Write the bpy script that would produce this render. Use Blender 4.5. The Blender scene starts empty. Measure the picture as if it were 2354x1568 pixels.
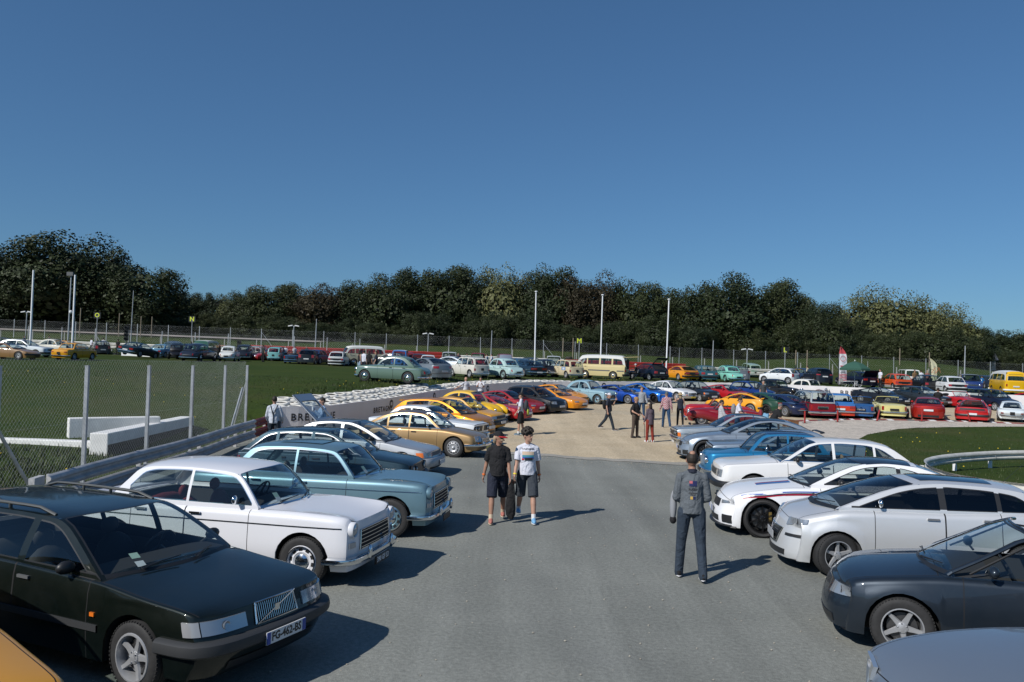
import bpy, math, random
from mathutils import Vector, Matrix
R = math.radians
scene = bpy.context.scene
col = scene.collection

# ------------------------------------------------------------------ camera
PITCH, ROLL, CAMZ, F, CX, CY = R(1.752), R(1.5), 2.95, 1831.0, 1177.0, 784.0
cam_d = bpy.data.cameras.new('camera')
cam_d.lens = 28.0; cam_d.sensor_width = 36.0; cam_d.clip_start = 0.1; cam_d.clip_end = 6000
cam = bpy.data.objects.new('camera', cam_d); col.objects.link(cam)
CR = Matrix.Rotation(R(90) + PITCH, 3, 'X') @ Matrix.Rotation(ROLL, 3, 'Z')
cam.matrix_world = Matrix.Translation((0, 0, CAMZ)) @ CR.to_4x4()
scene.camera = cam

# ------------------------------------------------------------------ light
SUN_EL, SUN_AZ = 39.0, -133.0     # azimuth measured clockwise from +Y (view direction): behind-left
w = bpy.data.worlds.new('World'); scene.world = w; w.use_nodes = True
nt = w.node_tree; nt.nodes.clear()
sky = nt.nodes.new('ShaderNodeTexSky'); sky.sky_type = 'NISHITA'; sky.sun_disc = False
sky.sun_elevation = R(SUN_EL); sky.sun_rotation = R(SUN_AZ)
sky.altitude = 60; sky.air_density = 1.0; sky.dust_density = 0.35; sky.ozone_density = 5.0
bg = nt.nodes.new('ShaderNodeBackground'); bg.inputs['Strength'].default_value = 0.085
wo = nt.nodes.new('ShaderNodeOutputWorld')
# the camera's cool, compressed rendering of the sky: white balance, then a mild curve
def vmul(src, c):
 n = nt.nodes.new('ShaderNodeVectorMath'); n.operation = 'MULTIPLY'; n.inputs[1].default_value = c; nt.links.new(src, n.inputs[0]); return n.outputs[0]
gm = nt.nodes.new('ShaderNodeGamma'); gm.inputs['Gamma'].default_value = 0.79
nt.links.new(vmul(sky.outputs[0], (0.052, 0.074, 0.086)), gm.inputs['Color'])
nt.links.new(vmul(gm.outputs[0], (0.575 / .085, 0.668 / .085, 0.765 / .085)), bg.inputs[0]); nt.links.new(bg.outputs[0], wo.inputs[0])
sd = bpy.data.lights.new('sun', 'SUN'); sd.energy = 4.5; sd.angle = R(0.5); sd.color = (1.0, 0.96, 0.90)
sun = bpy.data.objects.new('sun', sd); col.objects.link(sun)
sv = Vector((math.sin(R(SUN_AZ)) * math.cos(R(SUN_EL)), math.cos(R(SUN_AZ)) * math.cos(R(SUN_EL)), math.sin(R(SUN_EL))))
sun.rotation_euler = sv.to_track_quat('Z', 'Y').to_euler()
sun.location = sv * 100
scene.view_settings.view_transform = 'Standard'; scene.view_settings.look = 'None'
scene.view_settings.exposure = 0.0; scene.view_settings.gamma = 1.0
scene.render.engine = 'CYCLES'
scene.cycles.max_bounces = 6; scene.cycles.transparent_max_bounces = 14
scene.cycles.glossy_bounces = 3; scene.cycles.diffuse_bounces = 2; scene.cycles.transmission_bounces = 2
scene.cycles.caustics_reflective = False; scene.cycles.caustics_refractive = False
scene.cycles.sample_clamp_indirect = 3

# ------------------------------------------------------------------ terrain height and the pixel -> ground helper
def sstep(a, b, x):
 t = max(0.0, min(1.0, (x - a) / (b - a))); return t * t * (3 - 2 * t)
def H_in(x, y):                       # paved paddock
 return 0.028 * max(0.0, y - 33.0)
def H_out(x, y):                      # grass plateau behind the tyre wall and the banks beyond
 z = 1.8 + 0.018 * (min(y, 90) - 47) - 0.012 * (x + 7)
 if y > 88: z += 1.45 * sstep(88, 101, y) + 0.05 * max(0, min(y, 190) - 98) - 0.014 * max(0, x) * sstep(88, 105, y)
 z += 2.0 * math.exp(-((x - 56) / 17) ** 2 - ((y - 120) / 11) ** 2)
 z += 1.1 * math.exp(-((x + 39.2) / 1.9) ** 2 - ((y - 77) / 1.9) ** 2)
 if y < 46:
  z *= sstep(19, 46, y)
 return z
def ray(u, v):
 return CR @ Vector(((u - CX) / F, -(v - CY) / F, -1.0))
def hit(u, v, hf=H_in, dz=0.0):
 d = ray(u, v); t = 3.0
 while t < 400:
  p = d * t
  if CAMZ + p.z <= hf(p.x, p.y) + dz: break
  t += 0.05
 lo, hi = t - 0.05, t
 for _ in range(14):
  m = (lo + hi) / 2; p = d * m
  if CAMZ + p.z <= hf(p.x, p.y) + dz: hi = m
  else: lo = m
 p = d * hi
 return Vector((p.x, p.y, CAMZ + p.z))
def at(u, v, dist):                   # point on the pixel's ray at depth dist
 d = ray(u, v); d = d * (dist / d.y); return Vector((d.x, d.y, CAMZ + d.z))
# ------------------------------------------------------------------ materials
MATS = {}
def lin(h):
 h = h.lstrip('#'); c = [int(h[i:i+2], 16) / 255 for i in (0, 2, 4)]
 return tuple(((x / 12.92) if x <= 0.04045 else ((x + 0.055) / 1.055) ** 2.4) for x in c)
def mat(name, colr, rough=0.5, metal=0.0, coat=0.0, noise=None, bump=None, alpha=None, spec=None, coat_r=0.03, emit=None):
 if name in MATS: return MATS[name]
 m = bpy.data.materials.new(name); m.use_nodes = True; t = m.node_tree; b = t.nodes['Principled BSDF']
 if isinstance(colr, str): colr = lin(colr)
 b.inputs['Base Color'].default_value = (*colr, 1); b.inputs['Roughness'].default_value = rough
 b.inputs['Metallic'].default_value = metal
 b.inputs['Coat Weight'].default_value = coat; b.inputs['Coat Roughness'].default_value = coat_r
 if spec is not None: b.inputs['Specular IOR Level'].default_value = spec
 if noise:
  sc, amt = noise[0], noise[1]
  tc = t.nodes.new('ShaderNodeTexCoord'); n = t.nodes.new('ShaderNodeTexNoise'); n.inputs['Scale'].default_value = sc
  n.inputs['Detail'].default_value = 6; n.inputs['Roughness'].default_value = 0.65
  r = t.nodes.new('ShaderNodeMapRange'); r.inputs['From Min'].default_value = 0.3; r.inputs['From Max'].default_value = 0.7
  r.inputs['To Min'].default_value = 1 - amt; r.inputs['To Max'].default_value = 1 + amt
  mx = t.nodes.new('ShaderNodeVectorMath'); mx.operation = 'SCALE'; mx.inputs[0].default_value = colr
  t.links.new(tc.outputs['Object'], n.inputs['Vector']); t.links.new(n.outputs['Fac'], r.inputs['Value'])
  t.links.new(r.outputs[0], mx.inputs['Scale']); t.links.new(mx.outputs[0], b.inputs['Base Color'])
  if bump:
   bp = t.nodes.new('ShaderNodeBump'); bp.inputs['Strength'].default_value = bump; bp.inputs['Distance'].default_value = 0.02
   t.links.new(n.outputs['Fac'], bp.inputs['Height']); t.links.new(bp.outputs[0], b.inputs['Normal'])
   if name.startswith('cloth_'):      # folds
    n2 = t.nodes.new('ShaderNodeTexNoise'); n2.inputs['Scale'].default_value = 6.5; n2.inputs['Detail'].default_value = 3; n2.inputs['Distortion'].default_value = 1.2
    b2 = t.nodes.new('ShaderNodeBump'); b2.inputs['Strength'].default_value = .9; b2.inputs['Distance'].default_value = .05
    t.links.new(tc.outputs['Object'], n2.inputs['Vector']); t.links.new(n2.outputs['Fac'], b2.inputs['Height']); t.links.new(bp.outputs[0], b2.inputs['Normal']); t.links.new(b2.outputs[0], b.inputs['Normal'])
 MATS[name] = m; return m
def paint(hexc, metallic=False, dull=False):
 """car paint: clear coat over colour, a thin uneven film of dust"""
 key = 'paint_' + hexc.strip('#') + ('m' if metallic else '') + ('d' if dull else '')
 if key in MATS: return MATS[key]
 c = lin(hexc)
 m = bpy.data.materials.new(key); m.use_nodes = True; t = m.node_tree; b = t.nodes['Principled BSDF']
 b.inputs['Metallic'].default_value = 0.5 if metallic else 0.0; b.inputs['Specular IOR Level'].default_value = 0.3
 b.inputs['Coat Weight'].default_value = 0.25 if dull else 0.75; b.inputs['Coat Roughness'].default_value = 0.04
 tc = t.nodes.new('ShaderNodeTexCoord'); n = t.nodes.new('ShaderNodeTexNoise')
 n.inputs['Scale'].default_value = 2.3; n.inputs['Detail'].default_value = 8; n.inputs['Roughness'].default_value = 0.7
 mx = t.nodes.new('ShaderNodeMix'); mx.data_type = 'RGBA'
 mx.inputs['A'].default_value = (*c, 1); mx.inputs['B'].default_value = (0.30, 0.28, 0.25, 1)
 mr = t.nodes.new('ShaderNodeMapRange'); mr.inputs['From Min'].default_value = 0.35; mr.inputs['From Max'].default_value = 0.8
 mr.inputs['To Min'].default_value = 0.0; mr.inputs['To Max'].default_value = 0.03
 t.links.new(tc.outputs['Object'], n.inputs['Vector']); t.links.new(n.outputs['Fac'], mr.inputs['Value'])
 t.links.new(mr.outputs[0], mx.inputs['Factor']); t.links.new(mx.outputs['Result'], b.inputs['Base Color'])
 r2 = t.nodes.new('ShaderNodeMapRange'); r2.inputs['To Min'].default_value = 0.36 if metallic else 0.28; r2.inputs['To Max'].default_value = 0.52
 t.links.new(n.outputs['Fac'], r2.inputs['Value']); t.links.new(r2.outputs[0], b.inputs['Roughness'])
 MATS[key] = m; return m
def glass_mat(name, tint, refl=1.0):
 if name in MATS: return MATS[name]
 m = bpy.data.materials.new(name); m.use_nodes = True; t = m.node_tree; t.nodes.clear()
 o = t.nodes.new('ShaderNodeOutputMaterial'); mix = t.nodes.new('ShaderNodeMixShader')
 tr = t.nodes.new('ShaderNodeBsdfTransparent'); tr.inputs[0].default_value = (*tint, 1)
 gl = t.nodes.new('ShaderNodeBsdfGlossy'); gl.inputs['Roughness'].default_value = 0.02
 gl.inputs[0].default_value = (0.9 * refl, 0.95 * refl, 1.0 * refl, 1)
 g = t.nodes.new('ShaderNodeNewGeometry'); dt = t.nodes.new('ShaderNodeVectorMath'); dt.operation = 'DOT_PRODUCT'
 t.links.new(g.outputs['Normal'], dt.inputs[0]); t.links.new(g.outputs['Incoming'], dt.inputs[1])
 def mth(op, a, b_):
  n = t.nodes.new('ShaderNodeMath'); n.operation = op
  for i, v in enumerate((a, b_)):
   if isinstance(v, (int, float)): n.inputs[i].default_value = v
   elif v is not None: t.links.new(v, n.inputs[i])
  return n.outputs[0]
 c = mth('ABSOLUTE', dt.outputs['Value'], None)
 mm = mth('ADD', mth('MULTIPLY', mth('POWER', mth('SUBTRACT', 1.0, c), 4.5), .9), .055)
 t.links.new(mm, mix.inputs[0])
 t.links.new(tr.outputs[0], mix.inputs[1]); t.links.new(gl.outputs[0], mix.inputs[2]); t.links.new(mix.outputs[0], o.inputs[0])
 MATS[name] = m; return m
GLASS = glass_mat('window_glass', (0.76, 0.82, 0.81)); GLASSD = glass_mat('tinted_glass', (0.12, 0.13, 0.14))
LENS = mat('lamp_lens', (0.34, 0.37, 0.41), 0.12, 0.5, 1.0); CHROME = mat('chrome', (0.72, 0.74, 0.76), 0.13, 1.0)
RUBBER = mat('tyre_rubber', (0.022, 0.022, 0.023), 0.75, noise=(14, .3)); DARK = mat('dark_gap', (0.006, 0.006, 0.007), 0.8)
BLACK = mat('black_trim', (0.015, 0.016, 0.018), 0.45); GREYP = mat('grey_plastic', (0.10, 0.105, 0.11), 0.6)
REDL = mat('red_lens', (0.30, 0.012, 0.012), 0.15, 0, 1.0); AMBER = mat('amber_lens', (0.75, 0.18, 0.02), 0.15, 0, 1.0)
PLATEW = mat('plate_white', (0.62, 0.63, 0.64), 0.4); PLATEB = mat('plate_black', (0.012, 0.012, 0.013), 0.4)
PLATEY = mat('plate_yellow', (0.62, 0.48, 0.08), 0.4); EUBLUE = mat('plate_blue', (0.02, 0.06, 0.30), 0.4)
ALLOY = mat('alloy', (0.44, 0.45, 0.47), 0.4, 0.5); ALLOYD = mat('alloy_dark', (0.02, 0.02, 0.022), 0.3, 0.6)
STEELW = mat('steel_wheel', (0.42, 0.43, 0.44), 0.45, 0.3); GOLD = mat('gold_paint', (0.40, 0.27, 0.09), 0.35, 0.7)
INT = mat('interior_black', (0.028, 0.028, 0.030), 0.8); INTR = mat('interior_red', (0.16, 0.018, 0.022), 0.8)
INTG = mat('interior_grey', (0.07, 0.068, 0.065), 0.85); INTT = mat('interior_tan', (0.20, 0.14, 0.09), 0.85)
STICK = mat('paper_sticker', (0.45, 0.60, 0.50), 0.6); WHITEP = mat('white_paint', (0.72, 0.73, 0.74), 0.5)

# ------------------------------------------------------------------ mesh helpers
class MB:
 def __init__(s): s.v = []; s.f = []; s.m = []; s.mats = []
 def mi(s, m):
  if m not in s.mats: s.mats.append(m)
  return s.mats.index(m)
 def quadgrid(s, rows, m, flip=False, close=False):
  """rows: list of equally long point lists"""
  b = len(s.v); n = len(rows[0]); k = s.mi(m)
  for r in rows: s.v.extend(r)
  for i in range(len(rows) - 1):
   for j in range(n if close else n - 1):
    a, c = b + i * n + j, b + i * n + (j + 1) % n
    q = (a, c, c + n, a + n)
    s.f.append(q[::-1] if flip else q); s.m.append(k)
 def poly(s, pts, m):
  b = len(s.v); s.v.extend(pts); s.f.append(tuple(range(b, b + len(pts)))); s.m.append(s.mi(m))
 def box(s, c, d, m, rot=None):
  x, y, z = d[0] / 2, d[1] / 2, d[2] / 2
  P = [Vector((a * x, b * y, e * z)) for a in (-1, 1) for b in (-1, 1) for e in (-1, 1)]
  if rot is not None: P = [rot @ p for p in P]
  b = len(s.v); s.v.extend([p + Vector(c) for p in P]); k = s.mi(m)
  for q in ((0,1,3,2),(4,6,7,5),(0,4,5,1),(2,3,7,6),(0,2,6,4),(1,5,7,3)):
   s.f.append(tuple(b + i for i in q)); s.m.append(k)
 def tube(s, p, q, r, m, n=6, r2=None, cap=True):
  p, q = Vector(p), Vector(q); d = (q - p)
  if d.length < 1e-6: return
  d.normalize(); a = d.orthogonal().normalized(); c = d.cross(a); r2 = r if r2 is None else r2
  b = len(s.v); k = s.mi(m)
  for (o, rr) in ((p, r), (q, r2)):
   for i in range(n):
    t = 2 * math.pi * i / n; s.v.append(o + (a * math.cos(t) + c * math.sin(t)) * rr)
  for i in range(n):
   j = (i + 1) % n; s.f.append((b + i, b + j, b + n + j, b + n + i)); s.m.append(k)
  if cap:
   s.f.append(tuple(b + n - 1 - i for i in range(n))); s.m.append(k)
   s.f.append(tuple(b + n + i for i in range(n))); s.m.append(k)
 def path(s, pts, r, m, n=6):
  pts = [Vector(p) for p in pts]; rows = []
  for i, p in enumerate(pts):
   d = (pts[min(i + 1, len(pts) - 1)] - pts[max(i - 1, 0)]).normalized()
   a = Vector((0, 0, 1)).cross(d)
   if a.length < 1e-3: a = Vector((1, 0, 0))
   a.normalize(); c = d.cross(a); rr = r[i] if isinstance(r, (list, tuple)) else r
   rows.append([p + (a * math.cos(2 * math.pi * k / n) + c * math.sin(2 * math.pi * k / n)) * rr for k in range(n)])
  s.quadgrid(rows, m, close=True)
  s.poly(rows[0][::-1], m); s.poly(rows[-1], m)
 def lathe(s, prof, m, axis='Y', c=(0, 0, 0), n=24, cap=False):
  """prof: list of (radius, offset along axis)"""
  rows = []; c = Vector(c)
  for (r, o) in prof:
   row = []
   for i in range(n):
    t = 2 * math.pi * i / n; a, b = r * math.cos(t), r * math.sin(t)
    row.append(c + (Vector((a, o, b)) if axis == 'Y' else Vector((a, b, o)) if axis == 'Z' else Vector((o, a, b))))
   rows.append(row)
  s.quadgrid(rows, m, close=True)
 def ell(s, c, r, m, n=10, k=6, rot=None):
  rows = []; c = Vector(c)
  for i in range(k + 1):
   a = -math.pi / 2 + math.pi * i / k; row = []
   for j in range(n):
    t = 2 * math.pi * j / n
    p = Vector((r[0] * math.cos(a) * math.cos(t), r[1] * math.cos(a) * math.sin(t), r[2] * math.sin(a)))
    if rot is not None: p = rot @ p
    row.append(c + p)
   rows.append(row)
  s.quadgrid(rows, m, close=True)
 def mesh(s, name, smooth=None):
  me = bpy.data.meshes.new(name)
  me.from_pydata([tuple(p) for p in s.v], [], s.f)
  for m in s.mats: me.materials.append(m)
  me.polygons.foreach_set('material_index', s.m)
  if smooth is not None:
   me.polygons.foreach_set('use_smooth', [True] * len(s.f))
   if smooth < 180:
    me.validate(); me.update()
    if len(me.polygons) == len(s.f): me.set_sharp_from_angle(angle=R(smooth))
  return me
 def build(s, name, parent=None, smooth=None, loc=None, rotz=None):
  if not s.f: return None
  o = bpy.data.objects.new(name, s.mesh(name, smooth)); col.objects.link(o)
  if parent is not None: o.parent = parent
  if loc is not None: o.location = loc
  if rotz is not None: o.rotation_euler = (0, 0, rotz)
  return o
def tag(o, label=None, cat=None, group=None, kind=None):
 if label: o['label'] = label
 if cat: o['category'] = cat
 if group: o['group'] = group
 if kind: o['kind'] = kind
 return o
def empty(name, loc=(0, 0, 0), rotz=0.0):
 o = bpy.data.objects.new(name, None); o.empty_display_size = 0.2; col.objects.link(o)
 o.location = loc; o.rotation_euler = (0, 0, rotz); return o
KIDS = {}
def copy_tree(o, parent=None):
 c = o.copy(); col.objects.link(c)
 if parent is not None: c.parent = parent
 for ch in o.children: copy_tree(ch, c)
 return c
def weld(me, d=0.0005):
 import bmesh
 bm = bmesh.new(); bm.from_mesh(me); bmesh.ops.remove_doubles(bm, verts=bm.verts, dist=d)
 bm.to_mesh(me); bm.free()
def curve(pts):
 """smooth monotone interpolation through (x, y) points"""
 xs = [p[0] for p in pts]; ys = [p[1] for p in pts]; n = len(xs)
 if n == 1: return lambda x: ys[0]
 d = [(ys[i+1] - ys[i]) / (xs[i+1] - xs[i]) for i in range(n - 1)]
 m = [d[0]] + [0 if d[i-1] * d[i] <= 0 else 2 * d[i-1] * d[i] / (d[i-1] + d[i]) for i in range(1, n - 1)] + [d[-1]]
 def f(x):
  if x <= xs[0]: return ys[0]
  if x >= xs[-1]: return ys[-1]
  i = 0
  while x > xs[i+1]: i += 1
  h = xs[i+1] - xs[i]; t = (x - xs[i]) / h
  return (ys[i]*(1+2*t)*(1-t)**2 + m[i]*h*t*(1-t)**2 + ys[i+1]*t*t*(3-2*t) + m[i+1]*h*t*t*(t-1))
 return f
TMP = bpy.data.scenes.new('tmp')
def evalmesh(o):                      # evaluate modifiers in a scratch scene, so the big scene is not rebuilt each time
 TMP.collection.objects.link(o); vl = TMP.view_layers[0]; vl.update(); dg = vl.depsgraph
 me = bpy.data.meshes.new_from_object(o.evaluated_get(dg), depsgraph=dg); bpy.data.objects.remove(o); return me
def text_mesh(name, body, size, m, extrude=0.0, bold=0.0, align='CENTER', spacing=1.0):
 c = bpy.data.curves.new(name, 'FONT'); c.body = body; c.size = size; c.extrude = extrude; c.offset = bold
 c.align_x = align; c.align_y = 'CENTER'; c.space_character = spacing; c.resolution_u = 2
 me = evalmesh(bpy.data.objects.new(name, c)); bpy.data.curves.remove(c)
 me.materials.clear(); me.materials.append(m)
 n = bpy.data.objects.new(name, me); col.objects.link(n); return n
# ------------------------------------------------------------------ wheels
WM = {}
def rim_mesh(kind, r, paintm=None):
 key = (kind, round(r, 3), paintm.name if paintm else '')
 if key in WM: return WM[key]
 b = MB(); rr = r * {'steel': .60, 'cap': .62, 'cover': .66, 'alloy5': .66, 'alloys': .64, 'mesh10': .76, 'bbs': .72, 'wire': .62, 'min8': .62, 'white5': .72}[kind]
 body = {'steel': STEELW, 'cap': paintm or STEELW, 'cover': ALLOY, 'alloy5': ALLOY, 'alloys': ALLOY, 'mesh10': ALLOYD, 'bbs': ALLOY, 'wire': ALLOY, 'min8': STEELW, 'white5': WHITEP}[kind]
 # barrel and lip
 b.lathe([(rr + .012, .075), (rr + .004, .092), (rr - .012, .094), (rr - .02, .06), (rr - .03, -.06)], body, n=28)
 if kind in ('steel', 'cap', 'cover', 'min8'):
  d = .050 if kind != 'cover' else .085
  b.lathe([(rr - .02, d - .01), (rr * .86, d + .006), (rr * .62, d + .02), (rr * .5, d + .002), (rr * .36, d), (.001, d + .004)], body, n=28)
  nh = {'steel': 12, 'cap': 10, 'cover': 12, 'min8': 8}[kind]
  for i in range(nh):
   a = 2 * math.pi * (i + .5) / nh; q = rr * .76
   b.box((q * math.cos(a), d + .012, q * math.sin(a)), (.030 if nh > 9 else .05, .012, .05), DARK, Matrix.Rotation(-a, 3, 'Y'))
  cm = CHROME if kind == 'cap' else (INTG if kind == 'steel' else body)
  cr = rr * (.5 if kind == 'cap' else .26)
  b.lathe([(cr, d + .004), (cr * .96, d + .022), (cr * .6, d + .04), (cr * .2, d + .05), (.001, d + .052)], cm, n=20)
  if kind == 'cap': b.lathe([(rr + .004, .095), (rr - .014, .1)], CHROME, n=28)
 else:
  b.lathe([(rr - .03, -.03), (.05, -.03)], DARK, n=20)
  b.lathe([(rr * .72, .0), (rr * .72, .012), (.05, .014)], mat('brake_disc', (.13, .13, .135), .4, .8), n=24)
  ns, wd = {'alloy5': (5, .070), 'alloys': (5, .085), 'mesh10': (10, .020), 'bbs': (15, .014), 'wire': (20, .007), 'white5': (5, .075)}[kind]
  for i in range(ns):
   for sgn in ((0,) if kind in ('alloy5', 'alloys', 'white5') else (-1, 1)):
    a = 2 * math.pi * i / ns; a2 = a + sgn * (.30 if kind == 'mesh10' else .25)
    w0, w1 = wd * (1.0), wd * (.62 if kind != 'alloys' else 1.15)
    p0 = Vector((math.cos(a) * .045, .062, math.sin(a) * .045)); p1 = Vector((math.cos(a2) * (rr - .012), .070, math.sin(a2) * (rr - .012)))
    d = (p1 - p0).normalized(); side = Vector((-d.z, 0, d.x)); up = Vector((0, 1, 0))
    rows = []
    for (p, ww) in ((p0, w1 if kind == 'alloys' else w0), ((p0 + p1) / 2 + up * -.008, (w0 + w1) * .45), (p1, w0 if kind == 'alloys' else w1)):
     rows.append([p - side * ww / 2 - up * .02, p - side * ww * .36, p + side * ww * .36, p + side * ww / 2 - up * .02])
    b.quadgrid(rows, body)
  b.lathe([(.062, .045), (.055, .07), (.03, .078), (.001, .08)], body if kind != 'wire' else CHROME, n=14)
  for i in range(5):
   a = 2 * math.pi * (i + .5) / 5; b.ell((.045 * math.cos(a), .076, .045 * math.sin(a)), (.008, .006, .008), CHROME, 6, 4)
 me = b.mesh('rim', 40); WM[key] = me; return me
def tyre_mesh(r, wd, kind):
 key = ('tyre', round(r, 3), wd, kind in ('mesh10', 'bbs', 'white5'))
 if key in WM: return WM[key]
 b = MB(); h = wd / 2; ri = r * (.76 if kind == 'mesh10' else .72 if kind in ('bbs', 'white5') else .63)
 prof = [(ri, h * .62), (ri + .01, h * .93), ((ri + r) / 2, h * 1.03), (r - .028, h * .95), (r - .008, h * .80), (r, h * .66)]
 prof += [(r, h * .24), (r - .007, h * .22), (r - .007, h * .18), (r, h * .16), (r, -h * .16), (r - .007, -h * .18), (r - .007, -h * .22), (r, -h * .24)]
 prof += [(p[0], -p[1]) for p in prof[5::-1]]
 b.lathe(prof, RUBBER, n=40)
 for i in range(56):          # tread blocks on the shoulders
  a = 2 * math.pi * i / 56
  for sg in (-1, 1):
   b.box(((r - .006) * math.cos(a), sg * h * .76, (r - .006) * math.sin(a)), (.010, h * .30, .020), RUBBER, Matrix.Rotation(-a, 3, 'Y'))
 me = b.mesh('wheel', 45); WM[key] = me; return me
def add_wheel(par, kind, x, y, r, wd=.185, steer=0.0, pm=None, caliper=False):
 o = bpy.data.objects.new('wheel', tyre_mesh(r, wd, kind)); col.objects.link(o); o.parent = par
 o.location = (x, y, r - .004); rz = steer + (math.pi if y < 0 else 0); o.rotation_euler = (0, 0, rz)
 q = bpy.data.objects.new('rim', rim_mesh(kind, r, pm)); col.objects.link(q); q.parent = o
 q.rotation_euler = (0, random.uniform(0, 6), 0)
 if caliper:
  b = MB(); b.box((-.13, .025, .03), (.05, .06, .17), GOLD); b.build('brake_caliper', o)
# ------------------------------------------------------------------ the car
def build_car(M, name, paintm, lod=1, roofm=None, lowm=None, zlow=0, tub=None, frame=None, glass=None, glass2=None, steer=0.0, wheels=None, seatm=None):
 g = M.get
 root = empty(name)
 L, fa, ra = M['L'], M['fa'], M['ra']; mid = (fa + ra) / 2; wr = M['wr']; Ra = g('Ra', wr + .055)
 z0 = g('z0', .20); top = curve(M['top']); sho = curve(M['sho']) if 'sho' in M else (lambda s: top(s) - .03)
 wid = curve(M['wid']); rz, ry = g('rc', (.06, .07)); zm = g('zm', .55); kt, kb = g('kt', .05), g('kb', .05)
 nose, tail = curve(g('nose', [(0, .0)])), curve(g('tail', [(0, .0)]))
 aF, bF = g('bowF', (.10, .10)); aR, bR = g('bowR', (.06, .08)); tp = g('tp', 2.2)
 LF, LR = max(.25, fa - Ra - .03), max(.25, L - ra - Ra - .03)
 flare = g('flare', 0.0); creases = g('crease', [])
 roofm = roofm or paintm; frame = frame or paintm; glass = glass or GLASS; glass2 = glass2 or glass
 tub = tub or INT; seatm = seatm or tub
 def yS(s, z):
  w = wid(s); zs = sho(s)
  y = w - kb * max(0, (zm - z) / max(.05, zm - z0)) ** 2 - kt * max(0, (z - zm) / max(.05, zs - zm)) ** 1.6
  if flare:
   for a in (fa, ra):
    d = math.hypot(s - a, z - wr); y += flare * (1 - sstep(Ra + .02, Ra + .16, d)) * (1 if z > wr * .6 else .6)
  for (cz, h) in creases: y += h * math.exp(-((z - cz) / .025) ** 2) * sstep(0, .4, s) * sstep(L, L - .4, s)
  return y
 def eff(s, y, z):
  yn = min(1.0, abs(y) / max(.1, wid(s)))
  e = s
  if s < LF: e += (1 - s / LF) ** 2 * (nose(z) + aF * yn * yn + bF * yn ** 8)
  if s > L - LR: e -= (1 - (L - s) / LR) ** 2 * (tail(z) + aR * yn * yn + bR * yn ** 8)
  return e
 P = lambda s, y, z: Vector((mid - eff(s, y, z), y, z))
 # stations
 dn = {0: .085, 1: .13, 2: .22}[lod]; na = {0: 12, 1: 9, 2: 6}[lod]
 st = set(); n = int(L / dn)
 arch = []
 for a in (fa, ra):
  arch.append((a - Ra, a + Ra))
  for i in range(na + 1): st.add(round(a - Ra * math.cos(math.pi * i / na), 4))
  st.add(round(a - Ra - .006, 4)); st.add(round(a + Ra + .006, 4))
 marks = []
 for (d0, d1) in g('doors', []): marks += [d0, d1]
 if lod < 2:
  for d in marks: st.add(round(d - .005, 4)); st.add(round(d + .005, 4))
  for k in ('hood', 'trunk'):
   if k in M:
    for d in M[k]:
     if .05 < d < L - .05: st.add(round(d - .005, 4)); st.add(round(d + .005, 4))
 sd0, sd1 = M['side'][0][0], M['side'][-1][0]
 st.add(0.0); st.add(round(L, 4)); st.add(.015); st.add(round(L - .015, 4)); st.add(.05); st.add(round(L - .05, 4))
 for i in range(n + 1):
  s = L * i / n
  if all(abs(s - q) > dn * .4 for q in st): st.add(round(s, 4))
 st = sorted(st)
 nS = {0: 8, 1: 6, 2: 4}[lod]; nT = {0: 6, 1: 5, 2: 4}[lod]; nC = {0: 4, 1: 3, 2: 2}[lod]
 def zbf(s):
  z = z0 + g('rise', 0) * (sstep(fa - Ra, 0, s) + sstep(ra + Ra, L, s))
  for a in (fa, ra):
   if abs(s - a) <= Ra + 1e-6: z = max(z, wr + math.sqrt(max(0, Ra * Ra - (s - a) ** 2)))
  return z
 skirt = g('skirt', False)
 def ring(s):
  zb, zs, zt, w = zbf(s), sho(s), top(s), wid(s)
  if skirt and abs(s - ra) < Ra: zb = z0 + .03
  rzz = min(rz, (zs - zb) * .8); za = zs - rzz
  r = [(0, z0 + .02), (w - .27, z0 + .02), (w - .27, zb + .002), (yS(s, zb) - .02, zb)]
  for k in range(nS + 1):
   z = zb + (za - zb) * k / nS; r.append((yS(s, z), z))
  ye = yS(s, za)
  for k in range(1, nC + 1):
   t = math.pi / 2 * k / nC; r.append((ye - ry * (1 - math.cos(t)), za + rzz * math.sin(t)))
  yw = ye - ry
  for k in range(0 if lod == 0 else 1, nT + 1):
   y = yw * (1 - k / nT) if k else yw - .010; r.append((y, zs + (zt - zs) * (1 - (y / yw) ** tp)))
  return r
 rings = [ring(s) for s in st]
 nr = len(rings[0]); jS, jC, jT = 4, 4 + nS, 4 + nS + nC       # first index of side, corner, top vertex runs
 parts = {}
 def part(k):
  if k not in parts: parts[k] = (MB(), {})
  return parts[k]
 openc = g('open', None)
 hood, trunk = g('hood', (9, 9)), g('trunk', (99, 99))
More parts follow.
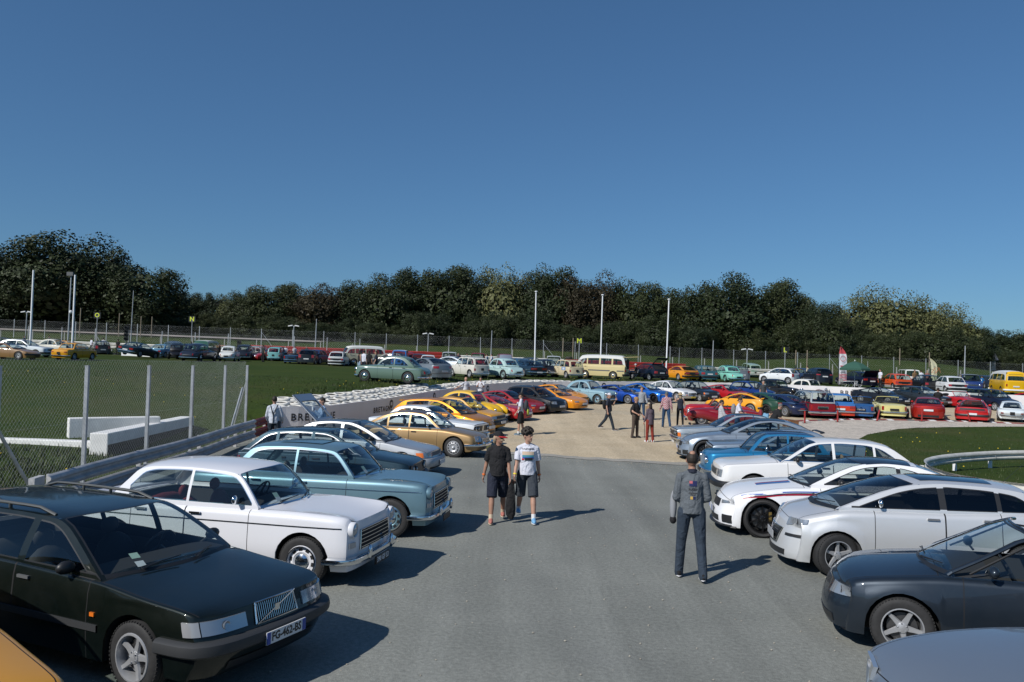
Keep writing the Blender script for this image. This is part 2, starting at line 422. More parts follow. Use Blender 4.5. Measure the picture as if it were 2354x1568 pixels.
 for i in range(len(st) - 1):
  sm = (st[i] + st[i+1]) / 2; gap = False
  for d in marks:
   if abs(sm - d) < .0049: gap = True
  for j in range(nr - 1):
   zc = (rings[i][j][1] + rings[i][j+1][1] + rings[i+1][j][1] + rings[i+1][j+1][1]) / 4
   yc = (rings[i][j][0] + rings[i][j+1][0]) / 2
   m = paintm; key = 'body'
   if j < 3: m = DARK
   elif j >= jT - 0:
    if sd0 + .04 < sm < sd1 - .02 and not g('solidtop'):
     if sm < sd0 + g('dash', .42) or (sm > sd1 - g('shelf', .12) and not openc) or sm > sd1: m = tub if sm > sd0 + 1 else INT
     else:
      continue
    if lod == 0 and j == jT and m is paintm and (hood[0] < sm < hood[1] or trunk[0] < sm < trunk[1]): m = DARK
    if hood[0] - .001 < sm < hood[1] + .001 and m is paintm:
     key = 'hood';
     if lod < 2 and (abs(sm - hood[1]) < .006 or abs(sm - hood[0]) < .006): m = DARK; key = 'body'
    elif trunk[0] < sm < trunk[1] and m is paintm:
     key = 'trunk_lid'
     if lod < 2 and (abs(sm - trunk[0]) < .006 or abs(sm - trunk[1]) < .006): m = DARK; key = 'body'
   else:
    if lowm and zc < zlow: m = lowm
    if gap and lod < 2: m = DARK
    elif lod < 2:
     for (d0, d1) in g('doors', []):
      if d0 < sm < d1: key = 'door'
    if key == 'door' and zc < z0 + .035: m = g('sillm', m); key = 'body'
   for sg in (1, -1):
    kk = key
    if key == 'door':
     di = [q for q, (d0, d1) in enumerate(g('doors')) if d0 < sm < d1][0]; kk = ('door', di, sg)
    mb, vm = part(kk); q = []
    for (a, bb) in ((i, j), (i + 1, j), (i + 1, j + 1), (i, j + 1)):
     vk = (a, bb, sg)
     if bb == nr - 1 : vk = (a, bb, 1)
     if vk not in vm:
      y, z = rings[a][bb]; vm[vk] = len(mb.v); mb.v.append(P(st[a], y * sg, z))
     q.append(vm[vk])
    mb.f.append(tuple(q) if sg < 0 else tuple(q[::-1])); mb.m.append(mb.mi(m))
 # end caps
 ny = {0: 14, 1: 10, 2: 6}[lod]
 for e in (0, len(st) - 1):
  rows = []
  for j in range(3, nr):
   y, z = rings[e][j]; rows.append([P(st[e], -y + 2 * y * k / ny, z) for k in range(ny + 1)])
  mb = part('body')[0]; lo = [i for i, r in enumerate(rows)]
  if lowm:
   cut = max([i for i, r in enumerate(rows) if r[0].z < zlow] + [0])
   if cut: mb.quadgrid(rows[:cut + 1], lowm, flip=(e == 0))
   mb.quadgrid(rows[cut:], paintm, flip=(e == 0))
  else: mb.quadgrid(rows, paintm, flip=(e == 0))
 # ------------------------------------------------ greenhouse
 S = M['side']; i1, i2 = M['i1'], M['i2']; out = curve(S); gi = g('gi', .06); gw = M['gw']
 zA, zC = S[0][1], S[-1][1]; zR = max(p[1] for p in S)
 belt = lambda s: zA + (zC - zA) * (s - sd0) / (sd1 - sd0)
 smid = (S[i1][0] + S[i2][0]) / 2; shl = max(.3, (sd1 - sd0) / 2)
 def yg(s, z):
  B = wid(s) - gi - g('gn', .02) * ((s - smid) / shl) ** 2; T = gw * (1 - g('gt', .05) * ((s - smid) / shl) ** 2)
  h = max(0, min(1.05, (z - belt(s)) / (zR - belt(smid)))); return B + (T - B) * h ** g('gp', 1.25)
 crown = g('crown', .05); pc = g('pc', 2.6)
 bw0, bw1, br0, br1 = g('bow', (.14, .06, .10, .04)); apw, cpw = g('apw', .045), g('cpw', .07)
 vt0, vt1 = g('wv', (.05, .94)); rv0, rv1 = g('rv', (.08, .90))
 def edge(i0, i3, v):
  if g('arc'):   # sample by arc length for steep ends
   pts = S[i0:i3 + 1]
  pts = S[i0:i3 + 1]; ln = [0]
  for a, bq in zip(pts, pts[1:]): ln.append(ln[-1] + math.hypot(a[0] - bq[0], a[1] - bq[1]))
  d = v * ln[-1]; k = 0
  while k < len(pts) - 2 and d > ln[k + 1]: k += 1
  t = (d - ln[k]) / max(1e-6, ln[k+1] - ln[k]); s = pts[k][0] + (pts[k+1][0] - pts[k][0]) * t
  return s, out(s)
 rows = []     # (s_e, z_e, bow, crown, pillar width, kind)
 V = [0, vt0, .3, .55, .78, vt1, min(1, vt1 + .022), 1] if lod < 2 else [0, vt0, .5, vt1, 1]
 for v in V:
  s, z = edge(0, i1, v); rows.append((s, z, -(bw0 + (bw1 - bw0) * v), crown * v, apw, 'F', v))
 if not openc:
  nR = {0: 12, 1: 9, 2: 5}[lod]
  for k in range(1, nR):
   t = k / nR; s = S[i1][0] + (S[i2][0] - S[i1][0]) * t
   rows.append((s, out(s), -bw1 * (1 - t) ** 2 + br1 * t * t, crown, apw + (cpw - apw) * t, 'T', t))
  V = [0, 1 - rv1, .3, .55, .78, 1 - rv0, 1] if lod < 2 else [0, 1 - rv1, .5, 1 - rv0, 1]
  for v in V:
   s, z = edge(i2, len(S) - 1, v); rows.append((s, z, br1 + (br0 - br1) * v, crown * (1 - v), cpw, 'R', v))
 nY = {0: 9, 1: 7, 2: 3}[lod]; pts = []; half = []
 for (s, z, bo, cr, pw, kd, v) in rows:
  ye = yg(s, z); ys = [ye, ye - pw + .016, ye - pw] + [(ye - pw) * (1 - 2 * k / (nY + 1)) for k in range(1, nY + 1)] + [-(ye - pw), -(ye - pw + .016), -ye]
  pts.append([Vector((mid - (s + bo * (1 - (y / ye) ** 2)), y, z + cr * (1 - abs(y / ye) ** pc) - (.012 if (v == 0 and kd == 'F') or (v == 1 and kd == 'R') else 0))) for y in ys])
 nc = len(pts[0])
 for i in range(len(rows) - 1):
  kd, v0, v1 = rows[i][5], rows[i][6], rows[i+1][6]
  if rows[i+1][5] != rows[i][5]: kd = 'T'
  for j in range(nc - 1):
   inner = 2 <= j <= nc - 4; rim = j in (1, nc - 3)
   key, m = 'roof', roofm
   if kd == 'F':
    gz = v0 >= vt0 - 1e-6 and v1 <= vt1 + 1e-6
    if gz and inner: key, m = 'windscreen', glass
    elif (gz and rim) or (v0 >= vt1 - 1e-6 and v1 < 1 and inner) or (v0 == 0 and inner): m = g('trim', BLACK); key = 'body'
    else: key = 'body' if j in (0, nc - 2) else 'roof'; m = paintm if j in (0, nc - 2) else roofm
   elif kd == 'R':
    gz = v0 >= 1 - rv1 - 1e-6 and v1 <= 1 - rv0 + 1e-6
    if gz and inner: key, m = 'rear_window', g('rearpanel') or glass2
    elif gz and rim: m = g('trim', BLACK); key = 'body'
    else: key = 'body'; m = roofm if g('fastroof') else paintm
   if openc and key == 'roof': key = 'body'; m = frame
   if openc and kd == 'F' and m is paintm: m = frame
   mb, vm = part(key); q = []
   for (a, c) in ((i, j), (i + 1, j), (i + 1, j + 1), (i, j + 1)):
    vk = ('g', a, c)
    if vk not in vm: vm[vk] = len(mb.v); mb.v.append(pts[a][c])
    q.append(vm[vk])
   mb.f.append(tuple(q)); mb.m.append(mb.mi(m))
 if openc:     # back of the windscreen frame so it has thickness
  mb = part('body')[0]; b0 = len(mb.v)
  for i in (0, nc - 1):
   for k in range(len(rows) - 1):
    mb.tube(pts[k][i], pts[k+1][i], .018, frame, 6)
  for j in range(nc - 1): mb.tube(pts[-1][j], pts[-1][j+1], .018, frame, 6)
 else:
  ia, ic, it, ib = g('ia', .05), g('ic', .10), g('it', .05), g('ib', .035)
  w0, w1 = g('wr_', (sd0, sd1)); pil = g('pill', [])
  up0 = lambda s: min(out(max(sd0, s - ia)), out(min(sd1, s + ic)), out(s)) - it
  lo0 = lambda s: belt(s) + ib
  if 'up' in M: ucv = curve(M['up']); up = lambda s: min(up0(s), ucv(s))
  else: up = up0
  cs = set([sd0, sd1, w0, w1]); nn = {0: 46, 1: 34, 2: 20}[lod]
  for k in range(nn + 1): cs.add(round(sd0 + (sd1 - sd0) * k / nn, 4))
  for p in S: cs.add(p[0]);
  for (ps, pw) in pil: cs.add(round(ps - pw / 2, 4)); cs.add(round(ps + pw / 2, 4))
  # exact window tips
  for a in range(200):
   sa = sd0 + (sd1 - sd0) * a / 200; sb = sd0 + (sd1 - sd0) * (a + 1) / 200
   fa_, fb_ = up(sa) - lo0(sa), up(sb) - lo0(sb)
   if fa_ * fb_ < 0: cs.add(round(sa + (sb - sa) * fa_ / (fa_ - fb_), 4))
  cs = sorted(cs)
  def inwin(s):
   if s < w0 or s > w1: return None
   for (ps, pw) in pil:
    if abs(s - ps) < pw / 2 - 1e-4: return None
   k = 0
   for (ps, pw) in pil:
    if s > ps: k += 1
   return k
  blk = g('bpill', None)
  for a, b2 in zip(cs, cs[1:]):
   sm = (a + b2) / 2; k = inwin(sm)
   def colp(s):
    lo, hi, o = lo0(s), up(s), out(s); zb_ = belt(s) - .05
    lo = max(zb_ + .02, min(lo, o)); hi = max(lo, min(hi, o)); tr = min(.014, (o - hi) * .4)
    return [zb_, lo - min(.014, ib * .4), lo] + [lo + (hi - lo) * q / 3 for q in (1, 2)] + [hi, hi + tr, max(hi + tr, o)]
   ca, cb = colp(a), colp(b2)
   for j in range(7):
    if k is not None and 2 <= j <= 4 and (up(sm) - lo0(sm)) > .004: key, m = ('side_window', k), (M.get('sideg', {}).get(k) or glass2)
    elif k is not None and j in (1, 5) : key, m = 'body', g('strim', g('trim', BLACK))
    else:
     key, m = 'body', (roofm if (j == 6 and g('rooftwo')) else frame if (k is None and sm > w0 and sm < w1 and not blk) else blk if (k is None and w0 < sm < w1 and 2 <= j <= 4) else paintm)
    for sg in (1, -1):
     kk = key + (sg,) if isinstance(key, tuple) else key
     q = [Vector((mid - a, sg * yg(a, ca[j]), ca[j])), Vector((mid - b2, sg * yg(b2, cb[j]), cb[j])),
                         Vector((mid - b2, sg * yg(b2, cb[j+1]), cb[j+1])), Vector((mid - a, sg * yg(a, ca[j+1]), ca[j+1]))]
     if (q[3] - q[0]).length + (q[2] - q[1]).length < .003: continue
     part(kk)[0].poly(q if sg < 0 else q[::-1], m)
 order = sorted(parts, key=lambda k: str(k))
 made = {}
 for k in order:
  mb = parts[k][0]; nm = k if isinstance(k, str) else k[0]
  if not mb.f: continue
  me = mb.mesh(nm, None); weld(me, .0008)
  me.polygons.foreach_set('use_smooth', [True] * len(me.polygons)); me.set_sharp_from_angle(angle=R(38))
  o = bpy.data.objects.new(nm, me); col.objects.link(o); o.parent = root; made[k] = o
 # ------------------------------------------------ interior
 b = MB(); fl = z0 + .06; s0, s1 = sd0 + .15, sd1 - (.1 if not openc else .05); W2 = wid(smid) - .10
 x0, x1 = mid - s0, mid - s1; zb_ = min(belt(s0), belt(s1)) - .06
 if openc: s1 = openc; x1 = mid - s1
 for (p, q, r_, t_) in (((x0, -W2, fl), (x1, -W2, fl), (x1, W2, fl), (x0, W2, fl)), ((x0, -W2, fl), (x0, -W2, zb_), (x1, -W2, zb_), (x1, -W2, fl)),
                         ((x0, W2, fl), (x1, W2, fl), (x1, W2, zb_), (x0, W2, zb_)), ((x1, -W2, fl), (x1, -W2, zb_), (x1, W2, zb_), (x1, W2, fl)), ((x0, -W2, fl), (x0, W2, fl), (x0, W2, zb_), (x0, -W2, zb_))):
  b.poly([Vector(p), Vector(q), Vector(r_), Vector(t_)], tub)
 b.build('interior', root)
 if g('seats', True):
  sx = g('seatx', sd0 + .42 + .75); zc = z0 + .22; hb = g('seatz', .56)
  for sy in (1, -1):
   b = MB(); yy = sy * W2 * .50
   b.ell((mid - sx + .22, yy, zc), (.28, W2 * .36, .12), seatm, 10, 6)
   b.ell((mid - sx - .10, yy, zc + hb * .48), (.10, W2 * .34, hb * .52), seatm, 10, 8, Matrix.Rotation(-.22, 3, 'Y'))
   if g('head', True): b.ell((mid - sx - .22, yy, zc + hb * 1.12), (.05, .12, .09), seatm, 8, 6)
   b.build('seat', root, 180)
  if g('rearseat', True) and sd1 - sd0 > 2.0:
   b = MB(); rx = g('rearx', min(sx + .95, sd1 - .45)); hb2 = hb * .9
   b.ell((mid - rx + .20, 0, zc + .02), (.27, W2 * .88, .12), seatm, 12, 6); b.ell((mid - rx - .1, 0, zc + hb2 * .5), (.10, W2 * .88, hb2 * .52), seatm, 12, 8, Matrix.Rotation(-.25, 3, 'Y'))
   b.build('rear_seat', root, 180)
  if lod < 2:
   b = MB(); c = Vector((mid - sd0 - .62, g('drv', 1) * W2 * .5, belt(sd0) + .0)); rt = Matrix.Rotation(R(-62), 3, 'Y'); n = 18
   ring_ = [c + rt @ Vector((.19 * math.cos(2 * math.pi * k / n), .19 * math.sin(2 * math.pi * k / n), 0)) for k in range(n)]
   for k in range(n): b.tube(ring_[k], ring_[(k + 1) % n], .013, BLACK, 5, cap=False)
   b.tube(ring_[0], ring_[n // 2], .016, BLACK, 5); b.tube(c, ring_[n // 4 * 3], .016, BLACK, 5); b.tube(c, c + Vector((.3, 0, -.12)), .025, BLACK, 6)
   b.build('steering_wheel', root)
 # ------------------------------------------------ fittings along the ends
 cache = {}
 def E(end, q, z, off=0.0):
  k = (end, round(z, 3))
  if k not in cache:
   pl = [];
   s_ = 0.0 if end == 'F' else L; wz = yS(s_, z)
   for i in range(21): y = wz * i / 20; p = P(s_, y, z); pl.append((p.x, p.y))
   for i in range(1, 15):
    s = (.10 * i) if end == 'F' else L - .10 * i; p = P(s, yS(s, z), z); pl.append((p.x, p.y))
   ln = [0]
   for a, bq in zip(pl, pl[1:]): ln.append(ln[-1] + math.hypot(a[0] - bq[0], a[1] - bq[1]))
   cache[k] = (pl, ln)
  pl, ln = cache[k]; d = abs(q); i = 0
  while i < len(pl) - 2 and d > ln[i + 1]: i += 1
  t = (d - ln[i]) / max(1e-6, ln[i+1] - ln[i]); x = pl[i][0] + (pl[i+1][0] - pl[i][0]) * t; y = pl[i][1] + (pl[i+1][1] - pl[i][1]) * t
  i0, i3 = max(0, i - 1), min(len(pl) - 1, i + 2); tx, ty = pl[i3][0] - pl[i0][0], pl[i3][1] - pl[i0][1]; l_ = math.hypot(tx, ty) or 1
  fs = 1 if end == 'F' else -1
  nx, nyy = fs * ty / l_, -fs * tx / l_
  if i == 0 and t < .5: nx, nyy = fs, 0
  return Vector((x + nx * off, (y + nyy * off) * (1 if q >= 0 else -1), z))
 def patch(end, pts4, m, nm, off=.012, nx=8, nz=3, par=None, obj=True, mb=None):
  bb = mb or MB(); rws = []
  for j in range(-1, nz + 2):
   t = min(1, max(0, j / nz)); row = []
   for i in range(-1, nx + 2):
    u = min(1, max(0, i / nx)); (q0, a0), (q1, a1), (q2, a2), (q3, a3) = pts4
    q = (q0 * (1 - u) + q1 * u) * (1 - t) + (q3 * (1 - u) + q2 * u) * t; z = (a0 * (1 - u) + a1 * u) * (1 - t) + (a3 * (1 - u) + a2 * u) * t
    o = -.02 if (i in (-1, nx + 1) or j in (-1, nz + 1)) else off
    row.append(E(end, q, z, o))
   rws.append(row)
  flip = (end == 'F') == (pts4[1][0] > pts4[0][0])
  bb.quadgrid(rws, m, flip=not flip)
  if mb: return None
  return bb.build(nm, par or root, 50)
 def bumper(end, z, h, Q, m, d=.09, nm=None, fat=.5, par=None):
  bb = MB(); rws = []; nq = 26
  prof = [(-.02, -h / 2), (d * fat, -h / 2), (d * .92, -h * .32), (d, 0), (d * .92, h * .32), (d * fat, h / 2), (-.02, h / 2)]
  for i in range(nq + 1):
   q = -Q + 2 * Q * i / nq; rws.append([E(end, q, z, 0) * 0 + E(end, q, z, o) + Vector((0, 0, dz)) for (o, dz) in prof])
  bb.quadgrid(rws, m, flip=(end == 'R')); bb.poly(rws[0], m); bb.poly(rws[-1][::-1], m)
  return bb.build(nm or ('front_bumper' if end == 'F' else 'rear_bumper'), par or root, 40)
 def plate(end, z, w_, h_, m, q=0.0, off=.03, text=None, tm=None, eu=False):
  c = E(end, q, z, off); bb = MB(); sx_ = 1 if end == 'F' else -1
  n_ = (E(end, q, z, off + .1) - c).normalized(); an = math.atan2(n_.y, n_.x); rt = Matrix.Rotation(an, 3, 'Z')
  bb.box((0, 0, 0), (.012, w_, h_), m)
  if eu:
   bb.box((.004, -w_ / 2 + .022, 0), (.012, .044, h_ - .006), EUBLUE); bb.box((.004, w_ / 2 - .022, 0), (.012, .044, h_ - .006), EUBLUE)
  o = bb.build('number_plate', root); o.location = c; o.rotation_euler = (0, 0, an)
  if text:
   t_ = text_mesh('plate_text', text, h_ * .92, tm or BLACK, bold=.0035 if lod == 0 else 0); t_.parent = o
   wt = max(v.co.x for v in t_.data.vertices) - min(v.co.x for v in t_.data.vertices); f_ = (w_ * (.76 if eu else .88)) / wt
   t_.scale = (f_, 1, 1); t_.rotation_euler = (R(90), 0, R(90)); t_.location = (.0075, 0, 0)
  return o
 def roundlamp(end, q, z, r, ring_=CHROME, lens=LENS, off=.0, depth=.05, nm='headlight', face=None):
  c = E(end, q, z, off); fs = 1 if end == 'F' else -1; bb = MB()
  if ring_ == 'body': ring_ = paintm
  bb.lathe([(r * 1.0, fs * -depth), (r * 1.16, fs * -depth), (r * 1.14, fs * .004), (r * 1.02, fs * .02), (r * .94, fs * .014), (r * .9, fs * .0)], ring_, 'X', c, 20)
  bb.lathe([(r * .95, fs * .002), (r * .75, fs * .016), (r * .4, fs * .026), (.001, fs * .03)], lens, 'X', c, 20)
  return bb.build(nm, root, 60)
 K = dict(E=E, patch=patch, bumper=bumper, plate=plate, roundlamp=roundlamp, root=root, P=P, yS=yS, mid=mid, L=L, yg=yg, belt=belt, out=out, made=made, lod=lod, sho=sho, top=top, wid=wid, fa=fa, ra=ra, wr=wr, M=M, sd0=sd0, sd1=sd1, z0=z0, paint=paintm, rows=rows, pts=pts)
 for f in M.get('fit', []): f(K)
 # ------------------------------------------------ wheels
 wk = wheels or g('wheels', 'steel'); tw = g('tw', .175)
 for (s, y) in ((fa, 1), (fa, -1), (ra, 1), (ra, -1)):
  add_wheel(root, wk, mid - s, y * (wid(s) - g('wi', .10)), wr, tw, steer if s == fa else 0, paintm if wk == 'cap' else None, caliper=(M.get('caliper') and s == fa and lod == 0))
 # ------------------------------------------------ mirrors, handles, wipers
 if lod < 2 or g('bigmirror'):
  mk = g('mirror', 'door')
  if mk:
   for sg in (1, -1):
    if mk == 'one' and sg < 0: continue
    bb = MB(); s = sd0 + g('mirx', .42); z = belt(s) + (.07 if mk != 'chrome' else .10); y = yg(s, z) + .10; mm = M.get('mirm') or (CHROME if mk in ('chrome', 'one') else BLACK if mk == 'black' else paintm)
    bb.ell((mid - s, sg * y, z), (.055, .095, .062) if mk not in ('chrome', 'one') else (.035, .06, .06), mm, 10, 6); bb.tube((mid - s, sg * (y - .06), z - .03), (mid - s - .04, sg * (yg(s, z) - .03), z - .08), .014, mm, 6)
    bb.build('mirror', root, 60)
  for di, (d0, d1) in enumerate(g('doors', [])):
   for sg in (1, -1):
    s = d1 - .16; z = belt(s) - g('hz', .10); y = yS(s, z); bb = MB(); hm = g('handm', BLACK)
    bb.box((mid - s, sg * (y + .018), z), (.16, .022, .028), hm); bb.box((mid - s + .07, sg * (y + .006), z), (.02, .03, .02), hm); bb.box((mid - s - .07, sg * (y + .006), z), (.02, .03, .02), hm)
    dp = made.get(('door', di, sg)); bb.build('door_handle', dp or root)
  if lod == 0 or True:
   for yy in g('wip', (.10, -.45)):
    bb = MB(); r0, r1 = pts[0], pts[3]
    def wp(v, y):
     k = min(len(V_) - 2, int(v * 4)) if False else 0
     a, bq = pts[1], pts[3]; f = v
     ye0 = a[0].y; ye1 = bq[0].y; ia_ = min(range(nc), key=lambda q_: abs(a[q_].y - y)); ib_ = min(range(nc), key=lambda q_: abs(bq[q_].y - y))
     p = a[ia_].lerp(bq[ib_], f); return p + Vector((.02, 0, .014))
    p0 = wp(.02, yy); p1 = wp(.12, yy + .42 if yy < .3 else yy - .42)
    bb.tube(p0, p1, .007, BLACK, 5); bb.tube(p0 + Vector((.02, 0, -.01)), p0.lerp(p1, .5), .008, BLACK, 5); bb.build('wiper', root)
 # coloured trim lines along the side: (z list, height, material)
 for (zz, h, m, nm, s_a, s_b, o_) in g('lines', []):
  if lod == 2 and h < .02: continue
  for sg in (1, -1):
   bb = MB(); rws = []; nn = 30
   zf = curve(zz) if isinstance(zz, list) else (lambda s: zz)
   for i in range(nn + 1):
    s = s_a + (s_b - s_a) * i / nn; z = zf(s)
    skip = min(abs(s - fa), abs(s - ra)) < Ra and z - h < zbf(s) + .01
    if skip:
     if len(rws) > 1: bb.quadgrid(rws, m, flip=(sg < 0))
     rws = []; continue
    rws.append([P(s, sg * (yS(s, z - h / 2) - .004), z - h / 2), P(s, sg * (yS(s, z - h / 2) + o_), z - h / 2), P(s, sg * (yS(s, z + h / 2) + o_), z + h / 2), P(s, sg * (yS(s, z + h / 2) - .004), z + h / 2)])
   if len(rws) > 1: bb.quadgrid(rws, m, flip=(sg < 0))
   bb.build(nm, root, 40)
 return root, K
def loft(par, nm, secs, m, mid, n=14, both=True, smooth=60, caps=True):
 """secs: (s, y, z, ry, rz): ellipses along the car, for wings and pods"""
 for sg in ((1, -1) if both else (1,)):
  b = MB(); rows = []
  for (s, y, z, ry, rz) in secs:
   rows.append([Vector((mid - s, sg * y + ry * math.cos(2 * math.pi * k / n), z + rz * math.sin(2 * math.pi * k / n))) for k in range(n)])
  b.quadgrid(rows, m, close=True); b.poly(rows[0][::-1], m); b.poly(rows[-1], m); b.build(nm, par, smooth)
# ------------------------------------------------------------------ fittings shared by many cars
def fitF(lamps=(), grille=None, bump=None, plate=None, ind=(), fog=(), lower=None, slats=0, gm=None, gv=False, frame_=None):
 def f(K):
  E, patch, bumper, platef, rl, lod = K['E'], K['patch'], K['bumper'], K['plate'], K['roundlamp'], K['lod']
  if grille:
   hw, a, c = grille[:3]; hw2 = grille[3] if len(grille) > 3 else hw
   o = patch('F', [(-hw, a), (hw, a), (hw2, c), (-hw2, c)], gm or BLACK, 'grille', .006)
   if slats and lod < 2:
    b = MB(); sm = CHROME if not frame_ else frame_
    if gv:
     for i in range(slats):
      q = -hw + 2 * hw * (i + .5) / slats; b.tube(E('F', q, a + .01, .012), E('F', q, c - .01, .012), .0035, sm, 4)
    else:
     for i in range(slats):
      z = a + (c - a) * (i + .5) / slats
      pp = [E('F', -hw + 2 * hw * t / 10, z, .013) for t in range(11)]
      for p, q in zip(pp, pp[1:]): b.tube(p, q, .005, sm, 4)
    for (p, q) in (((-hw, a), (hw, a)), ((-hw2, c), (hw2, c)), ((-hw, a), (-hw2, c)), ((hw, a), (hw2, c))):
     pp = [E('F', p[0] + (q[0] - p[0]) * t / 8, p[1] + (q[1] - p[1]) * t / 8, .012) for t in range(9)]
     for x, y in zip(pp, pp[1:]): b.tube(x, y, .008, sm, 5)
    b.build('grille_bars', o)
  for l in lamps:
   if l[0] == 'round':
    for sg in (1, -1): rl('F', sg * l[1], l[2], l[3], ring_=(l[4] if len(l) > 4 and l[4] else CHROME), off=(l[5] if len(l) > 5 else .01), depth=(l[6] if len(l) > 6 else .06))
   elif l[0] == 'rect':
    q0, q1, a, c = l[1:5]; sl = l[5] if len(l) > 5 else 0; m = l[6] if len(l) > 6 else LENS
    for sg in (1, -1):
     o = patch('F', [(sg * q0, a), (sg * q1, a + sl), (sg * q1, c), (sg * q0, c - (l[7] if len(l) > 7 else 0))], m, 'headlight', .014)
     if m is LENS and lod < 2:
      b = MB(); zc = (a + c) / 2 + sl * .3; qq = (q0 + q1) / 2; e = E('F', sg * qq, zc, .0); b.lathe([((c - a) * .36, .017), ((c - a) * .30, .022), (.001, .004)], ALLOY, 'X', e, 14); b.build('reflector', o)
  for (q0, q1, a, c, m) in ind:
   for sg in (1, -1): patch('F', [(sg * q0, a), (sg * q1, a), (sg * q1, c), (sg * q0, c)], m, 'indicator', .016, 4, 2)
  if lower:
   for (q0, q1, a, c, m) in lower: patch('F', [(q0, a), (q1, a), (q1, c), (q0, c)], m, 'air_intake', .008)
  if bump:
   for bq in (bump if isinstance(bump, list) else [bump]):
    bumper('F', bq[0], bq[1], bq[2], bq[3], bq[4] if len(bq) > 4 else .07)
  if fog:
   for (q, z, r, m) in fog:
    for sg in (1, -1): rl('F', sg * q, z, r, m, nm='fog_lamp', off=.06)
  if plate: platef('F', plate[0], plate[1], plate[2], plate[3], off=plate[4] if len(plate) > 4 else .08, text=plate[5] if len(plate) > 5 else None, tm=plate[6] if len(plate) > 6 else None, eu=(plate[7] if len(plate) > 7 else False))
 return f
def fitR(lamps=(), bump=None, plate=None, panel=None, amb=(), rnd=()):
 def f(K):
  patch, bumper, platef, rl = K['patch'], K['bumper'], K['plate'], K['roundlamp']
  if panel: patch('R', [(-panel[0], panel[1]), (panel[0], panel[1]), (panel[0], panel[2]), (-panel[0], panel[2])], panel[3], 'rear_panel', .006)
  for (q0, q1, a, c) in lamps:
   for sg in (1, -1): patch('R', [(sg * q0, a), (sg * q1, a), (sg * q1, c), (sg * q0, c)], REDL, 'tail_light', .014, 4, 2)
  for (q0, q1, a, c) in amb:
   for sg in (1, -1): patch('R', [(sg * q0, a), (sg * q1, a), (sg * q1, c), (sg * q0, c)], AMBER, 'indicator', .015, 3, 2)
  for (q, z, r) in rnd:
   for sg in (1, -1): rl('R', sg * q, z, r, CHROME, REDL, nm='tail_light')
  if bump:
   for bq in (bump if isinstance(bump, list) else [bump]): bumper('R', bq[0], bq[1], bq[2], bq[3], bq[4] if len(bq) > 4 else .07)
  if plate: platef('R', plate[0], plate[1], plate[2], plate[3], off=plate[4] if len(plate) > 4 else .03, text=plate[5] if len(plate) > 5 else None, tm=WHITEP)
 return f
def override(K, on=True):     # chrome bumper horns
 b = MB()
 for sg in (1, -1):
  for e in ('F',):
   p = K['E'](e, sg * .38, .42, .10); b.ell(p, (.035, .035, .10), CHROME, 8, 6)
 b.build('bumper_horn', K['root'], 60)
def antenna(s, y, h=.7, lean=.5):
 def f(K):
  i = min(range(len(K['rows'])), key=lambda q: abs(K['rows'][q][0] - s)); z = K['top'](s) if s < K['sd0'] or s > K['sd1'] else K['out'](s) + .04
  b = MB(); p = Vector((K['mid'] - s, y, z - .01)); b.tube(p, p + Vector((-h * lean, 0, h * .8)), .004, BLACK, 4, r2=.002); b.ell(p, (.02, .015, .02), BLACK, 6, 4); b.build('antenna', K['root'])
 return f
def roofpatch(s0, s1, hw, m, nm='sunroof', h=.006):
 def f(K):
  rows, pts = K['rows'], K['pts']; b = MB(); rr = []
  for i, r in enumerate(rows):
   if r[5] == 'T' and s0 <= r[0] <= s1: rr.append([Vector((p.x, p.y * hw / .5, p.z + h)) if False else p + Vector((0, 0, h)) for p in pts[i] if abs(p.y) <= hw])
  n = min(len(q) for q in rr) if rr else 0
  if rr and n > 1 and all(len(q) == n for q in rr): b.quadgrid(rr, m); b.build(nm, K['root'], 40)
 return f
def rails(m=BLACK, s0=2.0, s1=4.2):
 def f(K):
  for sg in (1, -1):
   b = MB(); pp = []
   for i in range(9):
    s = s0 + (s1 - s0) * i / 8; z = K['out'](s); y = K['yg'](s, z) - .06; pp.append(Vector((K['mid'] - s, sg * y, z + (.055 if 0 < i < 8 else .01))))
   b.path(pp, .018, m, 6)
   for i in (3, 5): b.tube(pp[i], pp[i] - Vector((0, 0, .06)), .018, m, 6)
   b.build('roof_rail', K['root'], 60)
 return f
def louvres(s0, s1, n, m=BLACK):
 def f(K):
  b = MB()
  for i in range(n):
   s = s0 + (s1 - s0) * i / (n - 1); z = K['out'](s) + .05; b.box((K['mid'] - s, 0, z), (.10, K['yg'](s, K['out'](s)) * 1.5, .012), m, Matrix.Rotation(R(12), 3, 'Y'))
  b.build('louvre', K['root'])
 return f
def spoiler(z, s, hw, m=None, ch=.16, post=True, nm='spoiler'):
 def f(K):
  b = MB(); mm = m or K['paint']; x = K['mid'] - s
  pr = [(.5, 0), (.2, .016), (-.2, .02), (-.5, .026), (-.5, .018), (.2, -.008)]
  rows = [[Vector((x + a * ch, y, z + h - (.03 if abs(y) == hw else 0))) for (a, h) in pr] for y in (-hw, -hw + .05, 0, hw - .05, hw)]
  b.quadgrid(rows, mm, close=True); b.poly(rows[0], mm); b.poly(rows[-1][::-1], mm)
  if post:
   for sg in (1, -1): b.box((x, sg * hw * .8, z - .05), (.06, .02, .11), mm)
  b.build(nm, K['root'], 40)
 return f
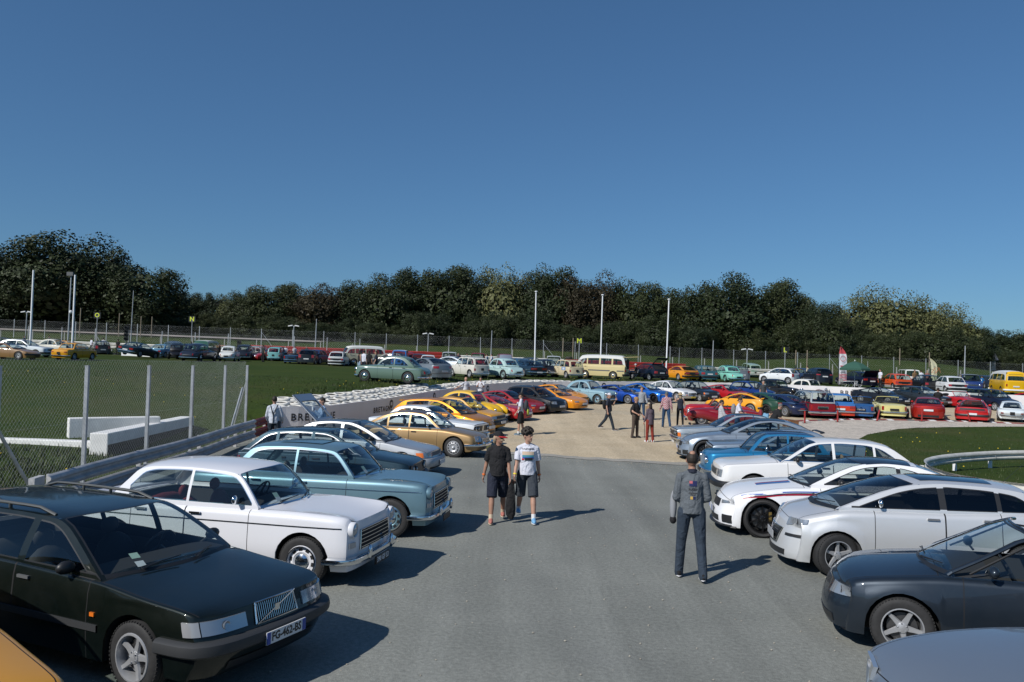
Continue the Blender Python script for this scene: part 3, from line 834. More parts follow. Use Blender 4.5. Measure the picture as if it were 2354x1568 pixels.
def hatch_up(s, z, ang, ln, hw, m, gm=None, nm='tailgate', w2=None):
 """an open tailgate hinged at (s, z)"""
 def f(K):
  mm = m or K['paint']; b = MB(); x = K['mid'] - s; w2_ = w2 or hw
  d = Vector((-math.cos(R(ang)), 0, math.sin(R(ang)))); nrm = Vector((d.z, 0, -d.x))
  def pt(t, y, o): return Vector((x, 0, z)) + d * (ln * t) + Vector((0, y, 0)) + nrm * o
  T = [0, .07, .74, 1.0]; Y = [-1, -.84, 0, .84, 1]
  g = MB()
  for i in range(3):
   for j in range(4):
    wa, wb = hw + (w2_ - hw) * T[i], hw + (w2_ - hw) * T[i+1]
    for o in (0, .035):
     q = [pt(T[i], Y[j] * wa, o), pt(T[i], Y[j+1] * wa, o), pt(T[i+1], Y[j+1] * wb, o), pt(T[i+1], Y[j] * wb, o)]
     if i == 1 and j in (1, 2) and gm is not False:
      if o == 0: g.poly(q, GLASS)
     else: b.poly(q, mm)
  ring = [pt(0, -hw, 0), pt(0, hw, 0), pt(1, w2_, 0), pt(1, -w2_, 0)]
  for p, q in zip(ring, ring[1:] + ring[:1]): b.tube(p, q, .02, mm, 5)
  o = b.build(nm, K['root'], 30); g.build('window', o)
  b = MB(); b.tube(pt(.45, hw * .9, .02), Vector((x - .12, hw * .9, z - .45)), .008, BLACK, 5); b.tube(pt(.45, -hw * .9, .02), Vector((x - .12, -hw * .9, z - .45)), .008, BLACK, 5); b.build('gas_strut', K['root'])
 return f
def softtop_folded(s, z, hw, m=BLACK, l=.35, h=.10):
 def f(K):
  b = MB(); b.ell((K['mid'] - s, 0, z), (l / 2, hw, h), m, 16, 8); b.ell((K['mid'] - s + .04, 0, z + .04), (l / 2.6, hw * .97, h * .8), m, 16, 8); b.build('folded_hood', K['root'], 60)
 return f
def stickers(n=2):
 def f(K):      # insurance papers inside the windscreen corner
  rows, pts = K['rows'], K['pts']; i = 1; p0, p1 = pts[1], pts[2]; y = 3
  b = MB()
  for k in range(n):
   a = p0[-5].lerp(p1[-5], .10 + .45 * k) + Vector((-.012, 0, 0)); c_ = p0[-6].lerp(p1[-6], .10 + .45 * k) + Vector((-.012, 0, 0))
   up_ = (p1[-5] - p0[-5]).normalized() * .075; wv = (c_ - a).normalized() * .085
   b.poly([a, a + wv, a + wv + up_, a + up_], STICK if k else WHITEP)
  b.build('paper_sticker', K['root'])
 return f
PW, PB = (.52, .11), (.50, .11)
# ------------------------------------------------------------------ the cars, (distance back from the front bumper, height)
D = {}
D['saloon60'] = dict(L=4.44, fa=.72, ra=3.56, wr=.325, z0=.21,
  top=[(0,.78),(.3,.86),(.9,.935),(1.5,.99),(3.3,.99),(3.9,.95),(4.3,.87),(4.44,.80)],
  sho=[(0,.84),(.10,.895),(.4,.925),(1.0,.945),(1.5,.945),(3.3,.945),(4.0,.95),(4.3,.95),(4.44,.93)],
  wid=[(0,.77),(.3,.81),(1,.835),(3,.835),(4,.81),(4.44,.77)], rc=(.09,.11), kt=.03, kb=.07, zm=.5, tp=3.0,
  nose=[(.2,.08),(.5,.03),(.7,.04),(.9,.07)], tail=[(.2,.12),(.9,0)], bowF=(.03,.05), bowR=(.04,.06),
  side=[(1.40,.965),(1.54,1.14),(1.70,1.31),(1.80,1.375),(2.05,1.41),(2.6,1.43),(3.08,1.415),(3.30,1.37),(3.46,1.22),(3.70,.98)], i1=3, i2=7,
  gi=.07, gw=.62, crown=.05, pc=3.6, pill=[(2.46,.04)], ic=.10, ia=.034, it=.042, apw=.034, trim=CHROME, bow=(.22,.10,.14,.06), wheels='cap', hood=(.03,1.36), trunk=(3.72,4.42), doors=[(1.5,2.455),(2.465,3.30)], mirror='chrome', handm=CHROME, wr_=(1.5,3.40), hz=.11, mirx=.30,
  lines=[(.775,.014,CHROME,'side_trim',.15,4.3,.008)],
  fit=[fitF(lamps=[('round',.64,.745,.092,'body',.015,.05)], grille=(.50,.47,.72,.47), slats=5, gm=DARK, bump=(.36,.10,1.05,CHROME,.11), plate=(.27,.48,.11,PLATEB,.14), ind=[(.62,.74,.52,.59,LENS)]), override,
       fitR(lamps=[(.60,.72,.60,.86)], bump=(.42,.10,1.0,CHROME,.09), plate=(.62,.48,.11,PLATEB)), stickers(2)])
DB = mat('dark_bumper', (.032, .034, .037), .6)
D['estate90'] = dict(L=4.68, fa=.88, ra=3.55, wr=.315, z0=.21,
  top=[(0,.75),(.25,.79),(.9,.87),(1.45,.93),(4.4,.97),(4.71,.95)], sho=[(0,.735),(.2,.77),(.9,.84),(1.45,.895),(3.5,.94),(4.71,.94)],
  wid=[(0,.83),(.3,.865),(1,.88),(4,.875),(4.71,.83)], rc=(.022,.03), kt=.035, kb=.02, zm=.6, crease=[(.80,.008)], tp=3.2,
  nose=[(.2,.12),(.36,.03),(.5,.0),(.57,.03),(.77,.09)], tail=[(.3,0),(1.0,.03)], bowF=(.07,.10), bowR=(.04,.06),
  side=[(1.40,.91),(1.78,1.145),(2.10,1.305),(2.25,1.34),(2.8,1.36),(3.6,1.355),(4.35,1.32),(4.53,1.12),(4.64,.96)], i1=3, i2=6,
  gi=.055, gw=.645, crown=.03, pc=5, pill=[(2.50,.10),(3.42,.09)], wheels='alloy5', hood=(.05,1.35), doors=[(1.47,2.52),(2.53,3.44)], mirror='body', mirm=BLACK, handm=GREYP, mirx=.36, hz=.10, ia=.065, it=.045, bow=(.20,.12,.05,.03), shelf=.3,
  lines=[(.50,.06,DB,'side_moulding',1.32,3.2,.014)],
  fit=[fitF(lamps=[('rect',.37,.80,.59,.705,.0)], grille=(.27,.575,.75,.25), slats=22, gv=True, gm=DARK, bump=[(.485,.13,1.26,DB,.075)], plate=(.455,.52,.11,PLATEW,.085,'FG-462-BS',BLACK,True), lower=[(-.55,.55,.25,.33,BLACK)], ind=[(.81,.95,.59,.705,mat('clear_lens',(.36,.36,.37),.2,.2,1.0))]),
       rails(mat('rail_grey', (.07, .075, .075), .5), 2.35, 4.2), stickers(2), fitR(lamps=[(.68,.86,.62,1.2)], bump=(.45,.16,1.1,DB,.06), plate=(.75,.5,.11,PLATEW))])
def badge_grille(K):     # diagonal bar and mirror-side indicator
 b = MB(); E = K['E']; b.tube(E('F', -.27, .575, .02), E('F', .27, .755, .02), .008, CHROME, 5); p = E('F', 0, .665, .02); b.box(p, (.012, .06, .06), CHROME); b.build('badge_bar', K['root'])
 for sg in (1, -1):
  b = MB(); s = 1.38; b.box((K['mid'] - s, sg * (K['yS'](s, .62) + .005), .62), (.055, .02, .035), AMBER); b.build('indicator', K['root'])
D['estate90']['fit'].append(badge_grille)
D['hatch80'] = dict(L=4.0, fa=.78, ra=3.24, wr=.30, z0=.20,
  top=[(0,.74),(.15,.80),(.7,.88),(1.22,.94),(3.7,.92),(4.0,.90)], sho=[(0,.70),(.12,.75),(.7,.83),(1.25,.89),(3.6,.92),(4.0,.90)],
  wid=[(0,.78),(.25,.82),(1,.835),(3.2,.83),(4.0,.79)], rc=(.045,.055), kt=.07, kb=.04, zm=.55, tp=4,
  nose=[(.2,.08),(.4,.0),(.56,.03),(.8,.07)], tail=[(.3,0),(.9,.02)], bowF=(.05,.09), bowR=(.04,.06),
  side=[(1.18,.905),(1.55,1.16),(1.86,1.33),(2.05,1.37),(2.6,1.39),(3.1,1.37),(3.38,1.32),(3.66,1.13),(3.90,.93)], i1=3, i2=6,
  gi=.06, gw=.60, crown=.04, pc=3.5, pill=[(2.30,.07),(3.10,.07)], wheels='alloys', hood=(.04,1.10), doors=[(1.3,2.34),(2.35,3.1)], mirror='black', handm=BLACK, mirx=.32, ic=.10, ia=.042, it=.04,
  lines=[(.52,.05,BLACK,'side_moulding',1.2,2.9,.014)],
  fit=[fitF(lamps=[('round',.56,.62,.088,BLACK),('round',.36,.62,.062,BLACK)], grille=(.72,.52,.72,.70), gm=BLACK, bump=(.42,.17,1.1,BLACK,.08), plate=(.41,.52,.11,PLATEW,.1)), stickers(1),
       fitR(lamps=[(.48,.80,.62,.82)], bump=(.42,.17,1.0,BLACK,.08), plate=(.66,.5,.11,PLATEW))])
D['bx'] = dict(L=4.23, fa=.82, ra=3.475, wr=.30, z0=.18,
  top=[(0,.66),(.15,.70),(.7,.79),(1.4,.90),(3.6,.92),(4.23,.86)], sho=[(0,.62),(.15,.66),(.7,.75),(1.4,.86),(3.4,.90),(4.23,.84)],
  wid=[(0,.76),(.3,.81),(1,.835),(3.2,.835),(4.23,.77)], rc=(.03,.04), kt=.06, kb=.02, zm=.5, tp=5,
  nose=[(.18,.06),(.35,0),(.46,.02),(.5,.07),(.68,.10)], tail=[(.3,0),(.9,.03)], bowF=(.06,.10),
  side=[(1.28,.875),(1.75,1.14),(2.12,1.29),(2.3,1.33),(2.8,1.345),(3.25,1.31),(3.6,1.18),(4.05,.93)], i1=3, i2=5,
  gi=.06, gw=.60, crown=.03, pc=4, pill=[(2.48,.08),(3.25,.07)], wheels='alloys', hood=(.04,1.22), doors=[(1.4,2.45),(2.46,3.2)], mirror='black', mirx=.36, ia=.06,
  fit=[fitF(lamps=[('rect',.42,.80,.51,.63,.0)], grille=(.40,.53,.62), gm=GREYP, bump=[(.38,.22,1.25,mat('silver_plastic',(.36,.38,.40),.4,.3),.07)], plate=(.36,.52,.11,PLATEW,.09), ind=[(.80,.98,.51,.63,AMBER)], lower=[(-.6,.6,.20,.26,BLACK)]), stickers(1),
       fitR(lamps=[(.5,.8,.6,.75)], bump=(.4,.2,1.0,GREYP,.06), plate=(.6,.5,.11,PLATEW))])
D['gs'] = dict(L=4.18, fa=.86, ra=3.41, wr=.315, z0=.19, skirt=False,
  top=[(0,.60),(.12,.68),(.6,.80),(1.4,.90),(3.5,.90),(4.18,.74)], sho=[(0,.58),(.12,.66),(.6,.77),(1.4,.86),(3.4,.86),(4.18,.72)],
  wid=[(0,.72),(.3,.78),(1,.80),(2.6,.80),(3.6,.75),(4.18,.68)], rc=(.09,.10), kt=.05, kb=.06, zm=.5,
  nose=[(.2,.10),(.45,0),(.7,.06)], tail=[(.2,.15),(.5,0),(.8,.04)], bowF=(.12,.10), bowR=(.06,.08), rise=.04,
  side=[(1.32,.86),(1.62,1.10),(1.86,1.27),(2.05,1.32),(2.5,1.345),(2.9,1.32),(3.3,1.22),(3.7,1.05),(4.02,.86)], i1=3, i2=6,
  gi=.07, gw=.56, crown=.05, pill=[(2.40,.05),(3.15,.06)], trim=CHROME, wheels='cover', hood=(.04,1.26), doors=[(1.42,2.38),(2.39,3.1)], mirror='chrome', handm=CHROME, ia=.05, bow=(.2,.1,.1,.05),
  fit=[fitF(lamps=[('rect',.44,.70,.52,.68,.0)], grille=(.38,.50,.60), slats=5, gm=BLACK, bump=[(.40,.10,1.05,CHROME,.09)], plate=(.30,.48,.11,PLATEY,.12), ind=[(.46,.60,.44,.48,AMBER)]), stickers(2),
       fitR(lamps=[(.5,.68,.55,.70)], bump=(.42,.10,1.0,CHROME,.08), plate=(.55,.5,.11,PLATEY))])
D['box80'] = dict(L=4.33, fa=.80, ra=3.37, wr=.305, z0=.20,
  top=[(0,.80),(.1,.84),(.7,.89),(1.35,.93),(3.4,.95),(4.0,.94),(4.33,.90)], sho=[(0,.76),(.1,.80),(.7,.85),(1.35,.885),(3.4,.91),(4.33,.88)],
  wid=[(0,.77),(.3,.80),(1,.82),(3.4,.82),(4.33,.78)], rc=(.03,.04), kt=.04, kb=.03, zm=.6, tp=5,
  nose=[(.2,.10),(.45,.05),(.8,0)], tail=[(.3,.05),(.9,0)], bowF=(.04,.03), bowR=(.03,.04), crease=[(.72,.008)],
  side=[(1.32,.90),(1.68,1.14),(1.94,1.30),(2.1,1.34),(2.5,1.36),(2.95,1.345),(3.15,1.30),(3.42,1.10),(3.60,.93)], i1=3, i2=6,
  gi=.06, gw=.58, crown=.035, pc=4, pill=[(2.58,.06)], trim=CHROME, wheels='alloys', hood=(.03,1.24), trunk=(3.68,4.31), doors=[(1.42,2.56)], mirror='black', handm=CHROME, ia=.055, ic=.14,
  fit=[fitF(lamps=[('round',.62,.66,.078,BLACK),('round',.42,.66,.066,BLACK)], grille=(.74,.56,.75), gm=BLACK, bump=[(.42,.11,1.1,CHROME,.10)], plate=(.40,.5,.11,PLATEW,.12), lower=[(-.06,-.01,.56,.75,CHROME),(.01,.06,.56,.75,CHROME)]), stickers(1),
       fitR(lamps=[(.5,.76,.62,.76)], bump=(.42,.11,1.05,CHROME,.08), plate=(.56,.5,.11,PLATEW))])
D['hot_hatch'] = dict(L=4.3, fa=.86, ra=3.44, wr=.325, z0=.17, flare=.03,
  top=[(0,.66),(.2,.76),(.7,.90),(1.2,1.0),(3.9,1.02),(4.3,.98)], sho=[(0,.62),(.2,.72),(.7,.86),(1.2,.94),(3.6,1.0),(4.3,.96)],
  wid=[(0,.76),(.35,.86),(1,.90),(3.3,.90),(4.3,.80)], rc=(.08,.09), kt=.06, kb=.05, zm=.6,
  nose=[(.15,.02),(.35,0),(.7,.12)], tail=[(.3,0),(1.0,.06)], bowF=(.16,.16), bowR=(.08,.10),
  side=[(1.05,.96),(1.5,1.20),(1.95,1.38),(2.2,1.43),(2.7,1.45),(3.3,1.42),(3.7,1.36),(4.0,1.18),(4.2,1.0)], i1=3, i2=6,
  gi=.09, gw=.58, crown=.05, pill=[(2.55,.10)], blk=1, bpill=BLACK, wheels='mesh10', hood=(.10,1.02), doors=[(1.5,2.8)], mirror='body', mirx=.5, wr_=(1.35,3.6), ib=.03, ia=.07, bow=(.26,.14,.10,.06),
  fit=[fitF(lamps=[('rect',.46,.86,.60,.72,.04)], grille=(.40,.36,.50,.5), gm=BLACK, plate=(.44,.52,.11,PLATEW,.04), lower=[(-.70,.70,.2,.32,BLACK)], ind=[]), stickers(1), spoiler(1.37, 3.95, .56, post=False),
       fitR(lamps=[(.5,.82,.80,.95)], plate=(.62,.52,.11,PLATEW), panel=(.6,.2,.34,BLACK))])
D['small80'] = dict(L=3.6, fa=.66, ra=3.06, wr=.285, z0=.19, flare=.02,
  top=[(0,.70),(.15,.76),(.6,.83),(1.1,.90),(3.3,.88),(3.6,.84)], sho=[(0,.66),(.15,.72),(.6,.79),(1.1,.86),(3.3,.87),(3.6,.82)],
  wid=[(0,.74),(.3,.77),(1,.785),(3,.785),(3.6,.74)], rc=(.05,.055), kt=.05, kb=.03, zm=.5, tp=4,
  nose=[(.2,.05),(.4,0),(.55,.04),(.75,.09)], tail=[(.3,0),(.9,.05)], bowF=(.05,.10), bowR=(.05,.08),
  side=[(1.02,.875),(1.38,1.12),(1.64,1.29),(1.8,1.34),(2.3,1.365),(2.8,1.34),(3.05,1.28),(3.3,1.06),(3.48,.87)], i1=3, i2=6,
  gi=.06, gw=.56, crown=.04, pc=3.2, pill=[(2.30,.09)], wheels='alloys', hood=(.04,.96), doors=[(1.12,2.26)], mirror='black', mirx=.30, ic=.10,
  lines=[(.50,.05,BLACK,'side_moulding',1.05,2.65,.014)],
  fit=[fitF(lamps=[('rect',.42,.70,.56,.68,.0)], grille=(.38,.57,.67), gm=BLACK, slats=3, frame_=GREYP, bump=(.40,.20,1.05,BLACK,.07), plate=(.40,.5,.11,PLATEW,.09), ind=[(.70,.80,.56,.68,AMBER)]), stickers(1),
       fitR(lamps=[(.50,.73,.56,.74)], bump=(.38,.18,.95,BLACK,.07), plate=(.62,.5,.11,PLATEB), panel=(.50,.56,.74,BLACK))])
D['beetle'] = dict(L=4.07, fa=.75, ra=3.15, wr=.33, z0=.24,
  top=[(0,.52),(.06,.66),(.3,.82),(.7,.93),(1.2,.99),(3.2,.98),(3.6,.82),(3.9,.62),(4.07,.48)], sho=[(0,.46),(.06,.56),(.3,.70),(.7,.84),(1.2,.90),(3.0,.90),(3.5,.74),(3.9,.54),(4.07,.42)],
  wid=[(0,.20),(.1,.36),(.4,.52),(.9,.62),(1.5,.66),(2.6,.66),(3.2,.60),(3.8,.40),(4.07,.22)], rc=(.14,.14), kt=.04, kb=.03, zm=.5, Ra=.40,
  nose=[(.2,.1),(.5,0)], bowF=(.10,.1), bowR=(.10,.1), wi=-.02,
  side=[(1.12,.93),(1.26,1.15),(1.42,1.33),(1.6,1.40),(2.0,1.44),(2.4,1.42),(2.75,1.33),(3.05,1.15),(3.30,.93)], i1=3, i2=6,
  gi=.03, gw=.50, crown=.06, pc=2.2, pill=[(2.16,.07)], ia=.07, ic=.12, it=.08, trim=CHROME, wheels='cap', hood=(.05,1.04), doors=[(1.24,2.12)], mirror='chrome', handm=CHROME, wr_=(1.3,2.85), bow=(.10,.06,.10,.06), cpw=.14,
  fit=[lambda K: (loft(K['root'],'front_wing',[(.02,.56,.50,.05,.10),(.10,.60,.52,.14,.20),(.30,.63,.56,.20,.27),(.6,.66,.58,.21,.30),(.9,.66,.54,.20,.28),(1.15,.64,.44,.15,.22),(1.35,.62,.32,.08,.10)],K['paint'],K['mid']),
                  loft(K['root'],'rear_wing',[(2.55,.62,.34,.10,.12),(2.75,.66,.48,.16,.24),(3.1,.68,.56,.21,.30),(3.5,.66,.53,.20,.28),(3.85,.60,.46,.14,.20),(4.0,.56,.42,.06,.10)],K['paint'],K['mid']),
                  loft(K['root'],'running_board',[(1.2,.70,.27,.10,.03),(2.7,.70,.27,.10,.03)],BLACK,K['mid'])),
       lambda K: [loft(K['root'],'headlight',[(.10,.62,.64,.085,.085),(.06,.62,.645,.082,.082),(.03,.62,.648,.05,.05)],LENS,K['mid'])],
       lambda K: [loft(K['root'],'front_bumper',[(-.10,.0,.38,.01,.05),(-.11,.0,.38,.7,.05),(-.07,.0,.38,.78,.05),(-.05,0,.38,.78,.05)],CHROME,K['mid'],both=False),loft(K['root'],'rear_bumper',[(4.10,0,.38,.74,.05),(4.16,0,.38,.70,.05),(4.17,0,.38,.01,.05)],CHROME,K['mid'],both=False)]])
D['wedge'] = dict(L=4.33, fa=.98, ra=3.32, wr=.31, z0=.16, flare=.03, Ra=.355,
  top=[(0,.50),(.15,.58),(.8,.73),(1.45,.84),(3.2,.92),(3.9,.90),(4.33,.84)], sho=[(0,.48),(.15,.56),(.8,.71),(1.45,.80),(2.6,.86),(3.6,.90),(4.33,.82)],
  wid=[(0,.74),(.35,.83),(1,.87),(3.3,.88),(4.33,.80)], rc=(.06,.08), kt=.07, kb=.04, zm=.48,
  nose=[(.15,.05),(.35,0),(.6,.10)], tail=[(.2,.08),(.6,0),(.9,.04)], bowF=(.16,.12), bowR=(.06,.08),
  side=[(1.38,.825),(1.85,1.02),(2.15,1.13),(2.35,1.165),(2.7,1.18),(3.1,1.14),(3.5,1.05),(4.0,.89)], i1=3, i2=5,
  gi=.09, gw=.52, crown=.04, pill=[(2.72,.09)], blk=1, bpill=BLACK, wheels='bbs', hood=(.05,1.3), doors=[(1.55,2.68)], mirror='body', mirx=.45, ia=.06, ic=.14, bow=(.24,.12,.08,.04), rearseat=False, seatz=.42, head=False, seatx=2.45,
  fit=[fitF(lamps=[('rect',.46,.74,.50,.57,.0)], grille=(.30,.26,.34), gm=BLACK, plate=(.40,.5,.11,PLATEW,.03), ind=[(.58,.74,.38,.43,AMBER)]), stickers(1),
       fitR(lamps=[(.30,.72,.62,.74)], plate=(.48,.5,.11,PLATEW), bump=(.40,.12,1.0,BLACK,.04))])
D['gta'] = dict(D['wedge'], wheels='bbs', sideg={}, side=[(1.36,.82),(1.82,1.02),(2.1,1.14),(2.28,1.17),(2.65,1.18),(3.05,1.14),(3.5,1.04),(4.15,.90)],
  fit=[fitF(lamps=[('rect',.40,.76,.47,.56,.0)], gm=BLACK, plate=(.38,.5,.11,PLATEW,.03), lower=[(-.5,.5,.2,.28,BLACK)]), stickers(1), fitR(lamps=[(.3,.74,.62,.74)], plate=(.5,.5,.11,PLATEW), panel=(.76,.6,.76,BLACK)), spoiler(.93, 4.2, .7, post=False)])
D['a310'] = dict(D['wedge'], L=4.25, flare=.05, wheels='alloys', top=[(0,.5),(.15,.56),(.8,.70),(1.4,.82),(3.2,.88),(3.8,.90),(4.25,.86)], louv=1,
  fit=D['wedge']['fit'] + [louvres(3.0, 3.8, 6), spoiler(.93, 4.1, .74, BLACK, .22, False), lambda K: K['patch']('R',[(-.62,.70),(.62,.70),(.62,.80),(-.62,.80)],BLACK,'rear_panel',.02)])
D['clio'] = dict(L=3.77, fa=.78, ra=3.25, wr=.30, z0=.18, flare=.015,
  top=[(0,.68),(.15,.76),(.6,.87),(1.05,.97),(3.4,.96),(3.77,.90)], sho=[(0,.62),(.15,.71),(.6,.82),(1.05,.90),(3.4,.95),(3.77,.88)],
  wid=[(0,.70),(.3,.79),(1,.82),(3,.82),(3.77,.75)], rc=(.09,.10), kt=.06, kb=.05, zm=.55,
  nose=[(.15,.04),(.35,0),(.7,.10)], tail=[(.3,0),(.95,.05)], bowF=(.14,.12), bowR=(.08,.10),
  side=[(.95,.92),(1.35,1.17),(1.70,1.35),(1.92,1.40),(2.4,1.42),(2.9,1.40),(3.25,1.33),(3.48,1.12),(3.62,.94)], i1=3, i2=6,
  gi=.08, gw=.58, crown=.05, pill=[(2.36,.10)], bpill=BLACK, wheels='alloys', hood=(.05,.9), doors=[(1.15,2.34)], mirror='body', mirx=.42, ia=.07, bow=(.22,.12,.08,.05),
  fit=[fitF(lamps=[('rect',.40,.72,.54,.70,.03)], grille=(.34,.58,.66,.30), gm=BLACK, plate=(.42,.5,.11,PLATEW,.03), lower=[(-.5,.5,.24,.34,BLACK)]), stickers(1), antenna(1.98,0),
       fitR(lamps=[(.5,.76,.66,.95)], plate=(.55,.5,.11,PLATEW))])
D['round50'] = dict(L=4.2, fa=.72, ra=3.25, wr=.325, z0=.22,
  top=[(0,.70),(.1,.80),(.5,.91),(1.35,1.0),(3.1,.98),(3.7,.88),(4.1,.70),(4.2,.58)], sho=[(0,.74),(.1,.82),(.5,.90),(1.35,.92),(3.1,.90),(3.7,.86),(4.1,.76),(4.2,.64)],
  wid=[(0,.66),(.2,.74),(.8,.79),(2.0,.80),(3.4,.77),(4.0,.68),(4.2,.58)], rc=(.14,.14), kt=.03, kb=.07, zm=.5, tp=2.4,
  nose=[(.2,.1),(.5,0),(.8,.08)], tail=[(.2,.15),(.5,0),(.8,.10)], bowF=(.05,.12), bowR=(.10,.14),
  side=[(1.32,.95),(1.46,1.16),(1.62,1.34),(1.8,1.43),(2.2,1.48),(2.6,1.46),(2.9,1.38),(3.15,1.20),(3.38,.96)], i1=3, i2=6,
  gi=.11, gw=.54, crown=.06, pc=2.2, pill=[(2.30,.06)], ia=.055, ic=.20, it=.075, trim=CHROME, wheels='cap', hood=(.04,1.25), trunk=(3.45,4.15), doors=[(1.42,2.28),(2.29,3.05)], mirror='chrome', handm=CHROME, wr_=(1.38,3.1), bow=(.14,.08,.14,.08), cpw=.14, rv=(.15,.82),
  lines=[(.76,.014,CHROME,'side_trim',.25,3.9,.008)],
  fit=[fitF(lamps=[('round',.56,.70,.09,None,.02,.08)], grille=(.34,.42,.66,.26), slats=4, gm=DARK, bump=(.34,.11,.95,CHROME,.11), plate=(.27,.45,.11,PLATEB,.14), ind=[(.52,.6,.50,.54,AMBER)]),
       fitR(lamps=[(.52,.60,.56,.72)], bump=(.36,.11,.95,CHROME,.10), plate=(.52,.44,.11,PLATEB))])
D['ponton'] = dict(D['round50'], L=4.47, fa=.75, ra=3.41, wr=.33,
  top=[(0,.74),(.1,.83),(.6,.94),(1.5,1.0),(3.3,1.0),(4.0,.92),(4.4,.74),(4.47,.62)], sho=[(0,.78),(.1,.86),(.6,.93),(1.5,.94),(3.3,.93),(4.0,.90),(4.4,.80),(4.47,.70)],
  wid=[(0,.70),(.2,.78),(.8,.83),(2.2,.84),(3.6,.81),(4.3,.74),(4.47,.66)], gw=.57,
  side=[(1.46,.97),(1.60,1.17),(1.78,1.36),(1.98,1.45),(2.4,1.50),(2.85,1.48),(3.2,1.39),(3.45,1.20),(3.72,.97)], pill=[(2.52,.06)], doors=[(1.55,2.5),(2.51,3.3)], wr_=(1.5,3.35), hood=(.04,1.38), trunk=(3.8,4.4), lines=[(.80,.014,CHROME,'side_trim',.25,4.2,.008)])
D['mcoupe'] = dict(L=4.67, fa=.80, ra=3.61, wr=.345, z0=.15, flare=.035, Ra=.385,
  top=[(0,.58),(.15,.69),(.6,.84),(1.3,.94),(1.7,.99),(3.9,1.02),(4.45,1.0),(4.67,.93)], sho=[(0,.54),(.15,.64),(.6,.80),(1.4,.90),(2.6,.93),(3.7,.97),(4.5,.96),(4.67,.88)],
  wid=[(0,.78),(.35,.89),(1,.92),(2.4,.90),(3.5,.93),(4.4,.86),(4.67,.80)], rc=(.08,.11), kt=.07, kb=.05, zm=.52, crease=[(.78,.006)],
  nose=[(.12,.02),(.3,.0),(.5,.06),(.72,.12)], tail=[(.2,.04),(.6,0),(1.0,.06)], bowF=(.20,.20), bowR=(.08,.12),
  side=[(1.62,.95),(2.05,1.16),(2.4,1.30),(2.62,1.345),(2.95,1.37),(3.35,1.345),(3.75,1.24),(4.28,1.02)], i1=3, i2=5,
  gi=.12, gw=.55, crown=.05, pill=[(3.12,.07)], bpill=BLACK, wheels='mesh10', tw=.26, wi=.145, hood=(.10,1.52), doors=[(1.78,3.1)], mirror='body', mirm=BLACK, mirx=.50, ia=.07, ic=.18, ib=.03, bow=(.26,.14,.10,.05), wr_=(1.85,3.85), caliper=1, seatx=2.75,
  fit=[fitF(lamps=[('rect',.44,.88,.525,.60,.07,LENS,.015)], grille=None, gm=BLACK, plate=(.40,.52,.11,PLATEW,.05,None,None,True), lower=[(.03,.36,.45,.585,BLACK),(-.36,-.03,.45,.585,BLACK),(-.45,.45,.20,.30,BLACK),(.58,.80,.20,.34,BLACK),(-.80,-.58,.20,.34,BLACK)], bump=[(.155,.03,1.0,BLACK,.06)]), stickers(1),
       fitR(lamps=[(.5,.84,.78,.88)], plate=(.60,.52,.11,PLATEW), panel=(.6,.2,.36,BLACK)), spoiler(1.05, 4.50, .60, BLACK, .14, False)])
D['a110n'] = dict(D['mcoupe'], L=4.18, fa=.85, ra=3.27, wr=.33, Ra=.37, flare=.03, creases=[], crease=[],
  top=[(0,.60),(.15,.68),(.6,.80),(1.3,.88),(3.2,.94),(3.8,.92),(4.18,.84)], sho=[(0,.56),(.15,.64),(.6,.76),(1.3,.84),(2.4,.86),(3.4,.92),(4.0,.90),(4.18,.80)],
  wid=[(0,.70),(.35,.83),(1,.88),(2.3,.86),(3.2,.89),(4.0,.80),(4.18,.74)],
  side=[(1.28,.86),(1.72,1.06),(2.02,1.19),(2.25,1.235),(2.6,1.245),(3.0,1.19),(3.4,1.07),(3.85,.92)], pill=[(2.66,.09)], hood=(.10,1.2), doors=[(1.5,2.62)], wr_=(1.4,3.3), wheels='mesh10', mirror='body', mirm=None, seatx=2.3, rearseat=False, seatz=.45,
  fit=[fitF(lamps=[('rect',.46,.74,.56,.64,.03),('round',.36,.50,.05,BLACK)], gm=BLACK, lower=[(-.55,.55,.2,.32,BLACK)], plate=(.38,.5,.11,PLATEW,.03)), fitR(lamps=[(.42,.78,.74,.80)], plate=(.60,.5,.11,PLATEW), panel=(.55,.18,.32,BLACK))])
D['coupe00'] = dict(D['mcoupe'], flare=.01, wheels='alloys', spo=0, L=4.6, mirm=None, bowR=(.14,.16), fit=[fitF(lamps=[('rect',.42,.80,.58,.68,.04)], grille=(.3,.4,.5), plate=(.4,.5,.11,PLATEW,.04)), fitR(lamps=[(.46,.84,.74,.88)], plate=(.56,.52,.11,PLATEW), bump=(.42,.05,1.0,GREYP,.01))])
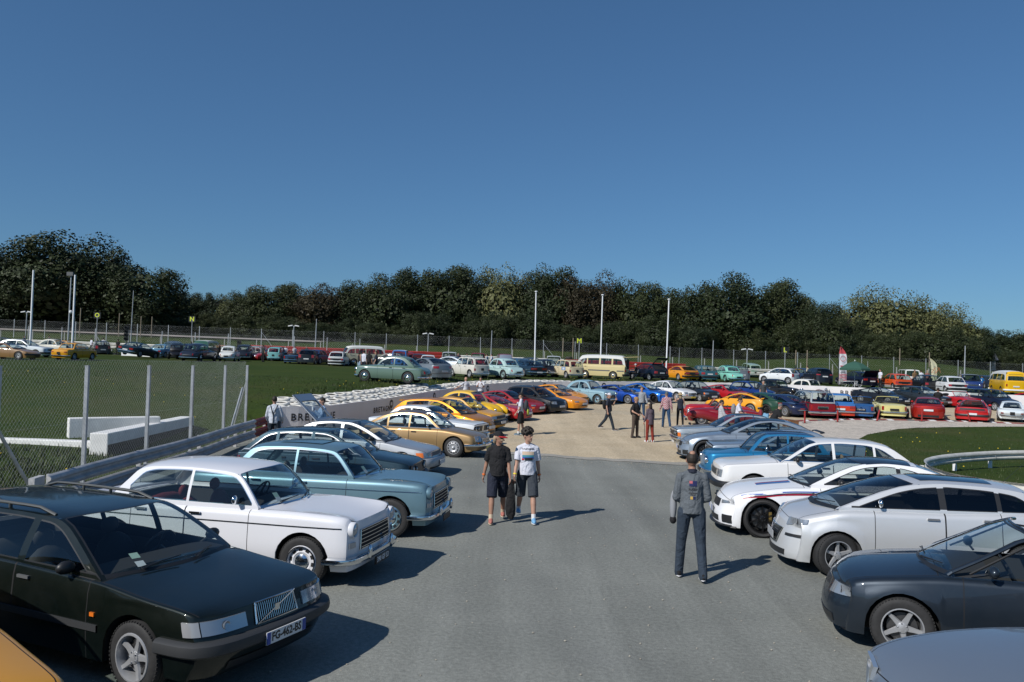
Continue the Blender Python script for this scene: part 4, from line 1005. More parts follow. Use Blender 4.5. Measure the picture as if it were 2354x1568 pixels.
D['hatch08'] = dict(L=3.96, fa=.80, ra=3.34, wr=.32, z0=.18, flare=.015, creases=[], Ra=.36,
  top=[(0,.72),(.15,.80),(.55,.93),(1.0,1.05),(3.6,1.06),(3.96,1.0)], sho=[(0,.66),(.15,.75),(.55,.88),(1.0,.97),(2.2,1.0),(3.5,1.05),(3.96,.98)],
  wid=[(0,.72),(.3,.83),(.9,.865),(3.2,.865),(3.96,.78)], rc=(.10,.12), kt=.06, kb=.05, zm=.6, crease=[(.86,.007)],
  nose=[(.12,.06),(.22,.0),(.45,.03),(.8,.14)], tail=[(.3,0),(1.0,.07)], bowF=(.18,.18), bowR=(.08,.12),
  side=[(.84,.98),(1.25,1.15),(1.68,1.30),(2.0,1.36),(2.35,1.385),(2.9,1.37),(3.35,1.32),(3.62,1.18),(3.82,1.05)], i1=3, i2=6,
  gi=.10, gw=.56, crown=.05, pill=[(2.26,.09),(3.0,.06)], bpill=BLACK, wheels='alloy5', tw=.20, hood=(.10,.80), doors=[(1.32,2.26),(2.27,3.0)], mirror='chrome', mirx=.56, ia=.08, ic=.16, ib=.03, bow=(.28,.16,.08,.05), glassx=1, handm=mat('door_chrome',(.6,.6,.62),.3,.8), trim=BLACK, strim=BLACK, wr_=(1.02,3.55), seatx=2.0,
  fit=[fitF(lamps=[('rect',.46,.90,.66,.80,.08,LENS,.02)], grille=(.30,.36,.60,.40), slats=6, gm=BLACK, plate=(.46,.52,.11,mat('plate_grey',(.35,.36,.38),.5),.04), lower=[(.50,.95,.505,.545,BLACK),(-.95,-.50,.505,.545,BLACK),(-.55,.55,.22,.30,BLACK)]), roofpatch(2.0,3.1,.50,GLASSD,'glass_roof'), antenna(3.3,0,.4,.8),
       fitR(lamps=[(.52,.78,.80,1.0)], plate=(.6,.52,.11,PLATEW))])
D['cabrio90'] = dict(L=4.14, fa=.80, ra=3.38, wr=.315, z0=.18, flare=.015, openc=0, Ra=.36,
  top=[(0,.66),(.15,.74),(.6,.84),(1.3,.94),(3.3,.96),(3.9,.94),(4.14,.88)], sho=[(0,.60),(.15,.69),(.6,.80),(1.3,.88),(3.3,.93),(4.0,.91),(4.14,.84)],
  wid=[(0,.70),(.35,.81),(1,.845),(3.3,.845),(4.14,.77)], rc=(.07,.10), kt=.06, kb=.05, zm=.55, crease=[(.62,.006)],
  nose=[(.15,.04),(.35,0),(.7,.12)], tail=[(.3,0),(.9,.06)], bowF=(.16,.16), bowR=(.08,.12),
  side=[(1.22,.91),(1.62,1.13),(1.95,1.31),(2.06,1.335),(3.1,.96)], i1=3, i2=3, open=3.15,
  gi=.08, gw=.60, crown=.04, wheels='alloy5', tw=.2, hood=(.08,1.14), doors=[(1.36,2.62)], mirror='body', mirx=.40, apw=.05, bow=(.24,.14,.1,.05), seatx=2.25, seatz=.5,
  fit=[fitF(lamps=[('rect',.42,.80,.52,.64,.02)], grille=(.30,.56,.63,.26), gm=BLACK, lower=[(-.55,.55,.22,.30,BLACK)]), softtop_folded(3.02, 1.0, .62),
       fitR(lamps=[(.48,.76,.70,.84)], plate=(.55,.5,.11,PLATEW))])
def door_glass(K):
 for sg in (1, -1):
  b = MB(); m = K['mid']; P = [(1.42,.93),(1.98,1.27),(2.58,1.21),(2.62,.95)]
  b.poly([Vector((m - s, sg * K['yg'](s, z), z)) for s, z in P], GLASS); o = b.build('side_window', K['root'])
  b = MB()
  for (p, q) in ((P[0], P[1]), (P[1], P[2]), (P[2], P[3])): b.tube((m - p[0], sg * K['yg'](*p), p[1]), (m - q[0], sg * K['yg'](*q), q[1]), .012, BLACK, 5)
  b.build('frame', o)
D['cabrio90']['fit'].append(door_glass)
D['roadster'] = dict(L=3.90, fa=.70, ra=3.02, wr=.31, z0=.19,
  top=[(0,.62),(.1,.70),(.6,.80),(1.25,.88),(2.6,.88),(3.3,.86),(3.8,.78),(3.9,.70)], sho=[(0,.64),(.1,.70),(.6,.78),(1.25,.82),(2.6,.84),(3.4,.84),(3.9,.78)],
  wid=[(0,.66),(.25,.73),(1,.76),(3,.76),(3.9,.70)], rc=(.07,.09), kt=.03, kb=.05, zm=.5,
  nose=[(.2,.08),(.45,0),(.7,.06)], tail=[(.3,.05),(.8,0)], bowF=(.08,.10), bowR=(.06,.10),
  side=[(1.30,.85),(1.46,1.02),(1.60,1.16),(1.64,1.175),(2.7,.88)], i1=3, i2=3, open=2.75,
  gi=.09, gw=.60, crown=.02, frame=CHROME, wheels='wire', hood=(.06,1.2), trunk=(2.95,3.85), doors=[(1.4,2.2)], mirror='one', mirx=.2, apw=.03, bow=(.14,.08,.1,.05), seatx=2.2, seatz=.40, head=False, trim=CHROME, rearseat=False,
  fit=[fitF(lamps=[('round',.58,.62,.088)], grille=(.42,.40,.56), slats=8, gv=True, gm=DARK, bump=(.36,.09,.95,CHROME,.09), plate=(.32,.48,.11,PLATEB,.10)), softtop_folded(2.72,.90,.55),
       fitR(lamps=[(.56,.68,.52,.74)], bump=(.40,.09,.9,CHROME,.09), plate=(.56,.48,.11,PLATEB))])
D['wingroad'] = dict(L=3.9, fa=.72, ra=3.02, wr=.33, z0=.22, Ra=.40,
  top=[(0,.58),(.1,.70),(.5,.82),(1.3,.90),(2.6,.86),(3.3,.78),(3.8,.58),(3.9,.48)], sho=[(0,.52),(.1,.62),(.5,.74),(1.3,.82),(2.6,.80),(3.3,.70),(3.9,.44)],
  wid=[(0,.28),(.2,.42),(.8,.54),(1.5,.64),(2.6,.66),(3.2,.56),(3.9,.34)], rc=(.10,.12), kt=.02, kb=.03, zm=.5, wi=-.06,
  nose=[(.2,.1),(.5,0)], bowF=(.14,.12), bowR=(.14,.12),
  side=[(1.38,.86),(1.50,1.02),(1.62,1.16),(1.66,1.175),(2.7,.86)], i1=3, i2=3, open=2.7, gi=.05, gw=.56, crown=.02, frame=CHROME, wheels='wire', hood=(.06,1.3), doors=[(1.5,2.2)], mirror=None, apw=.03, bow=(.05,.03,.1,.05), seatx=2.2, seatz=.42, head=False, trim=CHROME, rearseat=False,
  fit=[lambda K: (loft(K['root'],'front_wing',[(.05,.58,.58,.05,.06),(.14,.60,.58,.14,.16),(.4,.63,.60,.17,.22),(.8,.64,.60,.17,.24),(1.2,.64,.52,.15,.22),(1.6,.63,.42,.12,.18),(2.0,.62,.34,.08,.10)],K['paint'],K['mid']),
                  loft(K['root'],'rear_wing',[(2.2,.62,.42,.08,.14),(2.5,.64,.54,.14,.22),(2.95,.66,.58,.17,.26),(3.4,.64,.54,.15,.24),(3.75,.58,.46,.10,.16),(3.88,.54,.42,.04,.06)],K['paint'],K['mid'])),
       lambda K: [loft(K['root'],'headlight',[(.16,.52,.66,.10,.10),(.06,.52,.66,.095,.095),(.03,.52,.66,.05,.05)],LENS,K['mid'])],
       lambda K: [loft(K['root'],'front_bumper',[(-.12,.0,.40,.01,.05),(-.13,.0,.40,.60,.05),(-.08,.0,.40,.70,.05),(-.06,0,.40,.70,.05)],CHROME,K['mid'],both=False)]])
D['etype'] = dict(L=4.45, fa=1.0, ra=3.44, wr=.32, z0=.20,
  top=[(0,.42),(.1,.52),(.5,.68),(1.2,.82),(1.7,.88),(3.3,.88),(3.9,.78),(4.3,.62),(4.45,.52)], sho=[(0,.42),(.1,.50),(.5,.66),(1.2,.78),(1.7,.80),(3.0,.82),(3.8,.76),(4.3,.62),(4.45,.50)],
  wid=[(0,.30),(.15,.52),(.5,.70),(1.2,.80),(2.5,.81),(3.6,.78),(4.2,.58),(4.45,.40)], rc=(.16,.18), kt=.03, kb=.10, zm=.5,
  nose=[(.2,.15),(.45,0)], tail=[(.2,.2),(.55,0)], bowF=(.14,.15), bowR=(.14,.15),
  side=[(1.66,.84),(1.84,.98),(2.02,1.12),(2.2,1.19),(2.6,1.22),(3.0,1.17),(3.5,1.02),(4.0,.80)], i1=3, i2=5,
  gi=.12, gw=.48, crown=.05, pc=2.2, pill=[(2.62,.05)], trim=CHROME, wheels='wire', hood=(.05,1.55), doors=[(1.78,2.6)], mirror=None, ic=.22, it=.06, bow=(.16,.1,.1,.05), cpw=.16, rearseat=False, seatx=2.5, seatz=.44, head=False,
  fit=[fitF(lamps=[('round',.5,.60,.08)], bump=(.40,.06,.5,CHROME,.06)), fitR(lamps=[(.20,.44,.50,.56)], bump=(.46,.05,.62,CHROME,.05), plate=(.36,.48,.11,PLATEB))])
D['dsbreak'] = dict(L=4.99, fa=.90, ra=4.02, wr=.35, z0=.22, skirt=False, rc=(.08,.09),
  top=[(0,.50),(.1,.62),(.6,.80),(1.5,.92),(4.7,.94),(4.99,.90)], sho=[(0,.50),(.1,.60),(.6,.80),(1.5,.88),(4.0,.88),(4.99,.86)],
  wid=[(0,.72),(.3,.84),(1.2,.90),(3.0,.88),(4.4,.80),(4.99,.74)], kt=.04, kb=.06, zm=.5, nose=[(.2,.1),(.4,0),(.7,.08)], tail=[(.3,0),(.9,.02)], bowF=(.16,.16), bowR=(.03,.05),
  side=[(1.40,.90),(1.62,1.15),(1.86,1.38),(2.05,1.45),(2.6,1.49),(3.6,1.49),(4.6,1.47),(4.76,1.40),(4.90,.92)], i1=3, i2=6,
  gi=.06, gw=.60, crown=.04, pill=[(2.48,.04),(3.40,.05),(4.1,.05)], trim=CHROME, wheels='cap', hood=(.04,1.3), doors=[(1.5,2.46),(2.47,3.38)], mirror='chrome', handm=CHROME, seatm=INTR, rails=1,
  lines=[(.86,.014,CHROME,'side_trim',1.3,4.9,.008)],
  fit=[fitF(lamps=[('rect',.4,.74,.60,.72,.0)], bump=(.38,.12,1.0,CHROME,.1)), rails(CHROME, 2.2, 4.6), fitR(lamps=[(.58,.68,.52,.78)], bump=(.38,.14,1.0,CHROME,.08), plate=(.62,.5,.11,PLATEB), panel=(.3,.58,.72,CHROME))])
D['rear_eng'] = dict(L=3.98, fa=.78, ra=3.05, wr=.29, z0=.20,
  top=[(0,.72),(.1,.80),(.6,.86),(1.15,.92),(3.1,.92),(3.7,.88),(3.9,.80),(3.98,.74)], sho=[(0,.74),(.1,.80),(.6,.84),(1.15,.86),(3.1,.87),(3.8,.85),(3.98,.78)],
  wid=[(0,.68),(.2,.72),(1,.745),(3.2,.745),(3.98,.70)], rc=(.07,.08), kt=.03, kb=.05, zm=.5,
  nose=[(.2,.08),(.5,0),(.8,.05)], tail=[(.3,.04),(.6,0),(.85,.05)], bowF=(.05,.10), bowR=(.04,.08), crease=[(.62,-.012)],
  side=[(1.12,.88),(1.30,1.10),(1.50,1.29),(1.66,1.335),(2.1,1.36),(2.55,1.35),(2.78,1.30),(2.95,1.12),(3.10,.90)], i1=3, i2=6,
  gi=.07, gw=.56, crown=.035, pc=3.2, pill=[(2.10,.05)], trim=CHROME, wheels='min8', hood=(.05,1.05), trunk=(3.2,3.9), doors=[(1.22,2.08),(2.09,2.85)], mirror='chrome', handm=CHROME, wr_=(1.2,2.92), ic=.10,
  fit=[fitF(lamps=[('round',.52,.62,.088)], bump=(.36,.09,.95,CHROME,.09), plate=(.34,.5,.11,PLATEB,.1)), fitR(lamps=[(.44,.64,.62,.68)], bump=(.36,.09,.9,CHROME,.09), plate=(.56,.26,.18,PLATEB))])
D['a110'] = dict(D['etype'], L=3.85, fa=.80, ra=2.9, wr=.29, top=[(0,.44),(.1,.54),(.5,.68),(1.1,.80),(3.0,.82),(3.6,.72),(3.85,.60)], sho=[(0,.42),(.1,.52),(.5,.66),(1.1,.74),(2.8,.78),(3.6,.70),(3.85,.56)],
  wid=[(0,.40),(.2,.64),(.8,.74),(2,.74),(3,.76),(3.6,.70),(3.85,.60)], side=[(1.05,.78),(1.30,.95),(1.52,1.07),(1.7,1.11),(2.0,1.13),(2.4,1.09),(2.8,.97),(3.3,.78)], hood=(.05,.98), doors=[(1.2,2.05)], pill=[(2.05,.05)], gi=.10, gw=.47, wheels='alloys', bow=(.24,.14,.14,.06), seatx=1.95,
  fit=[fitF(lamps=[('round',.5,.55,.085),('round',.3,.50,.06)]), fitR(lamps=[(.44,.62,.50,.57)], bump=(.40,.05,.75,CHROME,.04), plate=(.53,.24,.18,PLATEB))])
D['vintage'] = dict(L=4.45, fa=.70, ra=3.61, wr=.35, z0=.26, Ra=.42,
  top=[(0,.62),(.1,.90),(.5,.96),(1.55,1.02),(3.6,.96),(4.1,.72),(4.3,.50)], sho=[(0,.58),(.1,.82),(.5,.88),(1.55,.92),(3.6,.88),(4.1,.66),(4.45,.44)],
  wid=[(0,.24),(.15,.29),(1.0,.46),(1.6,.60),(2.4,.66),(3.3,.66),(4.0,.56),(4.45,.36)], rc=(.08,.09), kt=.02, kb=.02, zm=.6, wi=-.04,
  nose=[(.2,.0),(.8,.08)], bowF=(.04,.06), bowR=(.14,.10),
  side=[(1.62,.98),(1.72,1.18),(1.84,1.38),(2.0,1.47),(2.5,1.52),(3.1,1.49),(3.45,1.38),(3.7,1.18),(3.92,.90)], i1=3, i2=6,
  gi=.03, gw=.55, crown=.05, pc=2.4, pill=[(2.58,.09)], ia=.06, ic=.26, it=.11, ib=.06, wheels='cap', hood=(.1,1.5), doors=[(1.72,2.55),(2.57,3.3)], mirror=None, handm=CHROME, wr_=(1.72,3.4), bow=(.06,.04,.12,.08), cpw=.2, rv=(.25,.78), apw=.05,
  fit=[lambda K: (loft(K['root'],'front_wing',[(-.05,.66,.34,.03,.06),(.05,.66,.48,.12,.12),(.3,.67,.66,.17,.12),(.65,.67,.72,.18,.12),(1.0,.66,.66,.17,.14),(1.35,.64,.48,.14,.16),(1.75,.62,.32,.12,.08)],K['M'].get('wingm') or K['paint'],K['mid']),
                  loft(K['root'],'rear_wing',[(3.0,.60,.36,.10,.10),(3.25,.64,.56,.15,.18),(3.6,.66,.62,.17,.20),(4.0,.62,.54,.14,.22),(4.35,.56,.40,.08,.16)],K['M'].get('wingm') or K['paint'],K['mid']),
                  loft(K['root'],'running_board',[(1.6,.62,.30,.12,.03),(3.1,.62,.30,.12,.03)],K['M'].get('wingm') or K['paint'],K['mid'])),
       lambda K: [loft(K['root'],'headlight',[(.32,.46,.84,.05,.05),(.22,.46,.84,.11,.11),(.12,.46,.84,.125,.125),(.10,.46,.84,.10,.10)],CHROME,K['mid'])],
       fitF(grille=(.22,.40,.84,.20), slats=12, gv=True, gm=DARK), lambda K: [loft(K['root'],'front_bumper',[(-.20,.0,.42,.01,.05),(-.21,.0,.42,.70,.05),(-.16,.0,.42,.80,.05),(-.14,0,.42,.80,.05)],CHROME,K['mid'],both=False)]])
D['saloon80'] = dict(D['box80'], L=4.71, fa=.92, ra=3.64, wr=.315, wid=[(0,.80),(.3,.86),(1,.89),(3.4,.89),(4.71,.82)], gw=.62, rc=(.05,.06),
  top=[(0,.70),(.15,.75),(.8,.86),(1.5,.94),(3.6,.98),(4.3,.99),(4.71,.95)], sho=[(0,.66),(.15,.71),(.8,.82),(1.5,.89),(3.6,.94),(4.71,.92)], bowF=(.08,.08), bowR=(.06,.08),
  side=[(1.42,.91),(1.82,1.16),(2.15,1.33),(2.35,1.375),(2.8,1.395),(3.25,1.375),(3.55,1.30),(3.9,1.12),(4.18,.97)], pill=[(2.62,.07),(3.5,.06)], doors=[(1.6,2.6),(2.61,3.45)], hood=(.04,1.34), trunk=(4.25,4.69), trim=BLACK, ic=.14, handm=BLACK, crease=[],
  fit=[fitF(lamps=[('rect',.44,.76,.56,.66)], grille=(.42,.57,.65), gm=BLACK, bump=[(.42,.18,1.2,GREYP,.06)], plate=(.40,.5,.11,PLATEW,.08)), stickers(1), spoiler(1.06,4.6,.66,BLACK,.14,True), fitR(lamps=[(.5,.84,.66,.82)], bump=(.42,.18,1.1,GREYP,.06), plate=(.6,.5,.11,PLATEW))])
D['big_coupe'] = dict(D['box80'], L=4.75, fa=.86, ra=3.48, wr=.32, wid=[(0,.80),(.3,.84),(1,.86),(3.4,.86),(4.75,.80)], bowR=(.04,.05),
  top=[(0,.76),(.1,.80),(.8,.86),(1.5,.91),(3.6,.93),(4.4,.91),(4.75,.86)], sho=[(0,.73),(.1,.77),(.8,.83),(1.5,.87),(3.6,.89),(4.75,.84)],
  side=[(1.46,.88),(1.86,1.12),(2.14,1.27),(2.3,1.315),(2.7,1.34),(3.1,1.32),(3.35,1.26),(3.7,1.06),(3.95,.92)], pill=[(2.85,.03)], doors=[(1.6,2.83)], hood=(.03,1.4), trunk=(4.0,4.7), strim=CHROME, wheels='alloys', tub=INT,
  lines=[(.62,.02,CHROME,'side_trim',.1,4.6,.01)],
  fit=[fitF(lamps=[('round',.64,.62,.07,BLACK),('round',.46,.62,.065,BLACK)], grille=(.78,.52,.70), gm=BLACK, bump=[(.43,.10,1.15,CHROME,.10)], plate=(.30,.5,.11,PLATEW,.05), ind=[(.80,.90,.52,.66,AMBER)]), fitR(lamps=[(.4,.76,.6,.75)], bump=(.42,.1,1.1,CHROME,.1), plate=(.55,.5,.11,PLATEW))])
D['fastback'] = dict(D['hatch80'], L=4.5, fa=.82, ra=3.50, wr=.315, wid=[(0,.80),(.3,.85),(1,.86),(3.4,.86),(4.5,.80)], gw=.60, flare=.0,
  top=[(0,.80),(.15,.85),(.8,.92),(1.45,.98),(3.9,.98),(4.5,.94)], sho=[(0,.76),(.15,.82),(.8,.88),(1.45,.93),(3.7,.95),(4.5,.90)],
  side=[(1.42,.95),(1.78,1.18),(2.05,1.34),(2.25,1.39),(2.8,1.42),(3.4,1.40),(3.72,1.34),(4.05,1.14),(4.28,.96)], pill=[(2.55,.06),(3.42,.05)], doors=[(1.55,2.52),(2.53,3.42)], hood=(.04,1.34), trim=CHROME, wheels='steel', ic=.20, lines=[],
  fit=[fitF(lamps=[('rect',.42,.74,.56,.72)], grille=(.40,.57,.71), slats=4, gm=BLACK, bump=[(.40,.14,1.1,BLACK,.10)], plate=(.38,.5,.11,PLATEW,.12)), stickers(1), fitR(lamps=[(.5,.8,.62,.82)], bump=(.42,.14,1.0,BLACK,.08), plate=(.64,.5,.11,PLATEW)), antenna(1.5,.5,.8)])
def windows_van(K): pass
D['r4'] = dict(L=3.67, fa=.62, ra=3.04, wr=.30, z0=.24,
  top=[(0,.72),(.08,.86),(.5,.93),(1.0,.98),(3.4,.95),(3.67,.93)], sho=[(0,.70),(.08,.82),(.5,.88),(1.0,.92),(3.4,.92),(3.67,.90)],
  wid=[(0,.62),(.25,.68),(1,.74),(3,.74),(3.67,.69)], rc=(.05,.06), kt=.02, kb=.06, zm=.55, nose=[(.2,.08),(.5,0),(.8,.05)], tail=[(.3,0),(.9,.02)], bowF=(.04,.08), bowR=(.04,.06),
  side=[(1.02,.94),(1.18,1.18),(1.34,1.40),(1.48,1.46),(2.2,1.50),(2.9,1.48),(3.30,1.44),(3.42,1.34),(3.60,.94)], i1=3, i2=6,
  gi=.05, gw=.58, crown=.045, pc=3, pill=[(1.86,.06),(2.64,.09)], wheels='steel', hood=(.04,.98), doors=[(1.1,1.84),(1.86,2.58)], mirror='chrome', handm=CHROME, ic=.09, it=.07, rv=(.08,.80), trim=BLACK, bow=(.08,.05,.03,.02), cpw=.11,
  fit=[fitF(lamps=[('round',.46,.66,.085)], grille=(.34,.58,.72), slats=4, bump=(.34,.08,.85,CHROME,.08)), fitR(lamps=[(.58,.68,.56,.72)], bump=(.36,.08,.85,CHROME,.08), plate=(.66,.24,.18,PLATEB))])
D['bus'] = dict(rooftwo=1, L=4.5, fa=1.05, ra=3.45, wr=.33, z0=.26, solidtop=0, Ra=.385,
  top=[(0,1.02),(.3,1.12),(4.2,1.16),(4.5,1.12)], sho=[(0,1.04),(.3,1.12),(4.2,1.14),(4.5,1.12)], wid=[(0,.80),(.2,.84),(1,.86),(4,.86),(4.5,.82)], rc=(.02,.03), kt=.02, kb=.03, zm=.7,
  nose=[(.3,.04),(.6,0),(1.1,.05)], tail=[(.3,.02),(1.1,0)], bowF=(.10,.16), bowR=(.04,.10), crease=[(1.08,.012)],
  side=[(.16,1.10),(.26,1.35),(.42,1.66),(.58,1.80),(1.2,1.90),(2.4,1.93),(3.6,1.91),(4.1,1.86),(4.3,1.66),(4.42,1.12)], i1=3, i2=7,
  gi=.03, gw=.68, crown=.06, pc=2.6, pill=[(1.18,.10),(2.28,.14),(3.36,.14)], ic=.16, it=.19, ib=.12, ia=.08, trim=BLACK, wheels='cap', doors=[(.42,1.18)], dash=.4, shelf=.3, mirror='chrome', bigmirror=1, bow=(.10,.08,.05,.03), rv=(.10,.62), wv=(.10,.78), cpw=.16, seatx=1.0, seatz=.6, rearx=2.2, wr_=(.4,4.3), gp=1.6,
  fit=[fitF(lamps=[('round',.56,.80,.09)], bump=(.42,.14,1.0,WHITEP,.08), plate=(.56,.48,.11,PLATEB,.05)), fitR(lamps=[(.64,.74,.72,.92)], bump=(.42,.14,1.0,WHITEP,.08), plate=(.72,.46,.11,PLATEW), panel=None)])
D['suv'] = dict(D['hatch08'], L=4.3, ra=3.55, top=[(0,.82),(.15,.9),(.55,1.0),(1.0,1.08),(3.8,1.12),(4.3,1.05)], sho=[(0,.76),(.15,.84),(.55,.95),(1.0,1.02),(2.2,1.06),(3.8,1.10),(4.3,1.02)], side=[(.95,1.04),(1.35,1.26),(1.7,1.44),(1.95,1.52),(2.4,1.56),(3.1,1.54),(3.6,1.48),(3.9,1.32),(4.15,1.10)], wid=[(0,.76),(.3,.86),(.9,.89),(3.4,.89),(4.3,.80)], mirror='body', fit=[fitF(lamps=[('rect',.44,.84,.74,.86)], plate=(.5,.5,.11,PLATEW)), fitR(lamps=[(.44,.82,.90,1.0)], plate=(.78,.5,.11,PLATEW))])
D['matra'] = dict(D['wedge'], L=4.0, fa=.9, ra=3.25, wheels='steel', flare=0, fit=[fitF(lamps=[], gm=BLACK, grille=(.66,.36,.46), bump=(.42,.10,1.0,BLACK,.05), plate=(.32,.5,.11,PLATEB,.05)), stickers(1), fitR(lamps=[(.4,.7,.6,.7)], plate=(.5,.5,.11,PLATEB))])
D['forties'] = dict(D['ponton'], L=4.9, ra=3.75, wr=.36, top=[(0,.86),(.1,.96),(.8,1.06),(1.6,1.10),(3.6,1.10),(4.3,.98),(4.8,.74),(4.9,.62)], sho=[(0,.72),(.1,.82),(.8,.92),(1.6,.98),(3.6,.96),(4.3,.88),(4.8,.72),(4.9,.60)], wid=[(0,.74),(.2,.84),(1,.92),(3.6,.92),(4.6,.84),(4.9,.70)],
  side=[(1.6,1.04),(1.74,1.22),(1.92,1.44),(2.1,1.56),(2.6,1.62),(3.2,1.58),(3.6,1.46),(3.95,1.22),(4.2,1.0)], doors=[(1.7,2.7),(2.71,3.5)], pill=[(2.7,.09)], wr_=(1.7,3.5), it=.10, gi=.2, gw=.58)
D['kombi'] = D['bus']
# tall square wagon cab: small white and red pickups and vans
D['boxvan'] = dict(D['r4'], L=4.0, fa=.7, ra=3.2, side=[(1.0,1.0),(1.16,1.25),(1.36,1.55),(1.5,1.66),(2.2,1.72),(3.0,1.72),(3.7,1.70),(3.82,1.5),(3.92,1.0)], wid=[(0,.70),(.25,.76),(1,.80),(3,.80),(4.0,.78)], gw=.66, top=[(0,.8),(.08,.92),(.5,.98),(1.0,1.02),(3.8,1.0),(4.0,1.0)], sho=[(0,.76),(.08,.88),(.5,.92),(1.0,.98),(3.8,.98),(4.0,.96)])
CARN = 0
def car(model, p, yaw, colr, label, group, name='car', cat='car', lod=1, anchor=None, met=False, over=None, ground=None, **kw):
 """p: ground point; anchor: which wheel contact stands at p ('fl','fr','rl','rr') or None for the middle"""
 global CARN; CARN += 1; random.seed(CARN)
 M = dict(D[model])
 if over: M.update(over)
 pm = colr if not isinstance(colr, str) else paint(colr, met)
 root, K = build_car(M, name, pm, lod, **kw)
 x, y, z = p
 if isinstance(yaw, tuple):      # relative to the line of sight: ('a', nose left of straight away), ('c', nose right of straight at us)
  ph = math.degrees(math.atan2(x, y)); yaw = (90 - ph + yaw[1]) if yaw[0] == 'a' else (-90 - ph + yaw[1])
 c, s = math.cos(R(yaw)), math.sin(R(yaw))
 if anchor in ('n', 't'):
  ax = K['mid'] - (0 if anchor == 'n' else M['L']); x -= ax * c; y -= ax * s
 elif anchor:
  ax = (K['mid'] - (M['fa'] if anchor[0] == 'f' else M['ra'])); ay = (1 if anchor[1] == 'l' else -1) * (K['wid'](M['fa']) - .02)
  x -= ax * c - ay * s; y -= ax * s + ay * c
 hf = ground or H_in
 e = .9; zf = hf(x + c * 1.3, y + s * 1.3); zb = hf(x - c * 1.3, y - s * 1.3); zl = hf(x - s * .7, y + c * .7); zr = hf(x + s * .7, y - c * .7)
 root.location = (x, y, (zf + zb + zl + zr) / 4)
 root.rotation_euler = (math.atan2(zl - zr, 1.4), -math.atan2(zf - zb, 2.6), R(yaw))
 tag(root, label, cat, group)
 return root, K
# ------------------------------------------------------------------ ground materials
def ground_mat(name, c1, c2, sc, bump=.3, c3=None, fine=180., rough=.9, patch=.35, speck=None, streak=0):
 m = bpy.data.materials.new(name); m.use_nodes = True; t = m.node_tree; b = t.nodes['Principled BSDF']; N = t.nodes.new; Lk = t.links.new
 b.inputs['Roughness'].default_value = rough; b.inputs['Specular IOR Level'].default_value = .12
 g = N('ShaderNodeNewGeometry')
 def noise(s, d=5, r=.6):
  n = N('ShaderNodeTexNoise'); n.inputs['Scale'].default_value = s; n.inputs['Detail'].default_value = d; n.inputs['Roughness'].default_value = r; Lk(g.outputs['Position'], n.inputs['Vector']); return n
 def mp(o, a, b_, c, d):
  r = N('ShaderNodeMapRange'); r.inputs['From Min'].default_value = a; r.inputs['From Max'].default_value = b_; r.inputs['To Min'].default_value = c; r.inputs['To Max'].default_value = d; Lk(o, r.inputs['Value']); return r.outputs[0]
 n1, n2, n3 = noise(sc, 8, .65), noise(fine / 6, 4, .7), noise(fine, 2, .6)
 mx = N('ShaderNodeMix'); mx.data_type = 'RGBA'; mx.inputs['A'].default_value = (*c1, 1); mx.inputs['B'].default_value = (*c2, 1); Lk(mp(n1.outputs['Fac'], .5 - patch / 2, .5 + patch / 2, 0, 1), mx.inputs['Factor'])
 cur = mx.outputs['Result']
 if c3:
  m3 = N('ShaderNodeMix'); m3.data_type = 'RGBA'; m3.inputs['B'].default_value = (*c3, 1); Lk(cur, m3.inputs['A']); Lk(mp(noise(sc * .35, 4, .7).outputs['Fac'], .52, .70, 0, .8), m3.inputs['Factor']); cur = m3.outputs['Result']
 if streak:
  mpn = N('ShaderNodeMapping'); mpn.inputs['Scale'].default_value = (1.1, .07, 1); mpn.inputs['Rotation'].default_value = (0, 0, .12); Lk(g.outputs['Position'], mpn.inputs['Vector'])
  ns = N('ShaderNodeTexNoise'); ns.inputs['Scale'].default_value = 1.0; ns.inputs['Detail'].default_value = 5; ns.inputs['Roughness'].default_value = .6; ns.inputs['Distortion'].default_value = .4; Lk(mpn.outputs[0], ns.inputs['Vector'])
  s0 = N('ShaderNodeVectorMath'); s0.operation = 'SCALE'; Lk(cur, s0.inputs[0]); Lk(mp(ns.outputs['Fac'], .32, .68, 1 - streak, 1 + streak), s0.inputs['Scale']); cur = s0.outputs[0]
 sc1 = N('ShaderNodeVectorMath'); sc1.operation = 'SCALE'; Lk(cur, sc1.inputs[0]); Lk(mp(n2.outputs['Fac'], .3, .7, .78, 1.22), sc1.inputs['Scale'])
 sc2 = N('ShaderNodeVectorMath'); sc2.operation = 'SCALE'; Lk(sc1.outputs[0], sc2.inputs[0]); Lk(mp(n3.outputs['Fac'], .3, .7, .72, 1.28), sc2.inputs['Scale'])
 cur = sc2.outputs[0]
 if speck:
  v = N('ShaderNodeTexVoronoi'); v.inputs['Scale'].default_value = speck[0]; Lk(g.outputs['Position'], v.inputs['Vector'])
  ms = N('ShaderNodeMix'); ms.data_type = 'RGBA'; ms.inputs['B'].default_value = (*speck[1], 1); Lk(cur, ms.inputs['A']); Lk(mp(v.outputs['Distance'], speck[2], speck[2] * .6, 0, 1), ms.inputs['Factor']); cur = ms.outputs['Result']
 Lk(cur, b.inputs['Base Color'])
 bp = N('ShaderNodeBump'); bp.inputs['Strength'].default_value = bump; bp.inputs['Distance'].default_value = .03; Lk(n2.outputs['Fac'], bp.inputs['Height']); Lk(bp.outputs[0], b.inputs['Normal'])
 MATS[name] = m; return m
ASPH = ground_mat('asphalt', (.178, .186, .170), (.236, .243, .222), .25, .35, fine=110, c3=(.15, .155, .15), streak=.14, speck=(3.2, (.34, .34, .32), .035))
